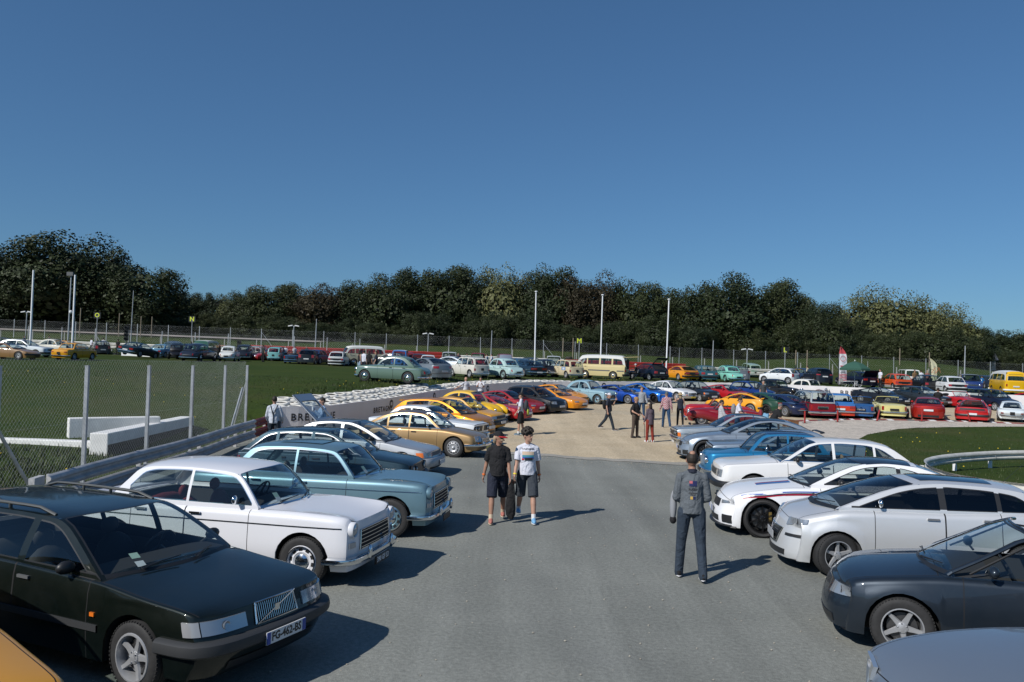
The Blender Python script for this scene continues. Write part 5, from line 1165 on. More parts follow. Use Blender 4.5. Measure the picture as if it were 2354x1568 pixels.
SAND = ground_mat('compacted_sand', (.44, .355, .24), (.53, .44, .31), .35, .45, fine=60, c3=(.36, .32, .25), streak=.10)
LIGHTS = ground_mat('concrete_joint', (.27, .26, .235), (.34, .32, .28), .8, .3, fine=90)
PEB = ground_mat('pebbles', (.40, .36, .31), (.56, .50, .43), 2.0, 1.0, fine=40, rough=.8)
GRASSM = ground_mat('grass_ground', (.024, .046, .007), (.044, .062, .011), .22, .8, fine=50, c3=(.068, .066, .024), rough=.95)
KERB = mat('concrete_white', (.74, .74, .72), .8, noise=(2.5, .12)); CONC = mat('concrete_grey', (.30, .30, .29), .85, noise=(3, .2))
GALV = mat('galvanised_steel', (.40, .42, .44), .5, .45, noise=(3, .25)); GALVD = mat('weathered_steel', (.44, .44, .44), .6, .08, noise=(2.2, .3))
REDP = mat('red_paint', (.30, .022, .02), .5, noise=(4, .3)); REDF = mat('faded_red', (.22, .035, .035), .6, noise=(3, .3))
WOOD = mat('grey_wood', (.23, .19, .14), .85, noise=(6, .25)); POLEW = mat('white_pole', (.78, .80, .83), .35)
WALLW = mat('wall_panel', (.66, .65, .66), .6, noise=(.8, .07)); TYREW = mat('white_tyre_paint', (.62, .60, .55), .65, noise=(4, .42))
INK = mat('wall_ink', (.018, .020, .026), .6)
def struct(o, *a): o['kind'] = 'structure'; return o
def sheet(name, rows, m, kind='structure'):
 b = MB(); b.quadgrid(rows, m, flip=True); o = b.build(name, smooth=180); o['kind'] = kind; return o
def xs(a, b, n): return [a + (b - a) * i / n for i in range(n + 1)]
# asphalt everywhere in the paddock; the sand lot beyond the joint
sheet('asphalt', [[Vector((x, y, H_in(x, y) - .0)) for x in xs(-60, 90, 60)] for y in xs(-15, 75, 45)], ASPH)
def joint(x): return 26.55 - 0.31 * x + .10 * math.sin(x * 1.3) + .06 * math.sin(x * 4.7 + 1) + .04 * math.sin(x * 9.1)
sheet('sand_lot', [[Vector((x, y0 := joint(x) + (90 - joint(x)) * t, H_in(x, y0) + .008)) for x in xs(-11, 14, 150) + xs(14.5, 80, 60)] for t in [0, .02, .05, .1, .13, .16, .2, .25, .3, .4, .5, .6, .8, 1]], SAND)
sheet('joint_strip', [[Vector((x, joint(x) + d + (.09 * math.sin(x * 2.1) + .06 * math.sin(x * 7.3 + d * 9)), H_in(x, joint(x)) + .012)) for x in xs(-9.6, 12, 170)] for d in (-.15, .55)], LIGHTS)
# pebble trap and infield grass on the right
trap_f = [hit(*p) for p in ((1560, 990), (1700, 977), (1816, 970.6), (1900, 967.5), (1965, 966), (2042, 967), (2168, 969), (2260, 972), (2360, 976), (2600, 990), (2900, 1010))]
trap_n = [hit(*p) for p in ((1700, 1090), (1760, 1080), (1800, 1075), (1870, 1060), (1925, 1035), (1952, 1022), (1994, 1000), (2066, 987), (2170, 983), (2353, 981.5), (2900, 984))]
n_ = 10; rows = []
for k in range(n_ + 1):
 t = k / n_; rows.append([Vector((p.x + (q.x - p.x) * t, p.y + (q.y - p.y) * t, H_in(p.x, p.y + (q.y - p.y) * t) + .018)) for p, q in zip(trap_n, trap_f)])
sheet('pebble_trap', rows, PEB)
g_n = [(9.2, 9), (9.2, 12), (9.3, 14), (9.6, 16), (10.0, 17), (11, 17.0), (13, 16.5), (17, 15), (24, 13), (40, 10), (70, 6)]
g_n = [Vector((8.7, 23.0, 0)), Vector((8.8, 21, 0)), Vector((8.9, 19, 0)), Vector((9.0, 17, 0)), Vector((9.1, 15, 0)), Vector((9.4, 13, 0)), Vector((10.5, 11, 0)), Vector((13, 9, 0)), Vector((18, 7, 0)), Vector((26, 4, 0)), Vector((60, -5, 0))]
rows = []
for k in range(25):
 t = k / 24; rows.append([Vector((p.x + (q.x - p.x) * t, p.y + (q.y - p.y) * t, H_in(p.x, p.y + (q.y - p.y) * t) + .026 + .10 * math.sin(math.pi * min(1, t * 1.5)) * min(1, i / 3))) for i, (p, q) in enumerate(zip(g_n, trap_n))])
sheet('infield_grass', rows, GRASSM)
GR_TOP = rows
# ------------------------------------------------------------------ the tyre wall line
WL = [(-8.95, 31.3), (-7.7, 32.4), (-6.7, 35.3), (-5.7, 38.5), (-4.5, 43.5), (-3.2, 48.5), (-1.5, 53.5), (2.4, 58.6), (6.9, 61.2), (11, 63.3), (16, 64.6), (20.5, 65), (25, 63.3), (29.1, 61.2), (33, 58.8), (37, 56.4), (42, 53.5), (50, 49)]
def catmull(P, n):
 out = []
 for i in range(len(P) - 1):
  p0, p1, p2, p3 = P[max(0, i-1)], P[i], P[i+1], P[min(len(P)-1, i+2)]
  for k in range(n):
   t = k / n
   out.append(tuple(.5 * (2*b + (c-a)*t + (2*a-5*b+4*c-d)*t*t + (-a+3*b-3*c+d)*t**3) for a, b, c, d in zip(p0, p1, p2, p3)))
 out.append(tuple(P[-1])); return out
WLs = catmull(WL, 6); WH = 1.1
bnd = [(-9.75, -12), (-9.75, 0), (-9.75, 10), (-9.75, 15), (-9.75, 19), (-9.75, 23), (-9.75, 27), (-9.7, 30)] + WLs + [(62, 40), (85, 20), (120, -10)]
rows = []; DS = [0, .7, 1.5, 2.6, 4, 6, 8, 10, 12.5, 15, 18, 21, 25, 29, 33, 37, 41, 46, 52, 60, 70, 82, 96, 115, 150, 220, 400, 1200]
for d in DS:
 row = []
 for i, (x, y) in enumerate(bnd):
  a, c = bnd[max(0, i-1)], bnd[min(len(bnd)-1, i+1)]
  vx, vy = x - 10, y - 26; l = math.hypot(vx, vy)
  nx, ny = -(c[1] - a[1]), (c[0] - a[0]); ln = math.hypot(nx, ny); nx, ny = nx / ln, ny / ln
  w_ = sstep(0, 25, d); dx, dy = nx * (1 - w_) + vx / l * w_, ny * (1 - w_) + vy / l * w_
  X, Y = x + dx * d, y + dy * d; z = H_out(X, Y)
  if 8 <= i < 8 + len(WLs):
   z = (H_in(x, y) + WH - .12) * (1 - sstep(.6, 3.2, d)) + z * sstep(.6, 3.2, d)
  elif i < 8: z = z * sstep(0, 4, d) + (.02 + .18 * sstep(0, 2.5, d)) * (1 - sstep(8, 25, d))
  if d > 300: z = 10 - .0 * X
  row.append(Vector((X, Y, z)))
 rows.append(row)
b = MB(); b.quadgrid(rows, GRASSM, flip=False); gobj = b.build('grass_field', smooth=180); gobj['kind'] = 'structure'
FIELD = rows
# wall
b = MB(); rw = []
for i, (x, y) in enumerate(WLs):
 a, c = WLs[max(0, i-1)], WLs[min(len(WLs)-1, i+1)]; nx, ny = -(c[1]-a[1]), c[0]-a[0]; l = math.hypot(nx, ny); nx, ny = nx / l, ny / l; z = H_in(x, y)
 rw.append([Vector((x, y, z - .2)), Vector((x, y, z + WH)), Vector((x + nx * .08, y + ny * .08, z + WH + .002)), Vector((x + nx * .08, y + ny * .08, z - .2))])
b.quadgrid(rw, WALLW, flip=True); b.poly(rw[0], WALLW); wall = b.build('barrier_wall'); tag(wall, 'long curved white barrier wall with printed lettering in front of the white tyres', 'wall')
def wall_at(u, hgt=.55):
 """point of the wall seen in pixel column u, with its direction"""
 best = None
 for i in range(len(WLs) - 1):
  (x0, y0), (x1, y1) = WLs[i], WLs[i+1]
  f = lambda x, y: (CR.transposed() @ Vector((x, y, H_in(x, y) + hgt - CAMZ)))
  p, q = f(x0, y0), f(x1, y1); u0, u1 = CX + F * p.x / -p.z, CX + F * q.x / -q.z
  if min(u0, u1) <= u <= max(u0, u1):
   t = (u - u0) / (u1 - u0); x, y = x0 + (x1-x0)*t, y0 + (y1-y0)*t
   if best is None or y < best[1]: best = (x, y, math.atan2(y1 - y0, x1 - x0))
 return best
WACC = [0.0]
for _a, _b in zip(WLs, WLs[1:]): WACC.append(WACC[-1] + math.hypot(_b[0]-_a[0], _b[1]-_a[1]))
def wall_s(d, off=.012):
 i = 0
 while i < len(WACC) - 2 and d > WACC[i+1]: i += 1
 t = (d - WACC[i]) / (WACC[i+1] - WACC[i]); (x0, y0), (x1, y1) = WLs[i], WLs[i+1]; l = math.hypot(x1-x0, y1-y0)
 return x0 + (x1-x0)*t + (y1-y0)/l*off, y0 + (y1-y0)*t - (x1-x0)/l*off
for (u, sz, body, hz) in ((668, .40, 'BRETAGNE', .66), (858, .34, 'BRETAGNE', .60), (957, .36, 'BRETAGNE', .62), (1060, .36, 'BRETAGNE', .62), (1931, .52, 'BRETAGNE', .62)):
 w_ = wall_at(u)
 if not w_: continue
 i = min(range(len(WLs)), key=lambda q: (WLs[q][0]-w_[0])**2 + (WLs[q][1]-w_[1])**2); d0 = WACC[i] + (w_[0]-WLs[i][0])*math.cos(w_[2]) + (w_[1]-WLs[i][1])*math.sin(w_[2])
 t_ = text_mesh('wall_text', body, sz, INK, bold=.010, spacing=1.25, align='LEFT')
 for v in t_.data.vertices: X, Y = wall_s(d0 + v.co.x); v.co = Vector((X, Y, H_in(X, Y) + hz + v.co.y))
 t_.parent = wall
for u in (899, 998, 1121, 1252, 1388):
 w_ = wall_at(u)
 if not w_: continue
 b = MB(); b.lathe([(.20, 0), (.20, .01), (.001, .012)], INK, 'Z', n=24); o = b.build('wall_logo', wall); o.location = (w_[0] + math.sin(w_[2]) * .004, w_[1] - math.cos(w_[2]) * .004, H_in(w_[0], w_[1]) + .80); o.rotation_euler = (R(90), 0, w_[2])
 t_ = text_mesh('logo_letters', 'BE', .20, WALLW, bold=.008); t_.parent = o; t_.location = (0, 0, .016)
# white tyre stacks behind the wall: one stack of four bolted tyres each
b = MB()
for k in range(4):
 z = .10 + .205 * k; b.lathe([(.21, z - .085), (.27, z - .10), (.315, z - .06), (.32, z), (.315, z + .06), (.275, z + .095), (.22, z + .09), (.20, z + .06)], TYREW, 'Z', n=18)
 b.lathe([(.20, z - .06), (.25, z), (.20, z + .06)], RUBBER, 'Z', n=18)
tyme = b.mesh('tyre_stack', 50)
dist = 0; last = WLs[0]; random.seed(5); TY = []
for row_, off in ((0, .42), (1, 1.04), (2, 1.66)):
 acc = .3 * row_;
 for i in range(len(WLs) - 1):
  (x0, y0), (x1, y1) = WLs[i], WLs[i+1]; sl = math.hypot(x1-x0, y1-y0); nx, ny = -(y1-y0)/sl, (x1-x0)/sl
  while acc < sl:
   t = acc / sl; x, y = x0 + (x1-x0)*t + nx*off, y0 + (y1-y0)*t + ny*off
   if row_ == 0 or (row_ == 1 and y < 66) or y < 48: TY.append((x, y, math.atan2(y1 - y0, x1 - x0), H_in(x0, y0) + WH - .80 + (.13 * row_ + .05) * (1 - sstep(-2, 8, x)) - .07 + random.uniform(-.02, .04), row_))
   acc += .655
  acc -= sl
for (x, y, an, z, r_) in TY:
 o = bpy.data.objects.new('tyre_stack', tyme); col.objects.link(o); o.location = (x + random.uniform(-.03, .03), y, z); o.rotation_euler = (.12 + random.uniform(-.05, .05), random.uniform(-.05, .05), math.atan2(-x, y) * .7 + an * .1)
 tag(o, 'white painted tyre stack in the line along the top of the curved wall', 'tyre stack', 'white tyre stacks lined behind the curved wall')
# ------------------------------------------------------------------ guard rails
def beam(par, pts, z, m, nm='rail_beam', side=1, h=.31):
 """W profile along pts; the wave faces the side to the right of travel (side=1)"""
 prof = [(.0, h/2), (.045, h/2 - .02), (.08, h*.34), (.08, h*.20), (.02, h*.06), (.02, -h*.06), (.08, -h*.20), (.08, -h*.34), (.045, -h/2 + .02), (.0, -h/2)]
 b = MB(); rows = []
 for i, p in enumerate(pts):
  a, c = pts[max(0, i-1)], pts[min(len(pts)-1, i+1)]; d = Vector((c[0]-a[0], c[1]-a[1], 0)).normalized(); n = Vector((d.y, -d.x, 0)) * side
  rows.append([Vector((p[0], p[1], p[2] + z)) + n * o + Vector((0, 0, dz)) for (o, dz) in prof])
 b.quadgrid(rows, m); rows2 = [[v - (r[1] - r[0]).normalized() * .0 + Vector((0, 0, 0)) for v in r] for r in rows]
 return b.build(nm, par, 50)
def guardrail(label, pts, zs, m, side=1, posts=4.0, ph=.75, m2=None, group=None, seg=None, pm=None):
 root = empty('guardrail', (0, 0, 0)); tag(root, label, 'guardrail', group)
 for z in zs: beam(root, pts, z, m, side=side)
 acc = .3
 for i in range(len(pts) - 1):
  p, q = Vector(pts[i]), Vector(pts[i+1]); l = (q - p).length
  while acc < l:
   c = p.lerp(q, acc / l); d = (q - p).normalized(); n = Vector((d.y, -d.x, 0)) * side
   b = MB(); b.box(c - n * .08 + Vector((0, 0, (ph - .3) / 2)), (.06, .10, ph + .3), pm or GALVD, Matrix.Rotation(math.atan2(d.y, d.x), 3, 'Z')); b.build('post', root)
   b = MB(); b.ell(c + n * .09 + Vector((0, 0, zs[0])), (.02, .02, .02), GALV, 6, 4); b.build('bolt', root)
   acc += posts
  acc -= l
 return root
def G(x, y, f=H_in): return (x, y, f(x, y))
gp = [G(-8.25, 14.3), G(-8.4, 16), G(-8.5, 18), G(-8.55, 20.4), G(-8.7, 23), G(-9.0, 26), G(-9.15, 28.6)]
gr = guardrail('grey double guardrail behind the left row of cars, below the mesh fence', gp, (.62, .26), GALVD)
b = MB(); b.box((-8.3, 14.1, .60), (.10, .42, .34), GALVD, Matrix.Rotation(R(8), 3, 'Z')); b.build('end_piece', gr)
guardrail('red painted double guardrail ending at the white barrier wall', [G(-9.15, 28.62), G(-9.25, 30), G(-9.3, 31.6)], (.62, .26), REDF, posts=1.5)
# ------------------------------------------------------------------ chain link
WIRE = mat('fence_wire', (.42, .44, .44), .55, .2)
def mesh_panel(par, p, q, h, z0f, pitch, r, top_over=0.0, nm='wire_mesh', m=WIRE, lean=0.0):
 p, q = Vector((p[0], p[1], 0)), Vector((q[0], q[1], 0)); L_ = (q - p).length; d = (q - p) / L_; n = Vector((-d.y, d.x, 0)); b = MB(); k = b.mi(m)
 def w(x, z): c = p + d * x; return Vector((c.x, c.y, z0f(c.x, c.y) + z)) + n * (.012 * math.sin(x * 3.1 + z * 2))
 x = -h
 def seg(x0, z0_, x1, z1_):
  a, c = w(x0, z0_), w(x1, z1_); dd = (c - a).normalized(); s1 = n * r; s2 = dd.cross(n) * r; i = len(b.v)
  for e in (a, c): b.v.extend([e + s1, e - s1 * .5 + s2 * .87, e - s1 * .5 - s2 * .87])
  for t in range(3): u_ = (t + 1) % 3; b.f.append((i + t, i + u_, i + 3 + u_, i + 3 + t)); b.m.append(k)
 while x < L_:
  for sg in (1, -1):
   xa, xb = (x, x + h) if sg > 0 else (x + h, x); za, zb = 0.0, h
   pts = [(xa, za), (xb, zb)]
   (x0, z0_), (x1, z1_) = pts;
   if x0 > x1: x0, z0_, x1, z1_ = x1, z1_, x0, z0_
   if x0 < 0: z0_ += (z1_ - z0_) * (-x0) / (x1 - x0); x0 = 0
   if x1 > L_: z1_ = z0_ + (z1_ - z0_) * (L_ - x0) / (x1 - x0); x1 = L_
   if x1 - x0 > .02:
    ns = 1 if z0f is H_far or L_ < 4 else 3
    for t in range(ns):
     a_, c_ = t / ns, (t + 1) / ns; seg(x0 + (x1-x0)*a_, z0_ + (z1_-z0_)*a_, x0 + (x1-x0)*c_, z0_ + (z1_-z0_)*c_)
  x += pitch
 for z in (.05, h * .5, h - .03):
  b.tube(w(0, z), w(L_, z), r * 1.2, m, 4)
 return b.build(nm, par)
def H_far(x, y): return H_out(x, y)
def H_fen(x, y): return .12
fx = [(-9.3, 11.4), (-9.3, 14.4), (-9.35, 17.5), (-9.4, 20.6), (-9.47, 23.6), (-9.55, 26.5), (-9.65, 29.0)]
fen = empty('wire_fence', (0, 0, 0)); tag(fen, 'chain link fence on galvanised posts behind the left guardrail', 'fence')
for i in range(len(fx) - 1): mesh_panel(fen, fx[i], fx[i+1], 2.72, H_fen, .115, .0017)
for i, (x, y) in enumerate(fx):
 b = MB(); b.box((x + .05, y, 1.33), (.075, .075, 2.75), GALV); b.build('post', fen)
b = MB(); b.tube((-9.28, 13.9, 2.2), (-9.3, 15.7, .2), .032, GALV, 6); b.build('brace', fen)
b = MB(); b.tube((-9.65, 28.7, 1.9), (-9.5, 26.9, .15), .030, GALV, 6); b.build('brace', fen)
b = MB(); b.tube((-9.62, 29.0, 2.1), (-10.3, 29.6, .15), .030, GALV, 6); b.build('brace', fen)
# ------------------------------------------------------------------ white concrete barriers left, beyond the fence
def slab(name, p, q, w_, z0_, z1_, m, label, cat, group=None, low=None):
 root = empty(name, (p[0], p[1], 0)); tag(root, label, cat, group); d = Vector((q[0]-p[0], q[1]-p[1], 0)); l = d.length; an = math.atan2(d.y, d.x)
 b = MB(); b.box(Vector((d.x / 2, d.y / 2, (z0_ + z1_) / 2)), (l, w_, z1_ - z0_), m, Matrix.Rotation(an, 3, 'Z')); o = b.build('block', root)
 md = o.modifiers.new('bevel', 'BEVEL'); md.width = .03; md.segments = 2
 if low:
  b = MB(); n = Vector((math.sin(an), -math.cos(an), 0)); b.box(Vector((d.x / 2, d.y / 2, (z0_ + low) / 2)) + n * (w_ / 2 + .004), (l - .02, .012, low - z0_), mat('dark_stain', (.03, .03, .03), .9), Matrix.Rotation(an, 3, 'Z')); b.build('stained_base', root)
 return root
slab('concrete_barrier', (-11.35, 22.1), (-11.8, 29.2), .5, -.2, .78, KERB, 'thick white concrete barrier with a black stained lower side, seen through the fence', 'barrier', low=.46)
slab('concrete_barrier', (-13.6, 24.6), (-11.5, 26.2), .35, -.1, .98, KERB, 'taller white concrete slab standing behind the thick white barrier', 'barrier')
slab('concrete_barrier', (-22.5, 24.0), (-11.95, 23.2), .35, -.2, .44, KERB, 'low white concrete kerb wall across the grass at the left edge', 'barrier')
slab('concrete_barrier', (-41.5, 85), (-36.6, 84), .4, 2.2, 3.75, WHITEP, 'white concrete block beyond the grass mound', 'barrier')
# ------------------------------------------------------------------ armco loop in the infield
q = [(17.5, 26.2), (15.4, 25.4), (13.2, 24), (11.8, 22.6), (11.05, 21.2), (10.75, 20), (10.7, 19), (11.2, 17.9), (12.2, 17.1), (13.6, 16.6)]
q = catmull([(a, b_, .12) for a, b_ in q], 5)
WARM = mat('white_steel', (.55, .54, .50), .55, .1, noise=(3, .25))
guardrail('low white guardrail loop bending round in the infield grass', q, (.36,), WARM, side=-1, posts=2.0, ph=.45, pm=WHITEP)
# red posts and kerb along the pebble trap
for (u, v, tx, lb) in ((1850, 973.6, .0, 'leftmost'), (1925.5, 971, 0, 'second from left'), (2016, 968.7, .14, 'third from left, leaning right'), (2119, 969.7, .02, 'fourth from left'), (2230, 970.7, -.16, 'rightmost, leaning left')):
 p = hit(u, v); b = MB(); b.tube((0, 0, 0), (tx, 0, .62), .045, REDP, 10); b.ell((tx, 0, .62), (.045, .045, .02), REDP, 10, 4); b.box((0, 0, .01), (.22, .22, .02), BLACK)
 o = b.build('marker_post', smooth=40); o.location = p + Vector((0, 0, .02)); tag(o, 'red flexible marker post by the pebbles, ' + lb, 'post', 'red marker posts along the pebble trap')
b = MB(); kr = []
fr = catmull([tuple(p) for p in trap_f[1:]], 8)
for i in range(len(fr) - 1):
 p, q2 = Vector(fr[i]), Vector(fr[i+1]); up = Vector((0, 0, .03)); d = Vector((0, .32, 0)); m = (REDF, REDF, WHITEP)[i % 3] if i % 7 else GREYP
 b.poly([p + up, q2 + up, q2 + d + up * 2.2, p + d + up * 2.2], m); b.poly([p, q2, q2 + up, p + up], m)
tag(b.build('kerb'), 'red and white flat kerb line between the pebbles and the parked cars', 'kerb')
# ------------------------------------------------------------------ poles
def px_top(v, u, d):
 p = at(u, v, d); return p
def pole(name, u, v, d, r, m, label, cat, lean=0.0, head=None, r2=None, group=None, zb=None, letter=None):
 p = at(u, v, d); x, y = p.x, p.y; z0_ = H_out(x, y) if zb is None else zb; h = p.z - z0_
 lx = h * math.tan(R(lean)); root = empty(name, (x - lx, y, z0_)); tag(root, label, cat, group)
 b = MB(); b.tube((0, 0, -.2), (lx, 0, h), r, m, 8, r2=r2 or r); b.build('pole', root, 60)
 if head == 'cap': b = MB(); b.ell((lx, 0, h + .03), (.16, .16, .07), m, 10, 5); b.build('cap', root, 60)
 if head == 'double':
  for sg in (-1, 1): b = MB(); b.box((sg * .42, 0, h), (.55, .22, .12), WHITEP, Matrix.Rotation(sg * .18, 3, 'Y')); b.build('lamp_head', root)
  b = MB(); b.tube((-.5, 0, h - .06), (.5, 0, h - .06), .03, GALV, 5); b.build('bracket', root)
 if head == 'flood': b = MB(); b.box((0, -.1, h), (.75, .3, .45), GREYP); b.build('lamp_head', root); b = MB(); b.ell((.25, -.1, h - 4.6), (.2, .2, .22), WHITEP, 8, 6); b.build('camera_housing', root)
 if letter:
  b = MB(); b.box((0, 0, h), (.95, .06, .85), BLACK); o = b.build('board', root)
  t_ = text_mesh('letter', letter, .85, mat('sign_yellow', (.55, .62, .05), .5), bold=.03); t_.parent = o; t_.location = (0, -.04, h); t_.rotation_euler = (R(90), 0, 0)
 return root
gpn = 'white flagpoles on the plateau'
pole('flagpole', 77, 621, 75, .10, POLEW, 'tall white flagpole behind the gold and white cars, leftmost', 'flagpole', 0, None, .08, gpn)
pole('flagpole', 173, 632, 74, .10, POLEW, 'tall white flagpole rising behind the yellow saloon at the left', 'flagpole', 0, None, .08, gpn)
pole('flagpole', 1232.5, 671, 80, .075, POLEW, 'white flagpole with flat cap, left of the three in the middle', 'flagpole', -.3, 'cap', .06, gpn)
pole('flagpole', 1385.5, 679, 78, .075, POLEW, 'white flagpole with flat cap behind the cream camper van', 'flagpole', .6, 'cap', .06, gpn)
pole('flagpole', 1538, 689, 76, .075, POLEW, 'white flagpole with flat cap beside the yellow coupe, right of the three', 'flagpole', 1.2, 'cap', .06, gpn)
for (u, v, d, lb) in ((62, 717, 100, 'far left beyond the fence'), (676, 749, 100, 'above the green van'), (985, 767, 100, 'in front of the middle trees, left'), (1718, 803, 98, 'right of the third flagpole')):
 pole('street_lamp', u, v, d, .06, GALV, 'grey lamp post with two white heads, ' + lb, 'street lamp', .8, 'double', None, 'double headed lamp posts by the far fence')
pole('street_lamp', 164, 630, 96, .10, GALV, 'tall mast with a floodlight box and camera between the left flagpoles', 'mast', .4, 'flood', .07)
for (u, v, d, r, lb) in ((307, 668, 95, .07, 'thin tall mast before the left oak tree'), (728, 733, 92, .09, 'grey mast above the red cars'), (1131, 760, 92, .08, 'grey mast left of the first middle flagpole'), (1640, 783, 90, .09, 'grey mast behind the mint green saloon'), (1562, 800, 98, .04, 'thin pole just right of the third flagpole'), (2219, 795, 82, .09, 'grey mast behind the white hatchback at the right'), (1995, 830, 92, .05, 'thin pole behind the orange hatchback')):
 pole('mast', u, v, d, r, GALV, lb, 'mast', 1.0, None, r * .5, 'grey masts along the track')
for (u, v, d, L_, lb) in ((224, 725, 112, 'O', 'under the left oaks'), (442, 734, 112, 'N', 'in the gap between the oaks and the wood'), (1332, 784, 104, 'M', 'left of the camper flagpole'), (1805, 805, 104, 'L', 'above the blue coupe at the right')):
 pole('marshal_board', u, v, d, .05, GALV, 'black board, yellow letter %s, %s' % (L_, lb), 'sign', .5, None, None, None, None, L_)
for (u, v, d, lb) in ((325, 727, 118, 'left of the first pair'), (350, 728, 118, 'right of the first pair'), (1295, 777, 108, 'left of the pair near board M'), (1318, 777, 108, 'right of the pair near board M'), (1830, 805, 106, 'left of the pair near board L'), (1856, 805, 106, 'right of the pair near board L'), (2069, 801, 112, 'on the left of the grass hill'), (2137, 810, 112, 'on the right of the grass hill'), (275, 720, 120, 'before the left oak'), (186, 708, 110, 'beside the second flagpole')):
 pole('wooden_pole', u, v, d, .07, WOOD, 'plain wooden pole, ' + lb, 'pole', .8, None, None, 'wooden poles by the wood')
def traffic_light(u, v, d, lb):
 p = at(u, v, d); z0_ = H_out(p.x, p.y); h = p.z - z0_; root = empty('traffic_light', (p.x, p.y, z0_)); tag(root, lb, 'traffic light', 'track traffic lights')
 b = MB(); b.tube((0, 0, -.1), (0, 0, h - .2), .06, GREYP, 6); b.build('pole', root); b = MB()
 for k in range(4): b.box((0, 0, h - .2 - .40 * k), (.42, .25, .36), BLACK); b.tube((0, -.12, h - .2 - .40 * k), (0, -.28, h - .18 - .40 * k), .13, BLACK, 8, cap=False)
 b.build('lamp_housing', root)
traffic_light(291, 749, 86, 'black track traffic light right of the grass mound'); traffic_light(550, 783, 88, 'black track traffic light behind the old dark saloon')
# ------------------------------------------------------------------ the far fences and far guard rails
def fence_far(label, x0, x1, yf, h, sp, pm=GALV, wires=True, pitch=.30, r=.0026, braces=()):
 root = empty('wire_fence', (0, 0, 0)); tag(root, label, 'fence'); x = x0; k = 0; prev = None
 while x <= x1:
  y = yf(x); z = H_out(x, y); b = MB(); b.box((x, y, z + h / 2 - .1), (.07, .07, h + .2), pm); b.build('post', root)
  if prev and wires: mesh_panel(root, prev, (x, y), h - .1, H_far, pitch, r)
  if k % 9 == 4: b = MB(); b.tube((x, y, z + h * .8), (x + 1.5, y - .1, z), .03, pm, 5); b.build('brace', root)
  prev = (x, y); x += sp; k += 1
 return root
fence_far('long chain link fence along the far track, below the trees', -84, 92, lambda x: 101 - .02 * x, 2.3, 4.0)
rt = empty('post_row', (0, 0, 0)); tag(rt, 'row of short concrete posts with a single wire in front of the far fence', 'fence')
for i in range(40):
 x = -74 + i * 3.9; y = 97; b = MB(); b.box((x, y, H_out(x, y) + .6), (.10, .10, 1.3), CONC); b.build('post', rt)
fence_far('tall mesh fence with leaning struts behind the left plateau cars', -60, -14, lambda x: 88.5 + .03 * x, 2.8, 3.6, pitch=.25)
def far_rail(label, xa, xb, y, m, zs):
 n = 8; return guardrail(label, [G(xa + (xb - xa) * i / n, y, H_out) for i in range(n + 1)], zs, m, side=1, posts=4)
far_rail('red four-beam guardrail beyond the plateau cars at the left', -30, -8, 91.5, REDP, (1.25, .92, .58, .25))
far_rail('white low guardrail behind the grass mound', -58, -30.4, 91, WARM, (.95, .6))
far_rail('white guardrail section beyond the camper row', -7.8, 6, 91.5, WARM, (1.0, .66)); far_rail('dark red guardrail section behind the white vans', 6.2, 20, 91.5, REDP, (1.0, .66, .3))
far_rail('white guardrail section behind the mint saloon', 21, 36, 90, WARM, (.9, .5)); far_rail('red guardrail far left behind the yellow saloon', -75, -58.3, 90, REDP, (.9, .55))
far_rail('far white guardrail by the trees at the right', 44, 72, 142, WARM, (1.2, .8))
# pale service road under the left oaks, a lighter track on the right
def ribbon(name, pts, w_, m, up=.05):
 rows = [[], []]
 for i, p in enumerate(pts):
  a, c = pts[max(0, i-1)], pts[min(len(pts)-1, i+1)]; d = Vector((c[0]-a[0], c[1]-a[1], 0)).normalized(); n = Vector((-d.y, d.x, 0)) * w_ / 2
  for k, sg in ((0, -1), (1, 1)): x, y = p[0] + n.x * sg, p[1] + n.y * sg; rows[k].append(Vector((x, y, H_out(x, y) + up)))
 sheet(name, rows, m)
ribbon('service_road', [(-100 + 5 * i, 128 - .2 * i) for i in range(15)], 7, mat('pale_road', (.30, .27, .24), .9), .25)
ribbon('track', [(50 + 4 * i, 131) for i in range(6)], 5, CONC, .3)
# ------------------------------------------------------------------ trees
BARK = mat('bark', (.055, .045, .035), .9, noise=(4, .3))
def leaf_mat(name, c, c2):
 m = bpy.data.materials.new(name); m.use_nodes = True; t = m.node_tree; b = t.nodes['Principled BSDF']; N = t.nodes.new; Lk = t.links.new
 b.inputs['Roughness'].default_value = .62; b.inputs['Specular IOR Level'].default_value = .3
 g = N('ShaderNodeNewGeometry'); oi = N('ShaderNodeObjectInfo'); n = N('ShaderNodeTexNoise'); n.inputs['Scale'].default_value = .45; n.inputs['Detail'].default_value = 3; Lk(g.outputs['Position'], n.inputs['Vector'])
 ad = N('ShaderNodeMath'); ad.operation = 'MULTIPLY_ADD'; ad.inputs[1].default_value = .5; Lk(oi.outputs['Random'], ad.inputs[0]); Lk(n.outputs['Fac'], ad.inputs[2])
 r = N('ShaderNodeMapRange'); r.inputs['From Min'].default_value = .35; r.inputs['From Max'].default_value = 1.05; Lk(ad.outputs[0], r.inputs['Value'])
 mx = N('ShaderNodeMix'); mx.data_type = 'RGBA'; mx.inputs['A'].default_value = (*c, 1); mx.inputs['B'].default_value = (*c2, 1); Lk(r.outputs[0], mx.inputs['Factor']);
 ri = N('ShaderNodeVectorMath'); ri.operation = 'SCALE'; r2 = N('ShaderNodeMapRange'); r2.inputs['To Min'].default_value = .65; r2.inputs['To Max'].default_value = 1.35; Lk(g.outputs['Random Per Island'], r2.inputs['Value']); Lk(mx.outputs['Result'], ri.inputs[0]); Lk(r2.outputs[0], ri.inputs['Scale'])
 Lk(ri.outputs[0], b.inputs['Base Color'])
 MATS[name] = m; return m
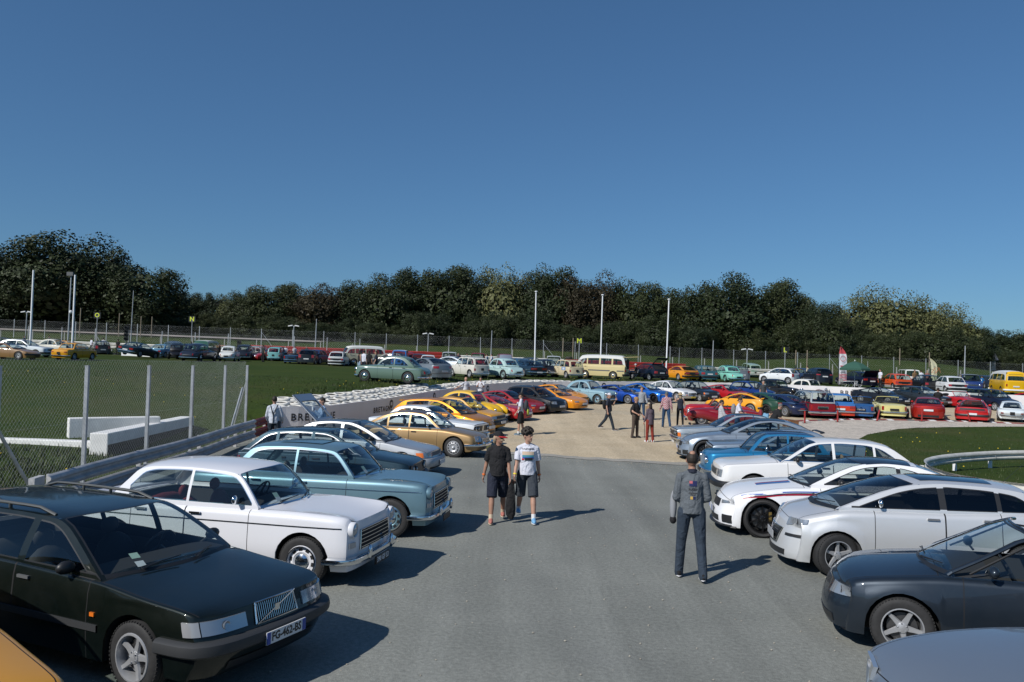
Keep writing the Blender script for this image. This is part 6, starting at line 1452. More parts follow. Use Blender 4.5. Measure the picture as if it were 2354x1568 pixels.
OAK = leaf_mat('oak_leaves', (.014, .025, .009), (.036, .046, .015)); POP = leaf_mat('poplar_leaves', (.062, .072, .026), (.12, .125, .050)); BROWN = leaf_mat('copper_leaves', (.030, .024, .012), (.050, .042, .018))
def crown_mesh(seed, m, n_blob=58, per=290, leaf=.28, lop=1.0):
 """leaf faces on many clumps spread through a unit crown: x,y in [-1,1], z in [0,1]"""
 rnd = random.Random(seed); b = MB(); k = b.mi(m); V_, F_ = b.v, b.f
 blobs = []
 for i in range(n_blob):
  a = rnd.uniform(0, 2 * math.pi); h = rnd.uniform(.02, .86); rad = math.sqrt(max(0, 1 - abs((h - .36) / .60) ** 2.6)) * lop
  q = rnd.uniform(.25, 1) ** .5 * rad * .86; blobs.append((q * math.cos(a), q * math.sin(a), h, rnd.uniform(.20, .34)))
 for (x, y, z, r) in blobs:
  for _ in range(per):
   d = Vector((rnd.gauss(0, 1), rnd.gauss(0, 1), rnd.gauss(0, 1))).normalized(); q = r * rnd.uniform(.58, 1.02)
   c = Vector((x + d.x * q, y + d.y * q, z + d.z * q * .46)); s = leaf * rnd.uniform(.05, .11)
   nrm = (d + Vector((rnd.gauss(0, .42), rnd.gauss(0, .42), rnd.gauss(0, .42)))).normalized(); a = nrm.orthogonal().normalized(); bb = nrm.cross(a); i = len(V_)
   t = rnd.uniform(0, 6); ca, sa = math.cos(t) * s, math.sin(t) * s; e1 = a * ca + bb * sa; e2 = (bb * ca - a * sa) * .7
   e1.z *= .5; e2.z *= .5; V_.extend([c - e1, c - e2 * .9 + e1 * .2, c + e1, c + e2]); F_.append((i, i + 1, i + 2, i + 3)); b.m.append(k)
 for _ in range(2600):     # inner foliage
  d = Vector((rnd.gauss(0, 1), rnd.gauss(0, 1), rnd.gauss(0, 1))).normalized(); q = rnd.uniform(.45, 1.0) ** .5 * .80
  c = Vector((d.x * q, d.y * q, .40 + d.z * q * .47)); s = leaf * rnd.uniform(.12, .24); nrm = (d + Vector((rnd.gauss(0, .5), rnd.gauss(0, .5), rnd.gauss(0, .5)))).normalized()
  a = nrm.orthogonal().normalized(); bb = nrm.cross(a); i = len(V_); t = rnd.uniform(0, 6); ca, sa = math.cos(t) * s, math.sin(t) * s; e1 = a * ca + bb * sa; e2 = (bb * ca - a * sa) * .7
  e1.z *= .5; e2.z *= .5; V_.extend([c - e1, c - e2 * .9 + e1 * .2, c + e1, c + e2]); F_.append((i, i + 1, i + 2, i + 3)); b.m.append(k)
 for v in V_: v.z = max(v.z, -.08)
 return b.mesh('crown')
def trunk_mesh(seed):
 rnd = random.Random(seed); b = MB()
 pts = [Vector((0, 0, -.03)), Vector((.01, .0, .2)), Vector((-.02, .02, .42)), Vector((.02, -.02, .68))]
 b.path(pts, [.045, .034, .026, .012], BARK, 8)
 for i in range(9):
  a = rnd.uniform(0, 6.28); z = rnd.uniform(.18, .5); q = rnd.uniform(.25, .5); p0 = Vector((0, 0, z)); p1 = Vector((math.cos(a) * q * .5, math.sin(a) * q * .5, z + .14)); p2 = Vector((math.cos(a) * q, math.sin(a) * q, z + rnd.uniform(.2, .34)))
  b.path([p0, p1, p2], [.016, .010, .004], BARK, 5)
 return b.mesh('trunk', 60)
CRM = {('oak', i): crown_mesh(10 + i, OAK) for i in range(6)}; CRM.update({('pop', i): crown_mesh(40 + i, POP, 54, 120) for i in range(2)}); CRM.update({('brown', i): crown_mesh(60 + i, BROWN) for i in range(1)})
TRM = [trunk_mesh(i) for i in range(3)]
def tree(x, y, h, r, kind, label, cat='tree', group=None, clear=.12, name=None, k=0):
 z = H_out(x, y); root = empty(name or {'oak': 'oak_tree', 'pop': 'poplar_tree', 'brown': 'copper_tree'}[kind], (x, y, z)); tag(root, label, cat, group)
 n = {'oak': 6, 'pop': 2, 'brown': 1}[kind]; o = bpy.data.objects.new('crown', CRM[(kind, k % n)]); col.objects.link(o); o.parent = root; o.location = (0, 0, h * clear); o.scale = (r, r, h * (1 - clear)); o.rotation_euler = (0, 0, k * 1.7)
 o = bpy.data.objects.new('trunk', TRM[k % 3]); col.objects.link(o); o.parent = root; o.scale = (h * .8, h * .8, h); o.rotation_euler = (0, 0, k * 2.1)
 return root
TREES = [ # u centre, v top, half width px, depth, kind, where
 (-60,560,95,140,'oak','cut by the left edge'),(40,582,75,138,'oak','far left, left shoulder of the big oak'),(150,540,105,136,'oak','the tallest broad oak at the left'),(225,562,70,142,'oak','right shoulder of the tallest oak'),(325,600,72,134,'oak','rounded oak ending the left group'),
 (20,640,80,150,'oak','lower crown behind the left flagpole'),(260,640,60,150,'oak','behind the two left oaks'),
 (400,676,36,158,'oak','first small tree in the gap'),(440,668,34,160,'oak','small tree in the gap near board N'),(490,672,30,160,'oak','small round tree in the gap'),(535,674,32,158,'pop','pale small tree in the gap'),(575,665,40,152,'oak','left end of the long wood'),
 (630,650,52,150,'oak','tall left tree of the long wood'),(690,662,42,152,'pop','paler tree in the long wood'),(735,652,46,148,'brown','brownish tree with bare top twigs'),(790,668,45,152,'pop','greyish tree right of the brownish one'),
 (840,640,52,150,'oak','first of the rising middle crowns'),(905,632,56,148,'oak','second rising middle crown'),(965,622,52,152,'oak','below the first high crown'),(1035,612,62,150,'oak','the highest middle crown'),(1095,622,50,154,'oak','just right of the highest crown'),(1155,616,55,150,'pop','crown with yellowish leaves in the middle'),(1220,618,50,152,'oak','behind the first middle flagpole'),(1275,616,58,148,'oak','broad crown between two flagpoles'),(1350,628,58,146,'brown','brown-green crown above the camper flagpole'),(1410,656,45,150,'oak','dip right of the camper flagpole'),(1475,642,56,146,'oak','round crown left of the third flagpole'),(1530,660,40,150,'oak','dark crown at the third flagpole'),(1600,650,50,146,'oak','left shoulder of the broad right oak'),(1685,637,72,142,'oak','the broad right oak'),(1760,645,60,146,'oak','right shoulder of the broad right oak'),(1820,668,46,148,'oak','falling edge right of the broad oak'),
 (1885,694,42,140,'oak','dark low tree left of the pale poplars'),(1915,712,36,138,'oak','dark tree against the pale poplars'),
 (1975,678,50,150,'pop','left edge of the pale poplars'),(2035,660,62,148,'pop','the highest pale poplar'),(2105,676,58,148,'pop','middle pale poplar'),(2165,700,50,146,'pop','right pale poplar'),(2215,720,42,144,'pop','lowest outer poplar'),(2245,752,32,142,'oak','last dark tree before the gap'),
 (-170,572,95,142,'oak','beyond the left edge'),(-300,590,105,146,'oak','second beyond the left edge'),(-430,600,100,150,'oak','third beyond the left edge'),(-560,610,100,156,'oak','fourth beyond the left edge'),(2470,770,60,162,'oak','beyond the right edge'),(2590,775,70,166,'oak','second beyond the right edge'),(2720,770,70,170,'oak','third beyond the right edge'),
 (2320,762,45,160,'oak','dark tree at the right edge'),(2290,775,36,165,'oak','dark bush at the right edge'),(2370,770,50,158,'oak','cut by the right edge'),
]
for i, (u, v, hw, d, kd, lb) in enumerate(TREES):
 p = at(u, v, d); zb = H_out(p.x, p.y); h = (p.z - zb) * 1.065; r = hw * d / F * 1.5
 tree(p.x, p.y, h, r, kd, {'oak': 'dark green oak, ', 'pop': 'pale green poplar, ', 'brown': 'brown tinged tree, '}[kd] + lb, 'tree', 'trees of the wood behind the far fence', .05, k=i)
# lower and second rank crowns that close the wood
random.seed(77); ub = []
for i in range(62):
 u = -40 + i * 37 + random.uniform(-10, 10)
 if 385 < u < 560 or u > 2240: continue
 ub.append((u, random.uniform(700, 745) + max(0, (u - 1200)) * .028, random.uniform(30, 46), random.uniform(134, 140)))
ub2 = [(u + 15, v - 30, hw * 1.1, 158) for (u, v, hw, d) in ub[::2]]
bush = MB()
for i, (u, v, hw, d) in enumerate(ub + ub2 + [(400 + 28 * j, 712 + (j % 3) * 8, 26, 150) for j in range(7)] + [(2230 + 24 * j, 800, 28, 150) for j in range(7)]):
 p = at(u, v, d); z = H_out(p.x, p.y); h = p.z - z; r = hw * d / F * 1.3
 o = bpy.data.objects.new('understorey_tree', CRM[('oak', i % 6)]); col.objects.link(o); o.location = (p.x, p.y, z - .3); o.scale = (r, r, h); o.rotation_euler = (0, 0, i)
 tag(o, 'dark leafy understorey growing down to the ground at the front of the wood', 'undergrowth', 'undergrowth along the foot of the wood')
# distant wooded hill on the right
hb = MB(); rows = []
for j in range(10):
 rows.append([Vector((120 + i * 14, 430 + j * 22, 8 + (24 - .05 * i * i * .2 + 2.5 * math.sin(i * .9)) * math.sin(math.pi / 2 * min(1, j / 7)))) for i in range(36)])
hb.quadgrid(rows, leaf_mat('far_forest', (.020, .032, .022), (.030, .045, .028)), flip=True); o = hb.build('wooded_hill', smooth=180); o['kind'] = 'structure'
rnd = random.Random(3); fb = MB(); k_ = fb.mi(MATS['far_forest'])
for i in range(5200):
 a, c = rnd.uniform(0, 35), rnd.uniform(0, 8.9); i0, j0 = int(a), int(c); p = rows[j0][i0].lerp(rows[min(9, j0+1)][min(35, i0+1)], rnd.random()); s = rnd.uniform(1.6, 3.4); q = len(fb.v)
 fb.v.extend([p + Vector((-s * .6, 0, -1)), p + Vector((s * .6, 0, -1)), p + Vector((0, 0, s * 1.3))]); fb.f.append((q, q+1, q+2)); fb.m.append(k_)
tag(fb.build('distant_forest'), 'far blue-green forest covering the hill at the right edge', 'forest', kind='stuff')
# small farm building under the last poplars
hs = at(2212, 838, 150); root = empty('farm_building', (hs.x, hs.y, H_out(hs.x, hs.y))); tag(root, 'small pale farm building with a grey slate roof under the last poplars', 'building')
b = MB(); b.box((0, 0, 1.0), (9, 6, 2.0), mat('render_wall', (.42, .36, .32), .9)); b.build('wall', root)
b = MB(); b.poly([Vector((-4.8, -3.4, 1.9)), Vector((4.8, -3.4, 1.9)), Vector((4.8, 0, 6)), Vector((-4.8, 0, 6))], mat('slate', (.10, .11, .13), .7)); b.poly([Vector((-4.8, 3.4, 1.9)), Vector((-4.8, 0, 6)), Vector((4.8, 0, 6)), Vector((4.8, 3.4, 1.9))], MATS['slate']); b.poly([Vector((-4.8, -3.4, 1.9)), Vector((-4.8, 0, 6)), Vector((-4.8, 3.4, 1.9))], MATS['render_wall']); b.poly([Vector((4.8, -3.4, 1.9)), Vector((4.8, 3.4, 1.9)), Vector((4.8, 0, 6))], MATS['render_wall']); b.build('roof', root)
# ------------------------------------------------------------------ grass tufts and flowers
TUFT = leaf_mat('grass_blades', (.028, .046, .012), (.056, .072, .024)); YEL = mat('yellow_flower', (.65, .48, .03), .6)
def tufts(name, pts_f, n, seed, label, hmin, hmax, clump=5, flowers=0, fname='', dry=False):
 rnd = random.Random(seed); b = MB(); k = b.mi(TUFT)
 for _ in range(n):
  p = pts_f(rnd)
  if p is None: continue
  for c in range(clump):
   a = rnd.uniform(0, 6.28); h = rnd.uniform(hmin, hmax); w_ = h * rnd.uniform(.07, .14); ln = rnd.uniform(.1, .6) * h; o = Vector((rnd.uniform(-1, 1), rnd.uniform(-1, 1), 0)) * h * .5
   d = Vector((math.cos(a), math.sin(a), 0)); e = Vector((-d.y, d.x, 0)) * w_; q = len(b.v)
   b.v.extend([p + o - e, p + o + e, p + o + d * ln + Vector((0, 0, h))]); b.f.append((q, q+1, q+2)); b.m.append(k)
 o = b.build(name); tag(o, label, 'grass', kind='stuff')
 if flowers:
  b = MB()
  for _ in range(flowers):
   p = pts_f(rnd)
   if p: b.ell(p + Vector((0, 0, hmax * .7)), (.028, .028, .02), YEL, 5, 3)
  tag(b.build('wild_flowers'), fname, 'flowers', kind='stuff')
def on_rows(rows, i0, i1, j0, j1):
 def f(rnd):
  a, c = rnd.uniform(i0, i1 - .001), rnd.uniform(j0, j1 - .001); i, j = int(a), int(c); s, t = a - i, c - j
  return rows[i][j].lerp(rows[i][j+1], t).lerp(rows[i+1][j].lerp(rows[i+1][j+1], t), s)
 return f
tufts('grass_tufts', on_rows(GR_TOP, 0, 24, 0, 9.4), 9000, 1, 'short rough grass covering the infield on the right', .03, .09, 4, 60, 'yellow flowers dotted over the infield grass')
def leftfield(rnd):
 x, y = rnd.uniform(-28, -9.8), rnd.uniform(15, 48)
 i = min(range(len(FIELD[0])), key=lambda q_: 0) if False else None
 return Vector((x, y, HF(x, y)))
def HF(x, y):
 d = -9.75 - x; z = H_out(x, y)
 if y < 30: return z * sstep(0, 4, d) + (.02 + .18 * sstep(0, 2.5, d)) * (1 - sstep(8, 25, d)) - .01
 return z - .01
tufts('grass_tufts', leftfield, 9000, 2, 'rough grass on the bank beyond the mesh fence', .03, .10, 4, 40, 'yellow flowers on the grass beyond the fence')
def wallside(rnd):
 i = rnd.randint(14, 80); x, y = WLs[min(i, len(WLs) - 2)]; a, c = WLs[max(0, i-1)], WLs[min(len(WLs)-1, i+1)]; nx, ny = -(c[1]-a[1]), c[0]-a[0]; l = math.hypot(nx, ny); d = rnd.uniform(1.5, 4.5)
 X, Y = x + nx / l * d, y + ny / l * d; s = sstep(.6, 3.2, d); return Vector((X, Y, (H_in(x, y) + WH - .12) * (1 - s) + H_out(X, Y) * s - .01))
tufts('weeds', wallside, 1500, 3, 'taller weeds growing behind the white tyre stacks', .05, .20, 5, 60, 'yellow flowers in the weeds behind the tyre stacks')
def embank(rnd):
 x, y = rnd.uniform(-17, -9.9), rnd.uniform(12.5, 22.6); return Vector((x, y, HF(x, y)))
tufts('weeds', embank, 2600, 4, 'weedy bank between the fence and the low white kerb wall', .04, .20, 5, 14, 'yellow flowers on the bank at the left edge')

rnd = random.Random(9); b = MB(); STN = mat('stone_chips', (.34, .31, .26), .9, noise=(9, .4))
for _ in range(2600):
 x = rnd.uniform(-6, 10); t_ = rnd.random(); y = joint(x) - abs(rnd.gauss(0, 1.1)) if t_ < .6 else rnd.uniform(7, 26); r_ = rnd.uniform(.006, .018); b.ell((x, y, r_ * .5), (r_, r_ * .8, r_ * .6), STN, 4, 2)
tag(b.build('loose_stones'), 'loose gravel chips scattered over the asphalt towards the sand edge', 'gravel', kind='stuff')
# ------------------------------------------------------------------ people
SKIN = mat('skin', (.42, .24, .17), .55, noise=(9, .08)); SKINT = mat('skin_tanned', (.34, .185, .125), .55, noise=(9, .08)); LIPS = mat('lips', (.30, .11, .09), .5)
def fabric(name, hexc, n=.12): return mat('cloth_' + name, hexc, .9, noise=(26, n), bump=.25)
def remesh(mb, name, vox, sm=6):
 me = mb.mesh(name); o = bpy.data.objects.new(name, me)
 md = o.modifiers.new('r', 'REMESH'); md.mode = 'VOXEL'; md.voxel_size = vox; md.use_smooth_shade = True
 ms = o.modifiers.new('s', 'SMOOTH'); ms.iterations = sm; ms.factor = .5
 m2 = evalmesh(o); mats = list(mb.mats); bpy.data.meshes.remove(me)
 if not m2.materials: [m2.materials.append(x) for x in mats]
 m2.name = name; return m2
def capsule(b, p, q, r1, r2, m, n=10, fx=1.0):
 p, q = Vector(p), Vector(q); b.tube(p, q, r1, m, n, r2=r2); b.ell(p, (r1, r1, r1), m, n, 6); b.ell(q, (r2, r2, r2), m, n, 6)
def dirv(f, o, sg):   # limb direction: f degrees forward from hanging, o degrees outwards
 a, c = R(f), R(o); return Vector((math.sin(a) * math.cos(c), sg * math.sin(c), -math.cos(a) * math.cos(c)))
def etube(b, secs, m, n=14):
 rows = [[Vector((x + rx * math.cos(2*math.pi*k/n), y + ry * math.sin(2*math.pi*k/n), z)) for k in range(n)] for (x, y, z, rx, ry) in secs]
 b.quadgrid(rows, m, close=True); b.poly(rows[0][::-1], m); b.poly(rows[-1], m)
def person(p, yaw, label, H=1.75, legs=((12, 8, 3), (-12, 20, 3)), arms=((8, 8, 20, 0), (-4, 8, 15, 0)), top='tee', topm=None, bot='trousers', botm=None, shoem=None, solem=None,
           hair=None, hairm=None, hat=None, hatm=None, girth=1.0, head=(0, 0), lean=0.0, lod=1, skin=None, group=None, ground=None, sit=None, female=False, face=True):
 """faces +X; legs/arms = (left, right): leg (forward, knee, out), arm (forward, out, elbow bend, elbow inward)"""
 skin = skin or SKIN; vox = {0: .0085, 1: .016, 2: .024}[lod]; k = H / 1.75; g = girth
 hipz = .90 * k
 def leg(sg, a):
  hp = Vector((0, sg * .095 * k, hipz)); th = dirv(a[0], a[2], sg); kn = hp + th * .43 * k; sh = dirv(a[0] - a[1], a[2] * .6, sg); an = kn + sh * .41 * k; return hp, kn, an
 Lg = [leg(1, legs[0]), leg(-1, legs[1])]
 low = min(x[2].z for x in Lg) - .075 * k; dz = Vector((0, 0, -low))
 Lg = [tuple(q + dz for q in x) for x in Lg]; hz = hipz - low
 ln = Matrix.Rotation(R(lean), 3, 'Y'); base = Vector((0, 0, hz))
 def T(x, y, z): return base + ln @ (Vector((x, y, z)) * k)       # torso frame, z above the hip
 def arm(sg, a):
  s = T(-.01, sg * (.162 if not female else .145), .470); u = ln @ dirv(a[0], a[1], sg); e = s + u * .285 * k
  f = (Matrix.Rotation(R(-a[2]), 3, 'Y') @ u) ; f = (Matrix.Rotation(R(-sg * a[3]), 3, 'Z') @ f).normalized(); w_ = e + f * .25 * k; return s, e, w_, f
 Ar = [arm(1, arms[0]), arm(-1, arms[1])]
 b = MB(); m = skin
 b.ell(T(0, 0, .05), (.105*k*g, .155*k, .11*k), m, 14, 8); b.ell(T(.01*g, 0, .20), (.10*k*g, .135*k*g, .14*k), m, 14, 8); b.ell(T(0, 0, .38), (.105*k*g, .155*k, .16*k), m, 14, 8)
 [capsule(b, T(-.01, sg * .03, .51), T(-.01, sg * .145, .468), .048*k, .044*k, m) for sg in (1, -1)]; capsule(b, T(-.005, 0, .50), T(.015, 0, .62), .058*k, .052*k, m)
 hr = Matrix.Rotation(R(head[0]), 3, 'Z') @ Matrix.Rotation(R(head[1]), 3, 'Y'); hc = T(.02, 0, .70)
 HD = lambda x, y, z: hc + hr @ (Vector((x, y, z)) * k)
 b.ell(HD(-.01, 0, .015), (.098*k, .077*k, .105*k), m, 16, 10, hr); b.ell(HD(.022, 0, -.045), (.068*k, .058*k, .072*k), m, 14, 8, hr)
 if lod < 2:
  b.tube(HD(.082, 0, .02), HD(.108, 0, -.022), .010*k, m, 6, r2=.017*k); b.ell(HD(.07, 0, -.085), (.026*k, .03*k, .02*k), m, 8, 6)
 for sg in (1, -1): b.ell(HD(-.012, sg * .08, -.005), (.018*k, .012*k, .032*k), m, 8, 6, hr)
 for sg, (hp, kn, an) in zip((1, -1), Lg):
  capsule(b, hp, kn, .082*k*g**.5, .052*k, m); capsule(b, kn, kn.lerp(an, .35), .052*k, .056*k, m); capsule(b, kn.lerp(an, .3), an, .055*k, .036*k, m); b.ell(an + Vector((.05*k, 0, -.045*k)), (.10*k, .038*k, .03*k), m, 10, 6)
 for sg, (s, e, w_, f) in zip((1, -1), Ar):
  rr = .046 if not female else .040
  capsule(b, s, e, rr*k*1.1, rr*.84*k, m); capsule(b, e, e.lerp(w_, .3), rr*.84*k, rr*.84*k, m); capsule(b, e.lerp(w_, .25), w_, rr*.82*k, .026*k, m)
  up_ = Vector((0, 1, 0)).cross(f).normalized() if abs(f.y) < .9 else Vector((0, 0, 1)); pc = w_ + f * .045*k
  b.ell(pc, (.045*k, .018*k, .038*k), m, 10, 6, Matrix((f, f.cross(up_), up_)).transposed())
 me = remesh(b, 'person', vox)
 root = bpy.data.objects.new('person', me); col.objects.link(root)
 # fingers joined into the same body mesh
 fb = MB(); fb.mats = [skin]
 for sg, (s, e, w_, f) in zip((1, -1), Ar):
  up_ = Vector((0, 1, 0)).cross(f).normalized() if abs(f.y) < .9 else Vector((0, 0, 1)); sd = f.cross(up_) * sg; c0 = w_ + f * .065*k
  for i, (o, l) in enumerate(((.028, .068), (.010, .078), (-.009, .073), (-.027, .057))):
   p0 = c0 + up_ * o * k; p1 = p0 + (f * .82 - sd * .32).normalized() * l * .55 * k; p2 = p1 + (f * .5 - sd * .75).normalized() * l * .5 * k
   fb.path([p0 - f * .02 * k, p0, p1, p2], [.0095*k, .0095*k, .0085*k, .0065*k], skin, 6)
  p0 = w_ + f * .02*k + up_ * .026*k; fb.path([p0, p0 + (f + up_ * .8 - sd * .3).normalized() * .035*k, p0 + (f * 1.1 + up_ * .3 - sd * .5).normalized() * .062*k], [.012*k, .011*k, .008*k], skin, 6)
 fo = bpy.data.objects.new('f', fb.mesh('f', 60)); col.objects.link(fo)
 import bmesh
 bm = bmesh.new(); bm.from_mesh(root.data); bm.from_mesh(fo.data); bm.to_mesh(root.data); bm.free(); bpy.data.objects.remove(fo)
 root.data.polygons.foreach_set('use_smooth', [True] * len(root.data.polygons))
 def child(mb, nm, v=None, sm=5, rm=True):
  me_ = remesh(mb, nm, v or vox, sm) if rm else mb.mesh(nm, 60)
  o = bpy.data.objects.new(nm, me_); col.objects.link(o); o.parent = root; return o
 parts = {}
 # shirt
 m = topm; b = MB(); i_ = .013 * k
 hem = -.02 if top != 'coat' else -.16
 if top == 'tank': i_ = .008 * k
 b.ell(T(.01*g, 0, .20), (.10*k*g + i_*1.5, .135*k*g + i_*1.5, .15*k), m, 16, 8); b.ell(T(0, 0, .37), (.108*k*g + i_, .155*k + i_, .165*k), m, 16, 8)
 rows = []
 for (z, rx, ry) in ((hem, .120*g, .160), (.08, .118*g, .152), (.22, .110*g, .142), (.34, .108, .155), (.43, .10, .163)):
  c = T(.008, 0, z); rows.append([c + ln @ Vector(((rx*k + i_) * math.cos(2*math.pi*j/16), (ry*k + i_) * math.sin(2*math.pi*j/16), 0)) for j in range(16)])
 b.quadgrid(rows, m, close=True); b.poly(rows[0][::-1], m); b.poly(rows[-1], m)
 if top != 'tank': [capsule(b, T(-.01, sg * .03, .515), T(-.01, sg * .145, .470), .050*k + i_, .046*k + i_, m) for sg in (1, -1)]; capsule(b, T(-.005, 0, .49), T(0, 0, .545), .066*k, .060*k, m)
 else:
  for sg in (1, -1): capsule(b, T(.05, sg * .08, .46), T(-.03, sg * .075, .53), .022*k, .022*k, m); capsule(b, T(-.03, sg * .075, .53), T(-.07, sg * .08, .42), .022*k, .022*k, m)
 if top == 'tee':
  for (s, e, w_, f) in Ar: b.ell(s + Vector((0, 0, -.01)), (.060*k, .058*k, .060*k), m); b.tube(s, s.lerp(e, .80), .062*k, m, 12, r2=.074*k)
 if top in ('long', 'coat', 'hoodie'):
  for (s, e, w_, f) in Ar: capsule(b, s, e, .062*k, .056*k, m); capsule(b, e, e.lerp(w_, .93), .056*k, .043*k, m)
 if top in ('hoodie',): b.ell(T(-.09, 0, .52), (.06*k, .10*k, .06*k), m, 10, 6)
 parts['top'] = child(b, {'tee': 't_shirt', 'long': 'shirt', 'coat': 'coat', 'hoodie': 'hooded_jacket', 'tank': 'tank_top'}[top])
 # lower clothes
 m = botm; b = MB(); rows = []
 b.ell(T(0, 0, .05), (.112*k*g, .165*k, .13*k), m, 14, 8)
 for (hp, kn, an) in Lg:
  fat = 1.0 if bot != 'leggings' else .90
  if bot == 'shorts': b.ell(hp, (.1*k, .1*k, .1*k), m); b.tube(hp, kn.lerp(hp, -.02), .100*k*g**.5, m, 14, r2=.100*k)
  else: capsule(b, hp, kn, .096*k*fat*g**.5, .070*k*fat, m); capsule(b, kn, an + (an - kn).normalized() * .03*k, .070*k*fat, (.060 if fat == 1 else .046)*k, m)
 parts['bottom'] = child(b, {'trousers': 'trousers', 'shorts': 'shorts', 'leggings': 'leggings'}[bot])
 for sg, (hp, kn, an) in zip((1, -1), Lg):
  b = MB(); b.ell(an + Vector((.055*k, 0, -.035*k)), (.135*k, .047*k, .046*k), shoem or BLACK, 12, 8); b.ell(an + Vector((-.01*k, 0, -.005)), (.058*k, .045*k, .052*k), shoem or BLACK, 10, 6)
  o = child(b, 'shoe', .012, 3); b = MB(); rows = []
  b.ell(an + Vector((.055*k, 0, -.062*k)), (.140*k, .050*k, .016*k), solem or shoem or BLACK, 14, 5); s_ = b.build('sole', o, 60)
  if bot == 'shorts' and lod < 2: b = MB(); b.tube(an + Vector((0, 0, -.02)), an + (kn - an).normalized() * .09*k, .043*k, WHITEP if solem is None else solem, 10); b.build('sock', root)
 # hair and hat
 if hair:
  b = MB(); hm = hairm or mat('hair_dark', (.02, .015, .012), .7)
  if hair == 'short': b.ell(HD(-.022, 0, .032), (.098*k, .084*k, .100*k), hm, 14, 8, hr)
  if hair == 'bald': b.ell(HD(-.022, 0, .026), (.098*k, .084*k, .100*k), hm, 14, 8, hr); h2 = MB(); h2.ell(HD(-.052, 0, .088), (.052*k, .046*k, .042*k), skin, 12, 8, hr); h2.build('bald_patch', root, 180)
  if hair == 'long': b.ell(HD(-.022, 0, .032), (.100*k, .087*k, .100*k), hm, 14, 8, hr); b.ell(HD(-.06, 0, -.10), (.055*k, .085*k, .13*k), hm, 12, 8, hr)
  if hair == 'mullet': b.ell(HD(-.055, 0, -.03), (.058*k, .088*k, .085*k), hm, 12, 8, hr); b.ell(HD(-.07, 0, -.09), (.04*k, .07*k, .05*k), hm, 10, 6, hr)
  if hair == 'curly':
   rnd = random.Random(4)
   b.ell(HD(-.02, 0, .045), (.105*k, .092*k, .10*k), hm, 14, 8, hr)
   for _ in range(90):
    d = Vector((rnd.gauss(-.15, 1), rnd.gauss(0, 1), rnd.gauss(.5, .8))).normalized()
    if d.z < -.25 or (d.x > .62 and d.z < .35): continue
    b.ell(HD(-.02 + d.x * .116, d.y * .106, .055 + d.z * .112), (.024*k, .024*k, .024*k), hm, 6, 4)
  child(b, 'hair', .008 if lod == 0 else .014, 2)
 if hat:
  b = MB(); hm = hatm or BLACK; rows = []
  for i in range(7):
   a = math.pi / 2 * i / 6; rows.append([HD(-.012 + .106 * math.cos(a) * math.cos(t_), .088 * math.cos(a) * math.sin(t_), .035 + .092 * math.sin(a)) for t_ in [2*math.pi*j/16 for j in range(16)]])
  b.quadgrid(rows, hm, close=True)
  bm_ = MATS.get('brim_red') if hat == 'redcap' else hm
  if hat in ('cap', 'redcap', 'flat'):
   l = {'cap': .105, 'redcap': .115, 'flat': .055}[hat]; b2 = MB(); n = 9; r1 = [HD(-.012 + .103 * math.cos(t_), .086 * math.sin(t_), .040) for t_ in [R(-60 + 120 * j / (n-1)) for j in range(n)]]
   r2 = [HD(-.012 + .103 * math.cos(t_) + l * (1 - (t_ / R(66)) ** 2) ** .5, .086 * math.sin(t_) * .92, .030) for t_ in [R(-60 + 120 * j / (n-1)) for j in range(n)]]
   b2.quadgrid([r1, r2], bm_); b2.quadgrid([[q - Vector((0, 0, .008)) for q in r1], [q - Vector((0, 0, .008)) for q in r2]], bm_, flip=True)
   o = b.build('cap', root, 60); b2.build('peak', o, 60)
  else:
   b.lathe([], hm) if False else None
   rows = [[HD(-.012 + q * .106 * math.cos(t_), q * .088 * math.sin(t_), .035 - (q - 1) * .05) for t_ in [2*math.pi*j/18 for j in range(18)]] for q in (1.0, 1.35, 1.75)]
   if hat == 'brim': b.quadgrid(rows, hm, close=True)
   b.build('hat', root, 60)
 if lod == 0 and face:
  b = MB()
  for sg in (1, -1): b.ell(HD(.082, sg * .030, .014), (.010*k, .015*k, .008*k), BLACK, 8, 6, hr)
  b.build('eyes', root, 60); b = MB()
  for sg in (1, -1): b.ell(HD(.086, sg * .031, .036), (.008*k, .019*k, .005*k), hairm or BLACK, 8, 4, hr)
  b.ell(HD(.088, 0, -.055), (.008*k, .024*k, .007*k), LIPS, 8, 4, hr); b.build('mouth', root, 60)
 elif lod == 1 and face:
  b = MB()
  for sg in (1, -1): b.ell(HD(.084, sg * .030, .016), (.012*k, .018*k, .009*k), BLACK, 6, 4, hr)
  b.build('eyes', root, 60)
 z = (ground or H_in)(p[0], p[1]); root.location = (p[0], p[1], z + .012); root.rotation_euler = (0, 0, R(yaw))
 tag(root, label, 'person', group)
 Wm = Matrix.Translation((p[0], p[1], z + .012)) @ Matrix.Rotation(R(yaw), 4, 'Z')
 return dict(root=root, W=Wm, T=T, HD=HD, Ar=Ar, Lg=Lg, k=k, parts=parts)
from mathutils.bvhtree import BVHTree
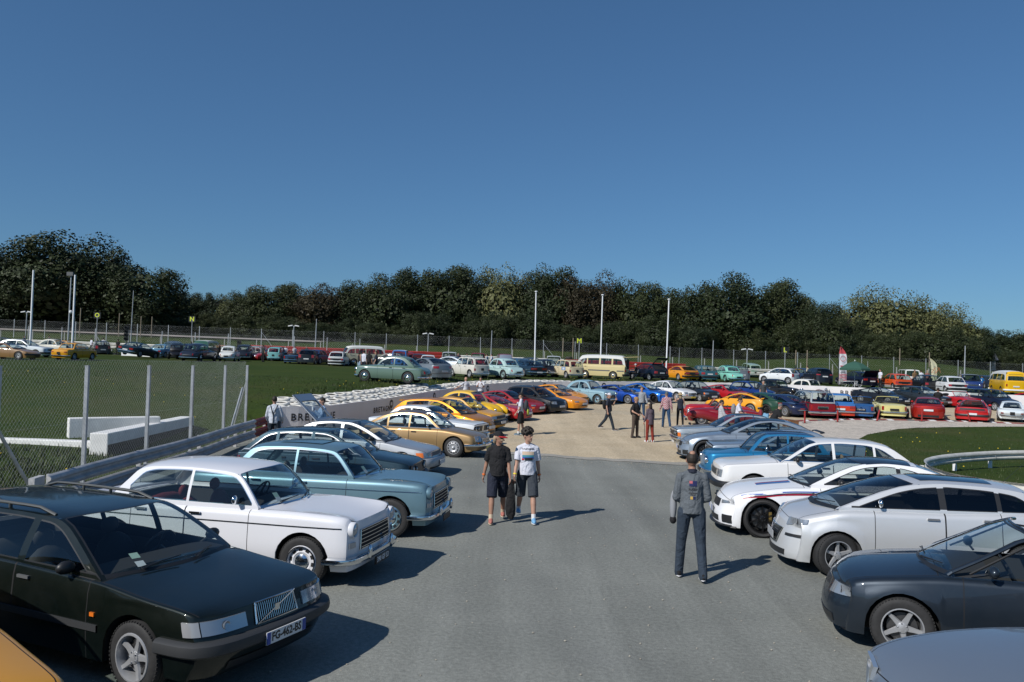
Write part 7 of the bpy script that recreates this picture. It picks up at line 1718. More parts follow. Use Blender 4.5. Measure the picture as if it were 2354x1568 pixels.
def decal(pp, part, y0, z0, w_, h_, m, nm, front=True, off=.004, nx=8, nz=8, txt=None, par=None):
 """a print lying on the cloth: projected along X on to the garment"""
 o = pp['parts'][part]; vs = [v.co.copy() for v in o.data.vertices]; fs = [tuple(p_.vertices) for p_ in o.data.polygons]; bv = BVHTree.FromPolygons(vs, fs)
 sx = 1 if front else -1
 def pr(y, z):
  hit_ = bv.ray_cast(Vector((sx * .8, y, z)), Vector((-sx, 0, 0)));
  return (hit_[0] + Vector((sx * off, 0, 0))) if hit_[0] is not None else Vector((sx * .12, y, z))
 if txt:
  t_ = text_mesh(nm, txt, h_, m, bold=.0012); vs_ = t_.data.vertices; wd = max(v.co.x for v in vs_) - min(v.co.x for v in vs_); f_ = w_ / wd
  for v in vs_: v.co = pr(y0 + (v.co.x * f_) * (1 if front else -1), z0 + v.co.y)
  t_.parent = par or o; return t_
 b = MB(); b.quadgrid([[pr(y0 - w_ / 2 + w_ * i / nx, z0 - h_ / 2 + h_ * j / nz) for i in range(nx + 1)] for j in range(nz + 1)], m, flip=not front); return b.build(nm, par or o, 60)
def held(mb, name, pp, label, cat, smooth=50, group=None):
 o = mb.build(name, None, smooth); o.matrix_world = pp['W']; tag(o, label, cat, group); return o
# ------------------------------------------------------------------ placing the cars
def gd(u, d, hf=H_in):
 p = at(u, 845, d); return Vector((p.x, p.y, hf(p.x, p.y)))
def two(u1, v1, u2, v2, hf):      # rear and front wheel contacts on the visible side
 a, b = hit(u1, v1, hf), hit(u2, v2, hf); return b, math.degrees(math.atan2(b.y - a.y, b.x - a.x))
GL = 'cars parked nose out along the left side'; GRt = 'cars parked nose out along the right side'; GM = 'cars parked with tails to the pebble trap'; GP = 'cars on the grass behind the tyre wall'; GF = 'cars far back on the grass plateau'
NA = 'car'
# left row, near to far
car('fastback', (-3.15, 4.50, 0), -38, '#c58a18', 'mustard yellow car cut off in the bottom left corner', GL, anchor='n', lod=0, over=dict(mirror=None, hood=(.04, 1.8), side=[(q_[0] + .5 * (1 - i_ / 8), q_[1]) for i_, q_ in enumerate(D['fastback']['side'])], doors=[(2.05, 2.9)], pill=[(2.95, .06)]))
car('estate90', hit(301, 1596), -25, '#07130f', 'dark green estate with grey roof rails and plate FG-462-BS', GL, 'estate_car', 'car', 0, 'fr', met=True, steer=R(-3))
car('saloon60', hit(690, 1349), -13, '#dcdde2', 'white sixties saloon with red seats and round chrome mirror', GL, 'saloon_car', 'car', 0, 'fr', seatm=INTR, over=dict(fit=D['saloon60']['fit'] + [lambda K: K['plate']('F', .27, .46, .105, PLATEB, off=.15, text='390 GF 53', tm=WHITEP)]))
r_, K_ = car('saloon60', hit(894, 1236), -9, '#6f8f9c', 'pale metallic blue sixties saloon with a sunroof', GL, 'saloon_car', 'car', 0, 'fr', met=True, seatm=INTG, over=dict(mirror=None))
roofpatch(2.15, 2.95, .42, paint('#567684', True), 'sunroof', .012)(K_)
car('hatch80', (-1.95, 17.95, 0), -6, '#1c3440', 'dark teal hatchback with twin round headlights behind the pale blue saloon', GL, 'hatchback', 'car', 0, 'n', met=True, over=dict(L=4.05, strim=mat('trim_silver', (.5, .5, .52), .3, .8)), seatm=INTG)
car('bx', (-1.85, 21.3, 0), -9, '#a9adb2', 'silver angular hatchback with orange indicator and its tailgate raised', GL, 'hatchback', 'car', 0, 'n', met=True, roofm=paint('#6d7278', True), over=dict(fit=D['bx']['fit'] + [hatch_up(3.25, 1.33, 44, .95, .56, None, None, w2=.58)]))
car('gs', hit(1041.5, 1052), -15, '#9c8058', 'gold beige fastback saloon with chrome bumper and yellow fog lamps', GL, 'saloon_car', 'car', 0, 'fr', met=True, roofm=paint('#6b5138', True), seatm=INTG, over=dict(fit=D['gs']['fit'] + [lambda K: [K['roundlamp']('F', sg * .42, .46, .05, CHROME, PLATEY, .12, nm='fog_lamp') for sg in (1, -1)]]))
car('box80', (-.95, 28.9, 0), -19, '#d6dade', 'white two-door saloon with twin round lamps between gold and orange cars', GL, 'saloon_car', 'car', 0, 'n')
car('hot_hatch', (-.72, 32.3, 0), -23, '#d68a16', 'orange-yellow modern sports hatch with black windscreen band', GL, 'hatchback', 'car', 0, 'n', met=True)
car('small80', (-.35, 35.0, 0), -24, '#d59a1c', 'yellow boxy eighties hatch with black sunroof beside the beetle', GL, 'hatchback', 'car', 0, 'n', over=dict(L=3.75, gw=.54, fit=D['small80']['fit'] + [roofpatch(1.9, 2.4, .3, BLACK, 'sunroof', .012)]))
car('beetle', (-.35, 38.6, 0), -26, '#e0b21c', 'bright yellow rounded beetle saloon', GL, 'beetle_car', 'car', 0, 'n', over=dict(seatm=INTR))
car('wedge', hit(1159, 968), -28, '#a5141c', 'red mid-engined sports car with white five-spoke wheels', GL, 'sports_car', 'car', 1, 'fr', wheels='white5', seatm=INTR)
car('wedge', hit(1246, 954), ('c', 57), '#96141c', 'darker red wedge coupe beside the black van', GL, 'sports_car', 'car', 1, 'n', over=dict(flare=.01, gw=.56))
car('clio', hit(1247, 951), ('c', 54), '#101114', 'black small hatchback van with dark glass', GL, 'hatchback', 'car', 1, 'fr', glass2=GLASSD)
car('wedge', hit(1294, 943), ('c', 57), '#dc8a12', 'bright orange sports coupe with black door pillar next to black hatchback', GL, 'sports_car', 'car', 1, 'fr', over=dict(gw=.5, flare=.01))
car('gta', hit(1346, 931), ('c', 57), '#dd8e18', 'orange low coupe with black nose band left of pale blue saloon', GL, 'sports_car', 'car', 1, 'n', over=dict(fit=[lambda K: K['bumper']('F', .47, .05, .95, BLACK, .03), stickers(1)]))
car('round50', hit(1372, 930), ('c', 55), '#86a7b4', 'pale blue fifties saloon with red hub caps in the row', GL, 'saloon_car', 'car', 1, 'fr', seatm=INTG)
car('gta', hit(1442.6, 929), ('c', 57), '#16449a', 'blue fastback sports coupe with silver lattice wheels', GL, 'sports_car', 'car', 1, 'fr', met=True)
car('a110n', hit(1501.6, 926.6), ('c', 55), '#1660b8', 'bright blue modern sports coupe with black wheels', GL, 'sports_car', 'car', 1, 'fr', met=True)
car('gs', hit(1554.6, 921.6), ('c', 46), '#d9dadb', 'white fastback saloon with roll cage and race number in the row', GL, 'saloon_car', 'car', 1, 'fr')
car('small80', hit(1607.5, 923.3), ('c', 42), '#111821', 'navy eighties hatchback with orange indicators between white and red cars', GL, 'hatchback', 'car', 1, 'fr', over=dict(fit=D['small80']['fit'] + [lambda K: [K['roundlamp']('F', sg * .5, .30, .05, BLACK, AMBER, .09, nm='fog_lamp') for sg in (1, -1)]]))
car('gta', hit(1679.7, 925.3), ('c', 45), '#a3131d', 'red fastback coupe with silver lattice wheels before the curved wall', GL, 'sports_car', 'car', 1, 'fr')
car('clio', hit(1736, 923.5), ('c', 45), '#1c3f86', 'blue small hatchback behind the red fastback coupe', GL, 'hatchback', 'car', 1, 'fr', met=True)
car('vintage', hit(1812.5, 920), ('c', 48), '#0d0d10', 'black thirties saloon with swept wings and white paper in its window', GL, 'vintage_car', 'car', 1, 'fr')
car('vintage', hit(1888, 919), ('c', 48), '#dcdad2', 'white thirties saloon with maroon wings', GL, 'vintage_car', 'car', 1, 'fr', over=dict(wingm=paint('#4a0f1a')))
p_, a_ = two(1984.8, 924, 2040, 932, H_in)
car('gta', p_, ('c', 53), '#0c0f16', 'black fastback sports coupe in front of the printed white wall', GL, 'sports_car', 'car', 1, 'fr')
car('saloon80', hit(2184, 938), ('c', 57), '#2b3237', 'dark grey saloon with boot spoiler beside the black coupe', GL, 'saloon_car', 'car', 1, 'n', met=True)
car('roadster', hit(2208, 940), ('c', 44), '#a8131c', 'red open roadster with round chrome headlights', GL, 'roadster', 'car', 1, 'fr', seatm=INT, over=dict(wheels='alloys', L=4.0))
car('clio', hit(2286, 944.5), ('c', 42), '#131b33', 'navy small hatchback with gold wheels at the right', GL, 'hatchback', 'car', 1, 'fr', met=True)
car('wedge', hit(2338, 938), ('c', 45), '#b0151c', 'red coupe cut by the right edge', GL, 'sports_car', 'car', 1, 'rr')
# right row, near to far
car('coupe00', (2.72, 5.85, 0), 180, '#7e8894', 'metallic silver-blue car bonnet in the bottom right corner', GRt, 'coupe', 'car', 0, 'n', met=True)
car('cabrio90', hit(2074, 1514), 158, '#232d38', 'dark blue convertible with folded roof and silver five-spoke wheels', GRt, 'convertible', 'car', 0, 'fl', met=True)
car('hatch08', hit(1923, 1328), 170, '#d6d8da', 'pearl white five-door hatchback with glass roof and chrome mirrors', GRt, 'hatchback', 'car', 0, 'fl', met=True, glass2=GLASSD, steer=R(16))
def mstripes(K):
 for (o_, m_) in ((0, '#1f4fa0'), (.028, '#101830'), (.048, '#a01024')):
  zf = lambda s: min(.905, K['sho'](s) - .055 + .03 * sstep(.9, .4, s)) - o_
  for sg in (1, -1):
   b = MB(); rows = []
   for i in range(50):
    s = .42 + 3.9 * i / 49; z = zf(s)
    rows.append([K['P'](s, sg * (K['yS'](s, z + d) + .003), z + d) for d in (-.010, .010)])
   b.quadgrid(rows, paint(m_), flip=(sg > 0)); b.build('side_stripe', K['root'])
 b = MB()
 for sg in (1,):
  for (y0, y1, m_) in ((.12, .20, '#a01024'), (.20, .24, '#101830'), (.24, .34, '#2a66b0')):
   rows = []
   for i in range(12):
    s = .75 + .6 * i / 11; rows.append([K['P'](s, y, K['top'](s) - (K['top'](s) - K['sho'](s)) * (y / .8) ** 2.2 + .004) for y in (y0, y1)])
   b.quadgrid(rows, paint(m_), flip=True)
 b.build('bonnet_stripe', K['root'])
 for sg in (1, -1):
  b = MB()
  for (s, z, l, a) in ((1.52, .64, .05, 0), (1.62, .60, .22, 0)):
   b.box(K['P'](s + l / 2, sg * (K['yS'](s + l/2, z) + .006), z), (l, .02, .022), BLACK)
  b.tube(K['P'](1.50, sg * (K['yS'](1.5, .72) + .006), .72), K['P'](1.62, sg * (K['yS'](1.62, .50) + .006), .50), .012, BLACK, 5); b.build('side_vent', K['root'])
car('mcoupe', hit(1754, 1238), 171, '#e2e3e6', 'white sports coupe with blue and red stripes and black wheels', GRt, 'sports_car', 'car', 0, 'fl', roofm=paint('#161b26'), over=dict(fit=D['mcoupe']['fit'] + [mstripes]))
car('fastback', (5.5, 17.9, 0), 173, '#dcdcdc', 'white seventies five-door saloon with black front bumper and tall windows', GRt, 'saloon_car', 'car', 0, 'fl', seatm=INTT)
car('rear_eng', (5.15, 21.4, 0), 173, '#2a7fae', 'bright metallic blue small saloon with darker blue roof', GRt, 'saloon_car', 'car', 0, 'n', met=True, roofm=paint('#1d3b64', True))
car('box80', (5.9, 23.8, 0), 173, '#8c9aa8', 'silver-blue coupe half hidden behind the blue saloon', GRt, 'coupe', 'car', 0, 'n', met=True, over=dict(side=[(1.42,.88),(1.78,1.08),(2.04,1.20),(2.2,1.235),(2.5,1.25),(2.85,1.235),(3.05,1.18),(3.32,1.04),(3.50,.91)]))
car('mcoupe', hit(1620, 1062), 172, '#8d99a6', 'grey-blue modern sports coupe with black roof and spoked wheels', GRt, 'sports_car', 'car', 0, 'fl', met=True, roofm=paint('#1a1f27'), over=dict(L=4.47, ra=3.49))
car('big_coupe', (6.1, 30.0, 0), 177, '#a9b2b8', 'silver chrome-trimmed coupe with black roof and orange indicators', GRt, 'coupe', 'car', 0, 'n', met=True, roofm=paint('#1b222c', True), frame=CHROME)
# middle row, tails to the pebbles
car('wingroad', hit(1612, 979), 169, '#7d0f1c', 'dark red roadster with swept wings and wire wheels', GM, 'roadster', 'car', 1, 'fl', seatm=INTT)
car('wingroad', hit(1601, 968), 168, '#a8161c', 'brighter red roadster parked behind the dark red one', GM, 'roadster', 'car', 1, 'fl', over=dict(mirror=None))
car('wedge', hit(1768, 953), ('a', 65), '#d99512', 'yellow low sports car with black engine louvres', GM, 'sports_car', 'car', 1, 't', over=dict(L=4.1, fit=D['wedge']['fit'] + [louvres(2.9, 3.8, 5), spoiler(.98, 4.0, .74, None, .2)]))
car('a110n', hit(1812, 957), ('a', 55), '#123a26', 'dark green sports car between the yellow and navy coupes', GM, 'sports_car', 'car', 1, 't')
car('etype', hit(1857, 962), ('a', 45), '#0e1d40', 'navy fastback coupe with long bonnet and chrome rear bumper', GM, 'sports_car', 'car', 1, 't', seatm=INTR)
car('dsbreak', hit(1892, 964), ('a', 17), '#7c1022', 'maroon estate with pale grey roof and louvred rear window', GM, 'estate_car', 'car', 1, 't', roofm=paint('#9ba1a4'), frame=paint('#9ba1a4'), over=dict(rooftwo=1, fastroof=1, trunk=(9, 9)))
car('box80', hit(1932, 963), ('a', 6), '#2f6fb4', 'orange car with bright blue roof and boot lid', GM, 'coupe', 'car', 1, 't', roofm=paint('#2f6fb4'), over=dict(lowz=1, L=4.0, ra=3.2, trunk=(3.55, 3.98)), lowm=paint('#c2330f'), zlow=.8)
car('roadster', hit(1978, 964), ('a', 1), '#1c4f86', 'blue open roadster with plate CF-911-RY', GM, 'roadster', 'car', 1, 't', over=dict(fit=D['roadster']['fit'][:2] + [fitR(lamps=[(.56, .68, .52, .74)], bump=(.40, .09, .9, CHROME, .09), plate=(.56, .52, .12, PLATEB, .03, 'CF-911-RY'))]))
car('wingroad', hit(2056, 964), ('a', 10), '#d8d08a', 'pale yellow open roadster with black cockpit', GM, 'roadster', 'car', 1, 't', over=dict(D['roadster'], rc=(.12, .14), trunk=(3.0, 3.8)))
car('a110n', hit(2134, 967), ('a', 2), '#a51d12', 'metallic red modern sports coupe seen from behind', GM, 'sports_car', 'car', 1, 't', met=True)
car('a310', hit(2234, 971), ('a', -2), '#b8141a', 'red wide-bodied coupe with black rear louvres and spoiler', GM, 'sports_car', 'car', 1, 't')
car('a110', hit(2327, 972), ('a', 2), '#d4dde0', 'white small rounded coupe at the right edge', GM, 'sports_car', 'car', 1, 't')
b = MB(); bm_ = mat('wicker', (.22, .10, .045), .85, noise=(30, .4), bump=.6); b.box((0, 0, .17), (.42, .60, .30), bm_); b.box((0, 0, .34), (.44, .62, .04), bm_)
for y in (-.15, .15): b.box((0, y, .19), (.435, .03, .36), BLACK)
o = b.build('wicker_basket'); o.location = (12.15, 34.6, .55); o.rotation_euler = (0, .1, R(8)); tag(o, 'brown wicker picnic basket strapped on the tail of the dark red roadster', 'basket')
b = MB(); b.box((0, 0, 0), (.5, .6, .02), CHROME); b.tube((.3, .2, 0), (1.0, .2, -.1), .012, CHROME); b.tube((.3, -.2, 0), (1.0, -.2, -.1), .012, CHROME)
for y in (.25, -.25): b.tube((-.2, y, 0), (-.45, y, -.12), .012, CHROME, 5)
o = b.build('luggage_rack'); o.location = (12.15, 34.6, .54); o.rotation_euler = (0, 0, R(188)); tag(o, 'chrome luggage rack carrying the wicker basket', 'rack')
# ------------------------------------------------ on the grass behind the wall
HO = dict(ground=H_out)
p_, a_ = two(927.8, 881, 837, 876.5, H_out)
car('ponton', p_, a_, '#5c7468', 'grey-green fifties saloon side-on above the tyre wall', GP, 'saloon_car', 'car', 1, 'fl', seatm=INTG, **HO)
car('coupe00', hit(1022, 873, H_out), ('a', 38), '#7d868c', 'silver-grey modern coupe with red tail lamps behind the green saloon', GP, 'coupe', 'car', 1, 't', met=True, glass2=GLASSD, **HO)
car('r4', hit(1079, 869, H_out), ('a', 33), '#cfccc2', 'cream tall hatchback with six side windows, left of pale blue saloon', GP, 'hatchback', 'car', 1, 'rl', **HO)
car('round50', hit(1155.4, 871, H_out), ('a', 37), '#a9c4c2', 'very pale blue saloon with whitewall tyres on the grass', GP, 'saloon_car', 'car', 1, 'rl', **HO)
car('big_coupe', hit(1240, 868, H_out), ('a', 30), '#22384a', 'large dark blue coupe with full-width tail lamps', GP, 'coupe', 'car', 1, 't', met=True, over=dict(fit=[fitR(lamps=[(.25,.76,.62,.76)], panel=(.78,.56,.80,BLACK), bump=(.42,.12,1.1,CHROME,.09), plate=(.42,.5,.11,PLATEW,.11))]), **HO)
car('beetle', hit(1275, 868, H_out), ('a', 25), '#101016', 'black rounded coupe between the dark blue coupe and cream hatchback', GP, 'beetle_car', 'car', 1, 't', **HO)
r_, K_ = car('r4', hit(1300.6, 870, H_out), ('a', 29), '#cbbd9c', 'cream tall hatchback with roof rack, spare wheel and blue stickers', GP, 'hatchback', 'car', 1, 'rl', **HO)
b = MB(); m_ = K_['mid']
for s in (1.5, 2.1, 2.7, 3.2): b.tube((m_ - s, -.55, 1.60), (m_ - s, .55, 1.60), .012, BLACK, 4)
for y in (-.55, .55): b.tube((m_ - 1.45, y, 1.60), (m_ - 3.3, y, 1.60), .014, BLACK, 4); b.tube((m_ - 1.6, y, 1.60), (m_ - 1.6, y * .95, 1.46), .012, BLACK, 4); b.tube((m_ - 3.1, y, 1.60), (m_ - 3.1, y * .95, 1.44), .012, BLACK, 4)
b.build('roof_rack', r_)
b = MB(); b.lathe([(.16, -.08), (.26, -.09), (.30, 0), (.26, .09), (.16, .08), (.16, -.08)], RUBBER, 'Z', (m_ - 2.2, 0, 1.70), 18); b.build('spare_wheel', r_)
b = MB(); K_['M']; b.box((m_ - 2.65, K_['yS'](2.65, .80) + .004, .80), (.62, .01, .26), mat('sticker_blue', (.03, .22, .60), .5)); b.box((m_ - 2.65, K_['yS'](2.65, .80) + .008, .80), (.38, .01, .18), PLATEW); b.build('side_sticker', r_)
p_, a_ = two(1395.5, 871.5, 1344, 869, H_out)
CAMPER = dict(L=4.57, fa=1.0, ra=3.46, side=[(.10,1.12),(.28,1.40),(.52,1.74),(.66,1.86),(1.2,1.94),(2.4,1.97),(3.6,1.96),(4.2,1.92),(4.32,1.84),(4.5,1.14)], gw=.74, crown=.10, wheels='cap', it=.22,
  fit=[fitF(lamps=[('round',.56,.80,.09)], bump=(.42,.16,1.0,BLACK,.08)), fitR(lamps=[(.62,.76,.66,.86)], bump=(.40,.16,1.0,BLACK,.08), plate=(.60,.48,.11,PLATEB), panel=(.55,.92,1.70,DARK)), hatch_up(4.30, 1.90, 4, 1.25, .66, None)], lines=[(.72, .10, GREYP, 'side_stripe', .1, 4.5, .006)])
r_, K_ = car('bus', p_, a_, '#cfc08f', 'cream camper van with white roof and its tailgate raised', GP, 'camper_van', 'van', 1, 'fl', roofm=paint('#d5d6d2', dull=True), seatm=INTT, over=CAMPER, **HO)
car('hatch80', hit(1492, 874, H_out), ('a', 39), '#141d30', 'dark navy hatchback with open tailgate and spoked alloy wheels', GP, 'hatchback', 'car', 1, 'rl', met=True, wheels='alloy5', over=dict(fit=D['hatch80']['fit'] + [hatch_up(3.30, 1.38, 38, .95, .58, None)], rearpanel=DARK), **HO)
car('wedge', hit(1559, 874.5, H_out), ('a', 31), '#d78c10', 'orange-yellow hatch coupe with black stripe and black rear panel', GP, 'coupe', 'car', 1, 'rl', over=dict(z0=.22, top=[(0,.66),(.15,.74),(.8,.84),(1.45,.90),(3.2,.92),(3.9,.90),(4.33,.86)], sho=[(0,.62),(.15,.70),(.8,.80),(1.45,.86),(3.6,.88),(4.33,.82)], side=[(1.38,.88),(1.80,1.10),(2.05,1.24),(2.25,1.27),(2.7,1.29),(3.1,1.25),(3.5,1.13),(4.1,.90)], wheels='steel', fit=[fitR(lamps=[(.3,.72,.64,.74)], panel=(.78,.56,.80,BLACK), bump=(.42,.14,1.0,BLACK,.06), plate=(.62,.4,.1,PLATEB)), louvres(3.3,3.9,4)]), **HO)
car('hatch80', hit(1605.5, 875.5, H_out), ('a', 21), '#3c7280', 'turquoise angular hatchback between orange coupe and mint saloon', GP, 'hatchback', 'car', 1, 'rl', wheels='cover', met=True, **HO)
car('round50', hit(1666, 878.5, H_out), ('a', 25), '#7fc2b0', 'mint green rounded saloon with darker green roof', GP, 'saloon_car', 'car', 1, 'rl', roofm=paint('#2f6a66'), over=dict(L=4.5, top=[(0,.70),(.1,.80),(.5,.88),(1.35,.94),(3.1,.94),(3.9,.84),(4.4,.66),(4.5,.56)], wid=[(0,.66),(.2,.74),(.8,.79),(2.0,.80),(3.6,.77),(4.3,.66),(4.5,.54)], sho=[(0,.70),(.1,.78),(.5,.86),(1.35,.88),(3.1,.86),(3.8,.82),(4.4,.70),(4.5,.60)], trunk=(3.5, 4.4), tail=[(.2,.15),(.5,0),(.8,.1)], lines=[]), **HO)
car('hatch08', gd(1709, 78, H_out), 100, '#8b9096', 'silver people carrier tail behind the mint saloon', GP, 'hatchback', 'car', 2, 't', met=True, **HO)
car('clio', hit(1756, 879, H_out), ('a', 60), '#d5d9dc', 'white small hatchback parked left of the dark blue fastback', GP, 'hatchback', 'car', 1, 'fl', **HO)
car('r4', gd(1737, 90, H_out), 95, '#8ea596', 'faded green tall hatchback far behind the white small one', GF, 'hatchback', 'car', 2, 't', **HO)
car('box80', hit(1784.6, 876.5, H_out), ('a', 27), '#1d3a66', 'dark blue fastback coupe with chrome bumper on the grass', GP, 'coupe', 'car', 1, 'rl', over=dict(L=3.9, fa=.72, ra=3.03, side=[(1.20,.88),(1.5,1.08),(1.72,1.20),(1.9,1.24),(2.3,1.25),(2.7,1.20),(3.1,1.08),(3.6,.90)], hood=(.03,1.12), doors=[(1.3,2.2)], trunk=(9,9), pill=[(2.2,.04)], wheels='wire', seatx=2.1), **HO)
car('small80', hit(1840, 878, H_out), ('a', 3), '#d8a414', 'yellow boxy hatchback seen from behind beside the man in a hoodie', GP, 'hatchback', 'car', 1, 't', **HO)
car('clio', gd(1868, 82, H_out), 120, '#1f3350', 'dark blue hatchback roof behind the yellow one', GF, 'hatchback', 'car', 2, 't', **HO)
car('suv', hit(1897, 884.5, H_out), ('a', 20), '#0f131c', 'black modern off-road estate with red tail lamps', GP, 'suv', 'car', 1, 't', glass2=GLASSD, **HO)
car('saloon80', hit(2006, 892, H_out), ('a', 35), '#0e1530', 'dark blue saloon with raised boot lid under the green parasol', GP, 'saloon_car', 'car', 1, 't', met=True, over=dict(fit=D['saloon80']['fit'][:1] + [fitR(lamps=[(.5,.84,.66,.82)], plate=(.6,.5,.11,PLATEW)), hatch_up(4.2, .98, 50, .75, .7, None, False, 'boot_lid')]), **HO)
car('small80', hit(2052, 896, H_out), ('a', 25), '#cb4d12', 'bright orange hatchback with grey lower sides', GP, 'hatchback', 'car', 1, 'rl', lowm=mat('grey_skirt', (.35, .34, .32), .6), zlow=.42, wheels='cover', **HO)
car('small80', hit(2120, 899, H_out), ('a', 27), '#0e0f12', 'black hatchback right of the bright orange one', GP, 'hatchback', 'car', 1, 'rl', **HO)
car('small80', hit(2172, 903, H_out), ('a', 22), '#d8dadb', 'white seventies hatchback with black rear window surround', GP, 'hatchback', 'car', 1, 'rl', wheels='cover', over=dict(L=3.8, ra=3.1), **HO)
car('boxvan', hit(2238, 903, H_out), ('c', 10), '#16306a', 'blue off-road buggy with grey hardtop beside the yellow bus', GP, 'off_roader', 'car', 1, 'n', roofm=paint('#7f868b', dull=True), over=dict(wr=.36, Ra=.42, z0=.36, L=3.6, ra=2.9, side=[(1.0,1.0),(1.16,1.2),(1.36,1.42),(1.5,1.5),(2.2,1.54),(2.8,1.52),(3.2,1.46),(3.36,1.3),(3.5,1.0)]), **HO)
p_, a_ = two(2314, 908.5, 2279, 904, H_out)
car('bus', p_, a_, '#d8a90e', 'yellow and white old bus at the right edge', GP, 'camper_van', 'van', 1, 'fl', roofm=paint('#d5d6d2', dull=True), over=dict(crown=.12, upw=1, trim=WHITEP, strim=WHITEP), **HO)
# ------------------------------------------------ far back
def far(model, u, d, yaw, c, lb, name='hatchback', anchor=None, **k):
 return car(model, gd(u, d, H_out), yaw, c, lb, GF, name, 'van' if name.endswith('van') else 'car', k.pop('lod', 2), anchor, ground=H_out, **k)
car('matra', hit(41.5, 827, H_out), ('c', 55), '#8a6a44', 'gold-beige wedge coupe at the far left', GF, 'sports_car', 'car', 1, 'fr', **HO)
car('fastback', hit(116, 822, H_out), ('c', 60), '#cfd6da', 'white estate with a roof disc behind the gold coupe', GF, 'estate_car', 'car', 1, 'n', **HO)
far('round50', 124, 80, ('c', 55), '#c9c6b8', 'cream rounded saloon behind the white estate', 'saloon_car')
far('rear_eng', 152, 84, ('c', 50), '#cf8f12', 'yellow saloon roof seen behind the nearer yellow saloon', 'saloon_car')
car('rear_eng', hit(171, 828.5, H_out), ('a', -35), '#cf9212', 'yellow small saloon with black plate at the left flagpole', GF, 'saloon_car', 'car', 1, 'rr', **HO)
car('big_coupe', hit(321, 822.5, H_out), ('a', -32), '#1a3540', 'dark green coupe with gleaming chrome tail before the grass mound', GF, 'coupe', 'car', 1, 'rr', met=True, **HO)
far('box80', 378, 84, ('a', -30), '#5f8fae', 'pale blue saloon with its bonnet raised', 'saloon_car')
far('vintage', 410, 80, ('a', -10), '#0d0d10', 'black vintage roadster left of the green van', 'vintage_car', lod=1)
far('vintage', 436, 83, ('a', -20), '#141c33', 'dark blue vintage car beside the black roadster', 'vintage_car')
far('bus', 473, 84, ('a', -17), '#2f5a4c', 'green van with white roof and open side door', 'camper_van', roofm=paint('#c9c9c0', dull=True), lod=1)
car('forties', hit(462, 831, H_out), ('a', -25), '#171e2c', 'long two-tone saloon, white boot and dark sides', GF, 'saloon_car', 'car', 1, 'rr', lowm=paint('#171e2c'), **HO)
car('forties', hit(553, 828, H_out), ('a', -10), '#161b24', 'black forties saloon with humped back', GF, 'saloon_car', 'car', 1, 't', **HO)
far('round50', 527, 80, 100, '#cfd2cf', 'white little car peeping out left of the forties saloon', 'saloon_car')
far('rear_eng', 512, 90, 40, '#b97a12', 'orange saloon behind the green van', 'saloon_car')
car('wedge', hit(604, 829, H_out), ('c', -50), '#96101a', 'red roadster nose behind the standing man in green', GF, 'sports_car', 'car', 1, 'fl', **HO)
far('hatch80', 600, 90, ('c', 55), '#7d8486', 'grey estate in front of the red rails', 'estate_car')
far('r4', 638, 88, 90, '#6aa3a5', 'turquoise tall car behind the red hatchback')
car('small80', hit(645, 830, H_out), ('a', -3), '#a3121a', 'red hatchback seen from behind with white plate', GF, 'hatchback', 'car', 1, 't', **HO)
far('roadster', 676, 80, 95, '#26405c', 'blue-grey open car between red hatchback and black hatch', 'roadster')
car('clio', hit(703, 838, H_out), ('a', -8), '#0c0d10', 'black glossy hatchback with red plate seen from behind', GF, 'hatchback', 'car', 1, 't', over=dict(wid=[(0,.76),(.3,.86),(1,.90),(3,.90),(3.77,.82)], gw=.60), glass2=GLASSD, **HO)
far('clio', 728, 82, 84, '#152a5a', 'dark blue car half hidden behind the black hatch')
car('hatch80', hit(754, 835, H_out), ('c', -60), '#b01c16', 'bright red five-door hatchback side-on', GF, 'hatchback', 'car', 1, 'rl', **HO)
car('roadster', hit(776, 840.5, H_out), ('a', -8), '#0c1712', 'dark green roadster with black soft top', GF, 'roadster', 'car', 1, 't', over=dict(fit=D['roadster']['fit'] + [lambda K: loft(K['root'], 'soft_top', [(1.62,0,.90,.58,.24),(1.9,0,.92,.60,.28),(2.5,0,.92,.60,.26),(2.95,0,.86,.55,.06)], BLACK, K['mid'], both=False)]), **HO)
far('small80', 778, 78, 92, '#cfd3d4', 'white small hatchback behind the dark roadster')
p_ = hit(813, 839.5, H_out)
car('bus', p_, ('c', -76), '#a8a48e', 'beige bus with raised white roof and open side', GF, 'camper_van', 'van', 1, 'fl', roofm=paint('#cfd0cb', dull=True), over=dict(crown=.13), **HO)
far('hatch80', 894, 82, 165, '#1a2430', 'dark estate behind the green saloon roof', 'estate_car')
far('boxvan', 921, 80, 92, '#2c64a8', 'blue van with a white roof behind the green saloon', 'small_van', roofm=WHITEP)
far('clio', 962, 82, 100, '#16202e', 'dark hatchback beside the blue van')
far('small80', 984, 78, 94, '#cfd3d6', 'white hatchback seen behind the silver coupe')
far('mcoupe', 1020, 70, 158, '#c9d2da', 'white sporty coupe roof between silver coupe and cream car', 'coupe')
far('boxvan', 1032, 80, -88, '#c9cdd0', 'white pickup van with a large cart wheel in front', 'small_van')
far('boxvan', 1098, 82, -86, '#8c141c', 'red van facing the camera left of the foil-screened one', 'small_van')
far('boxvan', 1160, 82, -84, '#7c1a20', 'dark red van with silver foil in its windscreen', 'small_van', glass=mat('foil', (.6, .64, .66), .3, .8))
far('saloon80', 1186, 76, 120, '#28506e', 'blue saloon behind the very pale blue one', 'saloon_car')
far('boxvan', 1272, 80, -92, '#cdd2d4', 'white van with roof bars behind the cream hatchbacks', 'small_van')
far('clio', 8, 84, 10, '#173036', 'dark teal car at the left border', )
far('boxvan', 2084, 82, 80, '#ccd0cc', 'white van with a light awning behind the orange hatchback', 'small_van')
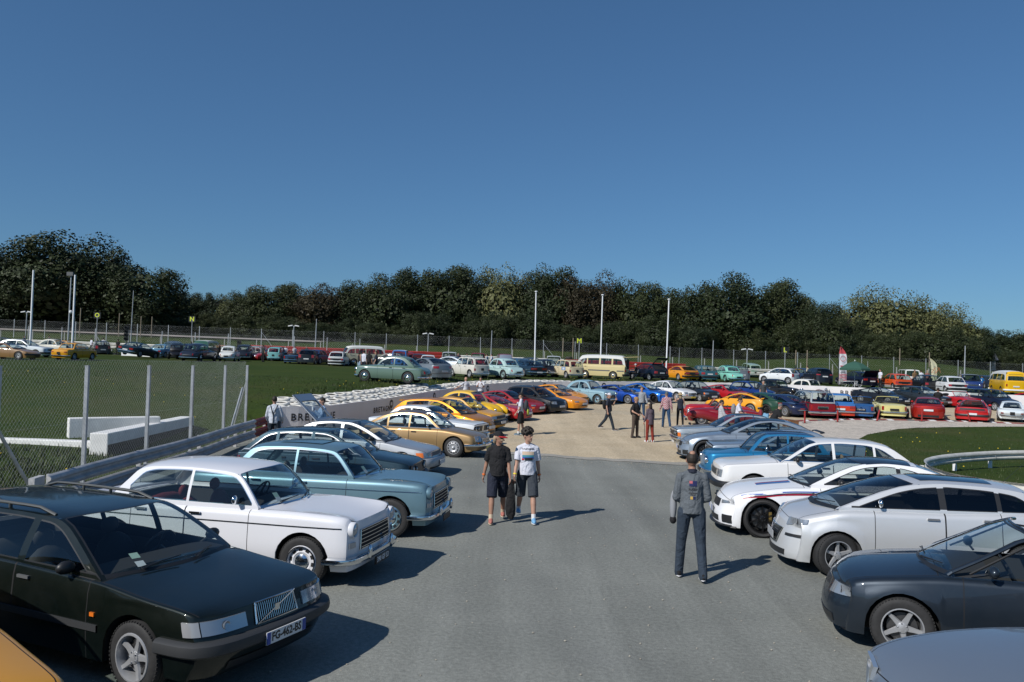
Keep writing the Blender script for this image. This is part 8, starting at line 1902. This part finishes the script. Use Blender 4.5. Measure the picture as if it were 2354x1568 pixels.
far('saloon80', 2255, 84, 100, '#1a2436', 'dark car between the buggy and the yellow bus', 'saloon_car')
for i, (u, d, c, lb) in enumerate(((1045, 88, '#5c1418', 'maroon car behind the white pickup van'), (935, 90, '#8a1a1c', 'dark red car before the far rails'), (1215, 86, '#303c48', 'grey car far behind the very pale blue saloon'), (230, 88, '#181c20', 'black car left of the grass mound'), (395, 92, '#3b4a58', 'slate car behind the vintage cars'))):
 far('clio', u, d, 95 + 10 * i, c, lb)
# flags, parasol, table, chairs
def feather(p, h, w_, m, lb, bend=1, marks=()):
 root = empty('feather_flag', p); tag(root, lb, 'flag'); b = MB(); rows = []
 for i in range(15):
  t = i / 14; z = .5 + (h - .5) * t; x0 = .0 + .28 * bend * max(0, t - .6) ** 2 * 3; ww = w_ * (1 - max(0, (t - .62) / .38) ** 2.2)
  rows.append([Vector((x0 + ww * k / 6, .04 * math.sin(k * 1.1 + t * 4), z)) for k in range(7)])
 b.quadgrid(rows[:12], m); f = b.build('cloth', root, 60); b = MB(); b.quadgrid(rows[11:], marks[0] if marks else m); b.build('tip', f, 60)
 b = MB(); b.path([Vector((0, 0, 0)), Vector((0, 0, h * .6)), Vector((.05, 0, h * .8)), Vector((.28 * bend, 0, h))], .02, BLACK, 5); b.build('pole', root)
 if len(marks) > 1:
  b = MB()
  for k in range(5): b.box((w_ * .5, -.055, .62 + .13 * k), (w_ * .92, .008, .05), marks[1])
  b.lathe([(w_ * .34, 0), (w_ * .34, .01), (w_ * .29, .01)], marks[1], 'Y', (w_ * .5, -.07, h * .70), 20); b.box((w_ * .5, -.062, h * .52), (w_ * .7, .008, .07), marks[1]); b.build('print', f)
  b = MB(); b.box((w_ * .5, -.062, h * .36), (w_ * .6, .008, .05), INK); b.box((w_ * .5, -.062, h * .40), (w_ * .55, .008, .04), INK); b.build('print_dark', f)
 return root
PINK = mat('flag_red', (.52, .07, .09), .7)
fp = gd(1928, 70, H_out); feather(fp, 3.6, .72, mat('flag_white', (.62, .64, .68), .7), 'tall white and red feather flag beside the green parasol', 1, (PINK, PINK))
fp = gd(2140, 78, H_out); feather(fp, 3.0, .62, mat('flag_cream', (.60, .58, .40), .7), 'cream crescent-shaped feather flag behind the black hatchback', -1, (mat('flag_cream', (.60, .58, .40), .7),))
p = gd(1965, 66, H_out); root = empty('parasol', p); tag(root, 'open dark green parasol with white tip', 'parasol')
b = MB(); b.tube((0, 0, 0), (0, 0, 2.35), .022, WHITEP, 8); b.build('pole', root); b = MB(); G_ = mat('parasol_green', (.025, .085, .06), .85); n = 8
ring0, ring1, ring2 = [[Vector((r * math.cos(2*math.pi*k/n), r * math.sin(2*math.pi*k/n), z)) for k in range(n)] for (r, z) in ((1.25, 1.72), (.62, 2.14), (.02, 2.32))]
ring3 = [q_ - Vector((0, 0, .16)) for q_ in ring0]; b.quadgrid([ring3, ring0, ring1, ring2], G_, close=True); b.build('canopy', root); b = MB(); b.ell((0, 0, 2.38), (.04, .04, .06), WHITEP, 8, 5); b.build('tip', root)
def ftable(p, yaw, lb, kind):
 root = empty(kind, p, R(yaw)); tag(root, lb, kind.replace('folding_', ''), None); b = MB()
 if kind == 'folding_table': b.box((0, 0, .70), (.8, .55, .03), WHITEP); b.build('top', root); s = .38
 else: b.box((0, 0, .44), (.42, .42, .03), CONC); b.build('seat', root); b = MB(); b.box((-.20, 0, .72), (.03, .42, .30), CONC, Matrix.Rotation(-.2, 3, 'Y')); b.build('backrest', root); s = .2
 zt = .70 if kind == 'folding_table' else .44
 for a in (-1, 1):
  for c in (-1, 1): b = MB(); b.tube((a * s, c * .22, 0), (-a * s * .8, c * .22, zt), .012, GALV, 5); b.build('leg', root)
ftable(gd(1958, 64, H_out), 20, 'white folding table under the green parasol', 'folding_table'); ftable(gd(1976, 63.4, H_out), 160, 'light folding chair right of the parasol pole', 'folding_chair'); ftable(gd(1940, 64.5, H_out), 10, 'light folding chair left of the parasol pole', 'folding_chair')
# bicycle by the cream flag
p = gd(2152, 77, H_out); root = empty('bicycle', p + Vector((0, 0, 1.2)), R(15)); tag(root, 'bicycle on a car carrier under the cream flag', 'bicycle')
for x in (-.52, .52):
 b = MB(); b.lathe([(.33, -.015), (.345, 0), (.33, .015), (.315, 0), (.33, -.015)], RUBBER, 'Y', (x, 0, .34), 20)
 for k in range(8): a = math.pi * k / 4; b.tube((x, 0, .34), (x + .32 * math.cos(a), 0, .34 + .32 * math.sin(a)), .004, CHROME, 3)
 b.build('wheel', root)
b = MB(); OR = mat('bike_orange', (.5, .12, .03), .4)
for q0, q1 in (((-.52,.34),(-.15,.80)),((-.15,.80),(.35,.84)),((.35,.84),(.52,.34)),((-.15,.80),(-.02,.30)),((-.02,.30),(.36,.78)),((-.52,.34),(-.02,.30))): b.tube((q0[0], 0, q0[1]), (q1[0], 0, q1[1]), .018, OR, 6)
b.build('frame', root); b = MB(); b.ell((-.17, 0, .90), (.12, .06, .03), BLACK, 8, 5); b.build('saddle', root); b = MB(); b.tube((.33, -.26, .98), (.33, .26, .98), .014, BLACK, 6); b.tube((.35, 0, .84), (.33, 0, .98), .014, BLACK, 6); b.build('handlebar', root)
# cart wheel in front of the white pickup
p = gd(1036, 76, H_out); b = MB(); b.lathe([(.72, -.03), (.78, -.03), (.78, .03), (.72, .03), (.72, -.03)], BLACK, 'Y', (0, 0, .8), 28)
for k in range(6): a = math.pi * k / 6; b.tube((-.72 * math.cos(a), 0, .8 - .72 * math.sin(a)), (.72 * math.cos(a), 0, .8 + .72 * math.sin(a)), .03, BLACK, 5)
b.lathe([(.12, -.1), (.12, .1), (.001, .1)], BLACK, 'Y', (0, 0, .8), 12); o = b.build('cart_wheel'); o.location = p; tag(o, 'large black spoked cart wheel in front of the white pickup van', 'wheel')
# ------------------------------------------------------------------ the people
mat('brim_red', (.42, .015, .02), .8)
BLK = fabric('black', '#17171a'); WHT = fabric('white', '#c9cbd6', .06); NAVY = fabric('navy', '#1c2232'); GRY = fabric('grey', '#5a6066'); JEAN = fabric('jeans', '#24405e'); DKJ = fabric('dark_jeans', '#1d2833'); SLATE = fabric('slate', '#343a42')
HD1 = mat('hair_dark', (.020, .014, .010), .7); HB = mat('hair_blond_grey', (.32, .25, .17), .8); HG = mat('hair_grey', (.14, .13, .125), .8)
PK = mat('shoe_pink', (.42, .15, .12), .8); CRM_ = mat('sole_cream', (.55, .45, .33), .7); LBL = mat('shoe_light_blue', (.16, .38, .62), .7); WS = mat('sole_white', (.65, .65, .66), .6)
GB = 'visitors walking on the paved lot'
# man with the red-peaked cap
p = hit(1142, 1199)
P1 = person((p.x, p.y), -88, 'man in black t-shirt and red-peaked cap walking with a jacket in his hand', 1.74, ((-16, 14, 2), (20, 8, 2)), ((10, 7, 8, 0), (-14, 12, 14, 0)), 'tee', BLK, 'shorts', NAVY, PK, CRM_, 'mullet', HB, 'redcap', BLK, 1.22, (48, 6), 0, 0, SKINT, GB)
b = MB(); H_ = P1['HD']; b.ell(H_(.095, 0, -.035), (.022, .045, .018), HB, 10, 6); b.build('moustache', P1['root'], 60)
b = MB(); b.ell(H_(.088, .032, .012), (.012, .030, .018), BLACK, 8, 6); b.ell(H_(.088, -.032, .012), (.012, .030, .018), BLACK, 8, 6); b.tube(H_(.09, -.04, .016), H_(.09, .04, .016), .004, BLACK, 4); b.build('sunglasses', P1['root'], 60)
ORW = mat('orange_wristband', (.75, .16, .02), .6)
def band(pp, i, m, nm='wristband'):
 s, e, w_, f = pp['Ar'][i]; b = MB(); b.tube(w_ - f * .045, w_ - f * .018, .034 * pp['k'], m, 12); b.build(nm, pp['root'])
band(P1, 1, ORW)
decal(P1, 'top', .07, P1['T'](0, 0, .36).z, .15, .26, mat('print_grey', (.05, .06, .07), .8), 'shirt_print', True, .003, txt='*', par=None) if False else None
s, e, w_, f = P1['Ar'][0]
b = MB(); rows = []
for i, (z, rx, ry) in enumerate(((.02, .02, .03), (-.10, .035, .055), (-.30, .05, .085), (-.52, .055, .095), (-.64, .05, .08), (-.72, .02, .04))):
 rows.append([w_ + f * .05 + Vector((rx * math.cos(2*math.pi*k/14) * (1 + .25 * math.sin(3 * k + i)), .02 + ry * math.sin(2*math.pi*k/14) * (1 + .15 * math.cos(2 * k + i)), z)) for k in range(14)])
b.quadgrid(rows, BLK, close=True); b.poly(rows[0][::-1], BLK); b.poly(rows[-1], BLK)
held(b, 'jacket', P1, 'black jacket hanging from the hand of the man in the red-peaked cap', 'jacket', 60)
b = MB(); sh = P1['parts']['top']; b.tube(P1['T'](.0, 0, -.035), P1['T'](.0, 0, .0), .175, mat('red_undershirt', (.30, .035, .035), .9), 20);
# boy with the white print shirt
p = hit(1209, 1198)
P2 = person((p.x, p.y), -86, 'young man with curly dark hair in a white printed t-shirt', 1.78, ((20, 6, 2), (-16, 26, 2)), ((-10, 8, 10, 0), (12, 9, 16, 0)), 'tee', WHT, 'shorts', SLATE, LBL, WS, 'curly', HD1, None, None, 1.0, (44, 4), 0, 0, SKIN, GB)
tz = P2['T'](0, 0, .34).z
decal(P2, 'top', .0, tz, .22, .16, mat('print_sky', (.60, .46, .34), .8), 'shirt_print', True, .004)
decal(P2, 'top', .0, tz - .01, .22, .05, mat('print_teal', (.05, .25, .32), .8), 'shirt_print', True, .007)
decal(P2, 'top', .0, tz - .04, .22, .035, mat('print_blue', (.04, .10, .38), .8), 'shirt_print', True, .009)
decal(P2, 'top', .01, tz - .06, .15, .05, BLACK, 'shirt_print', True, .012); decal(P2, 'top', -.10, tz - .065, .04, .03, mat('print_red', (.45, .03, .03), .8), 'shirt_print', True, .013)
decal(P2, 'top', .0, tz + .125, .24, .035, INK, 'shirt_text', True, .004, txt='CALIFORNIA')
band(P2, 0, ORW); band(P2, 1, mat('yellow_wristband', (.7, .55, .03), .6))
s, e, w_, f = P2['Ar'][1]; b = MB(); b.tube(w_ + f * .07 + Vector((.03, 0, -.08)), w_ + f * .07 + Vector((.03, 0, .05)), .032, glass_mat('cup_glass', (.8, .8, .8)), 10, r2=.038); b.tube(w_ + f * .07 + Vector((.03, 0, -.079)), w_ + f * .07 + Vector((.03, 0, -.03)), .030, mat('cola', (.02, .008, .005), .2), 10); held(b, 'drink_cup', P2, 'clear cup with dark drink held by the young man', 'cup')
# man seen from behind
p = hit(1587, 1331)
P3 = person((p.x, p.y), 84, 'balding man in grey long-sleeved polo shirt seen from behind', 1.80, ((8, 4, 4.5), (-8, 12, 4)), ((2, 10, 66, 55), (2, 11, 70, 55)), 'long', GRY, 'trousers', fabric('slate_jeans', '#2a3644'), BLK, WS, 'bald', HD1, None, None, 1.08, (-4, 8), 2, 0, SKINT, GB)
b = MB(); b.tube(P3['T'](-.012, 0, .525), P3['T'](0, 0, .575), .078, NAVY, 18, r2=.068); b.build('collar', P3['root'])
tz = P3['T'](0, 0, .40).z
decal(P3, 'top', .0, tz, .105, .075, mat('flag_navy', (.012, .02, .09), .8), 'flag_print', False, .004); decal(P3, 'top', .030, tz + .018, .045, .035, mat('flag_pink', (.45, .12, .14), .8), 'flag_print', False, .006)
decal(P3, 'top', 0, tz - .085, .12, .040, mat('print_dark', (.05, .05, .055), .8), 'shirt_text', False, .004, txt='RUGBY'); decal(P3, 'top', 0, tz - .135, .12, .026, MATS['print_dark'], 'shirt_text', False, .004, txt='AUSTRALIA'); decal(P3, 'top', 0, tz - .16, .08, .018, MATS['print_dark'], 'shirt_text', False, .004, txt='TOUR')
decal(P3, 'top', .018, tz - .20, .035, .04, mat('print_gold', (.5, .33, .08), .8), 'flag_print', False, .004); decal(P3, 'top', -.018, tz - .20, .035, .04, MATS['flag_navy'], 'flag_print', False, .004)
b = MB(); q = P3['T'](.10, .24, .06); b.ell(q, (.06, .05, .22), mat('cloth_light_grey', (.26, .27, .29), .9), 12, 8); b.ell(q + Vector((0, 0, -.2)), (.06, .05, .06), BLK, 10, 6); held(b, 'folded_jacket', P3, 'light grey folded jacket over the arm of the man in the grey polo', 'jacket', 60)
# photographer with a backpack
p = hit(1196, 1001)
P4 = person((p.x, p.y), 172, 'young man in white t-shirt, black shorts and cap holding a phone out', 1.80, ((6, 3, 4), (-6, 4, 4)), ((8, 10, 25, 0), (52, 4, 45, 10)), 'tee', WHT, 'shorts', BLK, mat('shoe_teal', (.03, .10, .16), .7), WS, 'short', HD1, 'cap', BLK, .95, (0, 8), 0, 1, SKIN, GB)
s, e, w_, f = P4['Ar'][1]; b = MB(); b.box(w_ + f * .12 + Vector((.02, 0, .03)), (.012, .15, .075), BLACK); held(b, 'phone', P4, 'black phone held out by the young man with the backpack', 'phone')
b = MB(); b.ell(P4['T'](-.21, 0, .30), (.11, .16, .24), mat('backpack_grey', (.035, .04, .05), .85), 14, 10); b.ell(P4['T'](-.30, 0, .20), (.05, .12, .12), MATS['backpack_grey'], 12, 8)
for sg in (1, -1): b.path([P4['T'](-.12, sg * .10, .50), P4['T'](.06, sg * .11, .50), P4['T'](.14, sg * .11, .36), P4['T'](.0, sg * .16, .14)], .018, MATS['backpack_grey'], 6)
held(b, 'backpack', P4, 'dark grey backpack worn by the young man in black shorts', 'backpack', 60)
b = MB(); b.ell(P4['T'](-.30, 0, .06), (.05, .16, .15), mat('yellow_green', (.35, .42, .05), .7), 14, 8); held(b, 'helmet_bag', P4, 'yellow-green round bag hanging below the grey backpack', 'bag', 60)
def simple(u, v, yaw, label, H=1.74, d=None, gr=None, lod=1, **k):
 p = hit(u, v, gr or H_in) if d is None else gd(u, d, gr or H_in); return person((p.x, p.y), yaw, label, H, lod=lod, ground=gr, **k)
W_ = ((16, 10, 3), (-14, 22, 3)); S_ = ((2, 2, 3), (-3, 4, 3)); A_ = ((8, 8, 18, 0), (-6, 8, 18, 0))
P5 = simple(1398, 989, -18, 'man in white cap and navy polo walking with his hand at his face', 1.76, legs=((-22, 18, 2), (22, 6, 2)), arms=((40, 10, 120, 20), (-8, 10, 22, 0)), top='tee', topm=NAVY, bot='trousers', botm=DKJ, shoem=mat('shoe_brown', (.06, .035, .025), .7), solem=WS, hair='short', hairm=HG, hat='flat', hatm=WHT, girth=1.15, head=(-30, 5), group=GB)
b = MB(); b.ell(P5['T'](-.19, 0, .28), (.10, .16, .23), BLK, 12, 8); held(b, 'backpack', P5, 'black backpack on the man in the white cap', 'backpack', 60)
P6 = simple(1460, 1007, -40, 'man in black t-shirt and brown trousers leaning on a cane', 1.74, legs=S_, arms=((12, 14, 30, 10), (4, 22, 60, 40)), top='tee', topm=BLK, bot='trousers', botm=fabric('brown', '#4a3f38'), shoem=BLK, solem=BLK, hair='short', hairm=HG, hat='flat', hatm=fabric('tan', '#a07a48'), girth=1.2, head=(20, 18), group=GB)
s, e, w_, f = P6['Ar'][0]; c_ = w_ + f * .08; b = MB(); b.tube((c_.x + .02, c_.y, .0), (c_.x, c_.y, c_.z), .011, BLACK, 6); b.tube((c_.x - .05, c_.y, c_.z), (c_.x + .07, c_.y, c_.z), .014, BLACK, 6); held(b, 'walking_cane', P6, 'thin black walking cane held by the man in brown trousers', 'cane')
b = MB(); b.ell(P6['T'](-.16, 0, .22), (.08, .14, .20), BLK, 12, 8); held(b, 'shoulder_bag', P6, 'black bag on the back of the man with the cane', 'bag', 60)
P7 = simple(1474, 966, -92, 'man in light grey hooded jacket shading his eyes', 1.76, legs=S_, arms=((2, 14, 20, 0), (95, 55, 130, 75)), top='hoodie', topm=fabric('pale_grey', '#8d9298'), bot='trousers', botm=JEAN, shoem=BLK, hair='short', hairm=HD1, group=GB)
s, e, w_, f = P7['Ar'][0]; b = MB(); b.box(w_ + f * .09 + Vector((0, 0, -.20)), (.12, .22, .28), mat('paper_bag', (.34, .22, .12), .85)); held(b, 'paper_bag', P7, 'brown paper bag carried by the man shading his eyes', 'bag')
P8 = simple(1493, 1017, 118, 'woman in knitted hat, patterned blouse and rust red trousers', 1.62, legs=S_, arms=((4, 10, 16, 0), (4, 10, 20, 0)), top='coat', topm=mat('cloth_pattern', (.10, .075, .095), .9, noise=(60, .9)), bot='trousers', botm=fabric('rust', '#7a2a1e'), shoem=WS, solem=WS, hair='long', hairm=HD1, hat='knit', hatm=fabric('cream', '#b3aa92'), girth=1.15, female=True, group=GB)
def check_mat(name, c1, c2, s):
 m = bpy.data.materials.new(name); m.use_nodes = True; t = m.node_tree; b = t.nodes['Principled BSDF']; b.inputs['Roughness'].default_value = .9
 tc = t.nodes.new('ShaderNodeTexCoord'); ch = t.nodes.new('ShaderNodeTexChecker'); ch.inputs['Scale'].default_value = s; ch.inputs['Color1'].default_value = (*c1, 1); ch.inputs['Color2'].default_value = (*c2, 1)
 t.links.new(tc.outputs['Object'], ch.inputs['Vector']); t.links.new(ch.outputs[0], b.inputs['Base Color']); return m
P9 = simple(1531, 984, 88, 'man in red and white checked shirt and blue jeans from behind', 1.76, legs=W_, arms=((8, 12, 20, 0), (-6, 12, 20, 0)), top='long', topm=check_mat('cloth_checked', (.30, .04, .06), (.45, .40, .42), 22), bot='trousers', botm=JEAN, shoem=BLK, solem=WS, hair='short', hairm=HG, hat='cap', hatm=fabric('teal', '#1c4a56'), girth=1.12, head=(0, 5), group=GB)
P10 = simple(1563, 982, 92, 'woman in straw hat, navy vest top and black leggings from behind', 1.70, legs=S_, arms=((60, 8, 100, 20), (2, 14, 14, 0)), top='tank', topm=NAVY, bot='leggings', botm=BLK, shoem=WS, solem=WS, hair='long', hairm=HB, hat='brim', hatm=fabric('straw', '#b5a078'), girth=1.05, female=True, group=GB)
P11 = simple(1660, 0, 0, 'young man in striped long-sleeved top behind the silver coupe', 1.74, d=33.2, legs=S_, arms=((20, 8, 60, 10), (20, 8, 60, 10)), top='long', topm=check_mat('cloth_striped', (.50, .50, .52), (.30, .31, .34), 30), bot='trousers', botm=DKJ, hair='short', hairm=HD1, head=(0, 18), group=GB)
P12 = simple(1697, 0, -25, 'young man in white t-shirt with a grey patterned backpack', 1.80, d=34.2, legs=S_, arms=((30, 8, 50, 10), (30, 8, 50, 10)), top='tee', topm=WHT, bot='trousers', botm=JEAN, hair='short', hairm=HD1, head=(-10, 22), lean=8, group=GB)
b = MB(); b.ell(P12['T'](-.20, 0, .30), (.11, .16, .24), mat('backpack_pattern', (.20, .20, .21), .9, noise=(20, .6)), 12, 8); held(b, 'backpack', P12, 'grey patterned backpack on the young man in white', 'backpack', 60)
P13 = simple(1742, 0, -10, 'person in pale blue top bending over beside the red roadsters', 1.70, d=33.5, legs=S_, arms=((60, 8, 40, 10), (60, 8, 40, 10)), top='tee', topm=fabric('pale_blue', '#6f9ab8'), bot='trousers', botm=DKJ, hair='short', hairm=HD1, lean=62, head=(0, 10), group=GB)
b = MB(); b.ell(P13['T'](-.17, 0, .26), (.09, .15, .20), mat('backpack_red', (.20, .02, .035), .85), 12, 8); held(b, 'backpack', P13, 'dark red backpack on the bending person', 'backpack', 60)
P14 = simple(1776, 0, 8, 'man in black t-shirt leaning forward to look into a car', 1.78, d=32.6, legs=S_, arms=((40, 8, 60, 10), (40, 8, 60, 10)), top='tee', topm=BLK, bot='trousers', botm=DKJ, hair='short', hairm=HG, lean=30, head=(0, 25), girth=1.1, group=GB)
simple(1755, 0, -70, 'grey-haired man in dark shirt and blue dungarees beside the black thirties saloon', 1.78, d=54, legs=S_, arms=A_, top='tee', topm=fabric('dungaree_shirt', '#3a3f44'), bot='trousers', botm=fabric('dungaree', '#1d4f8c'), hair='short', hairm=HG, girth=1.1, group=GB)
P16 = simple(2157, 0, 60, 'man in black polo and pale jeans photographing beside the red roadster', 1.80, d=49.5, legs=S_, arms=((50, 10, 80, 30), (50, 10, 80, 30)), top='tee', topm=BLK, bot='trousers', botm=fabric('light_jeans', '#5f7f9c'), hair='short', hairm=HD1, girth=1.1, group=GB)
simple(1072, 0, 120, 'bald man in white t-shirt with orange stripe by the wall', 1.78, d=47.5, legs=S_, arms=((10, 50, 30, 0), (0, 12, 20, 0)), top='tee', topm=fabric('white_b', '#c4c5cb', .05), bot='trousers', botm=BLK, girth=1.05, head=(20, 10), group=GB)
P18 = simple(1106, 0, -92, 'man in white and navy t-shirt looking at his phone by the wall', 1.80, d=47.8, legs=S_, arms=((35, 8, 95, 35), (35, 8, 95, 35)), top='tee', topm=fabric('white_c', '#c9cad0', .05), bot='trousers', botm=JEAN, hair='short', hairm=HD1, head=(0, 22), group=GB)
P19 = simple(634, 0, 96, 'man in white shirt with black braces standing by the red rail', 1.78, d=25.3, legs=S_, arms=((10, 14, 40, 20), (10, 14, 40, 20)), top='long', topm=fabric('shirt_white', '#b9bfc9', .08), bot='trousers', botm=DKJ, hair='short', hairm=HD1, girth=1.1, group=GB)
b = MB()
for sg in (1, -1): b.path([P19['T'](-.142, 0, .22), P19['T'](-.142, sg * .04, .36), P19['T'](-.10, sg * .09, .50), P19['T'](.0, sg * .11, .565)], .012, BLACK, 6)
b.path([P19['T'](-.155, 0, -.02), P19['T'](-.15, 0, .10), P19['T'](-.142, 0, .22)], .012, BLACK, 6); b.build('braces', P19['root'])
P20 = simple(745, 0, -150, 'man in pale blue shirt drinking behind the raised tailgate', 1.76, d=25.6, legs=S_, arms=((30, 10, 110, 30), (30, 12, 90, 30)), top='long', topm=fabric('shirt_blue', '#7f95b0', .08), bot='trousers', botm=DKJ, hair='short', hairm=HD1, girth=1.05, head=(0, 20), group=GB)
s, e, w_, f = P20['Ar'][0]; b = MB(); b.tube(w_ + f * .08 + Vector((.02, 0, -.05)), w_ + f * .08 + Vector((.02, 0, .07)), .034, WHITEP, 10); held(b, 'paper_cup', P20, 'white cup held by the man in the pale blue shirt', 'cup')
GQ = 'visitors on the grass plateau'
FAR = [ # u, depth, yaw, label, top, topmat, bottom, bottom mat, hair
 (826, 55, 40, 'woman in black strap top and wide pale jeans behind the green saloon', 'tank', BLK, 'trousers', fabric('pale_jeans', '#8aa0b4'), 'long', 1),
 (836, 57, 60, 'man in white shirt standing beside the woman in pale jeans', 'long', WHT, 'trousers', NAVY, 'short', 1),
 (848, 56, 80, 'person with curly brown hair in black behind the green saloon', 'tee', BLK, 'trousers', BLK, 'long', 1),
 (864, 55, 190, 'red-haired woman in navy behind the green saloon', 'tee', NAVY, 'trousers', DKJ, 'long', 1),
 (604, 81, 60, 'tall man in dark green with a yellow bag before the red cars', 'tee', fabric('dark_green', '#1e2a28'), 'trousers', BLK, 'short', 1),
 (676, 88, 100, 'man in white t-shirt by the red rails', 'tee', WHT, 'trousers', JEAN, 'short', 1),
 (655, 88, -80, 'man in white top behind the red hatchback', 'tee', WHT, 'trousers', BLK, 'short', 1),
 (703, 89, -90, 'person in black behind the black hatch', 'tee', BLK, 'trousers', BLK, 'short', 1),
 (1053, 72, -90, 'man in black shirt and cap beside the cart wheel', 'tee', BLK, 'trousers', BLK, 'short', 1),
 (1072, 76, 0, 'man in mint t-shirt beside the red van', 'tee', fabric('mint', '#8fb0a8'), 'trousers', BLK, 'short', 1),
 (1119, 76, 160, 'man in pale shirt between the vans', 'long', fabric('pale', '#9aa5ad'), 'trousers', BLK, 'short', 1),
 (1130, 78, 170, 'second man between the vans, darker haired, further back', 'tee', WHT, 'trousers', BLK, 'short', 1),
 (1523, 78, 180, 'person in grey-blue standing behind the navy open hatchback', 'tee', fabric('grey_blue', '#56677a'), 'trousers', DKJ, 'short', 1),
 (1856, 80, 150, 'man in cream hooded top and khaki trousers standing on the grass above the wall', 'hoodie', fabric('cream_hoodie', '#b9b09c'), 'trousers', fabric('khaki', '#6f6350'), 'short', 1),
 (2024, 70, 200, 'person in white t-shirt beside the raised boot lid', 'tee', WHT, 'trousers', BLK, 'short', 1),
 (2103, 80, -90, 'man in tan hat behind the black hatchback', 'tee', fabric('tan_t', '#6a5338'), 'trousers', BLK, 'short', 1),
 (2118, 80, 90, 'man in white t-shirt behind the black hatchback', 'tee', WHT, 'trousers', BLK, 'short', 1),
 (2132, 81, 90, 'blond woman behind the black hatchback', 'tee', fabric('rose', '#8a5a56'), 'trousers', BLK, 'long', 1),
 (2258, 72, 100, 'boy in bright blue t-shirt between buggy and yellow bus', 'tee', fabric('bright_blue', '#1f6aa8'), 'trousers', BLK, 'short', .85),
 (53, 88, 0, 'person in blue at the far left behind the cars', 'tee', JEAN, 'trousers', BLK, 'short', 1),
 (110, 90, 0, 'dark-haired person behind the cream saloon', 'tee', GRY, 'trousers', BLK, 'short', 1),
 (139, 89, 0, 'person in olive behind the yellow saloon roof', 'tee', fabric('olive', '#3c3a28'), 'trousers', BLK, 'short', 1),
 (208, 89, 60, 'person in white left of the grass mound', 'tee', WHT, 'trousers', BLK, 'short', 1),
 (235, 90, 90, 'person in pale top just left of the mound', 'tee', fabric('pale_b', '#a5a9b0'), 'trousers', BLK, 'short', 1),
 (269, 87, 90, 'person in dark clothes standing right of the mound', 'tee', BLK, 'trousers', BLK, 'short', 1),
 (438, 84, 90, 'man in black beside the green van', 'tee', BLK, 'trousers', BLK, 'short', 1),
 (503, 84, 0, 'person with brown hair at the side door of the green van', 'tee', fabric('brown_t', '#5a4030'), 'trousers', BLK, 'long', 1),
]
for (u, d, yaw, lb, tp_, tm_, bt, bm2, hr_, sc_) in FAR:
 simple(u, 0, yaw, lb, 1.74 * sc_, d=d, gr=H_out, lod=1 if d < 60 else 2, legs=S_, arms=A_, top=tp_, topm=tm_, bot=bt, botm=bm2, hair=hr_, hairm=HD1 if 'blond' not in lb else HB, group=GQ, face=False)
# seated man by the camper
p = hit(1461, 872, H_out)
P30 = person((p.x, p.y), 170, 'man in white cap sitting on a folding chair beside the camper van', 1.74, ((85, 85, 8), (80, 80, 8)), ((30, 8, 60, 20), (30, 8, 60, 20)), 'tee', BLK, 'trousers', BLK, BLK, None, 'short', HG, 'cap', WHT, lod=1, ground=H_out, group=GQ, face=False)
ftable(Vector((p.x, p.y, H_out(p.x, p.y))), 170, 'folding chair under the seated man by the camper van', 'folding_chair')

bpy.data.scenes.remove(TMP)
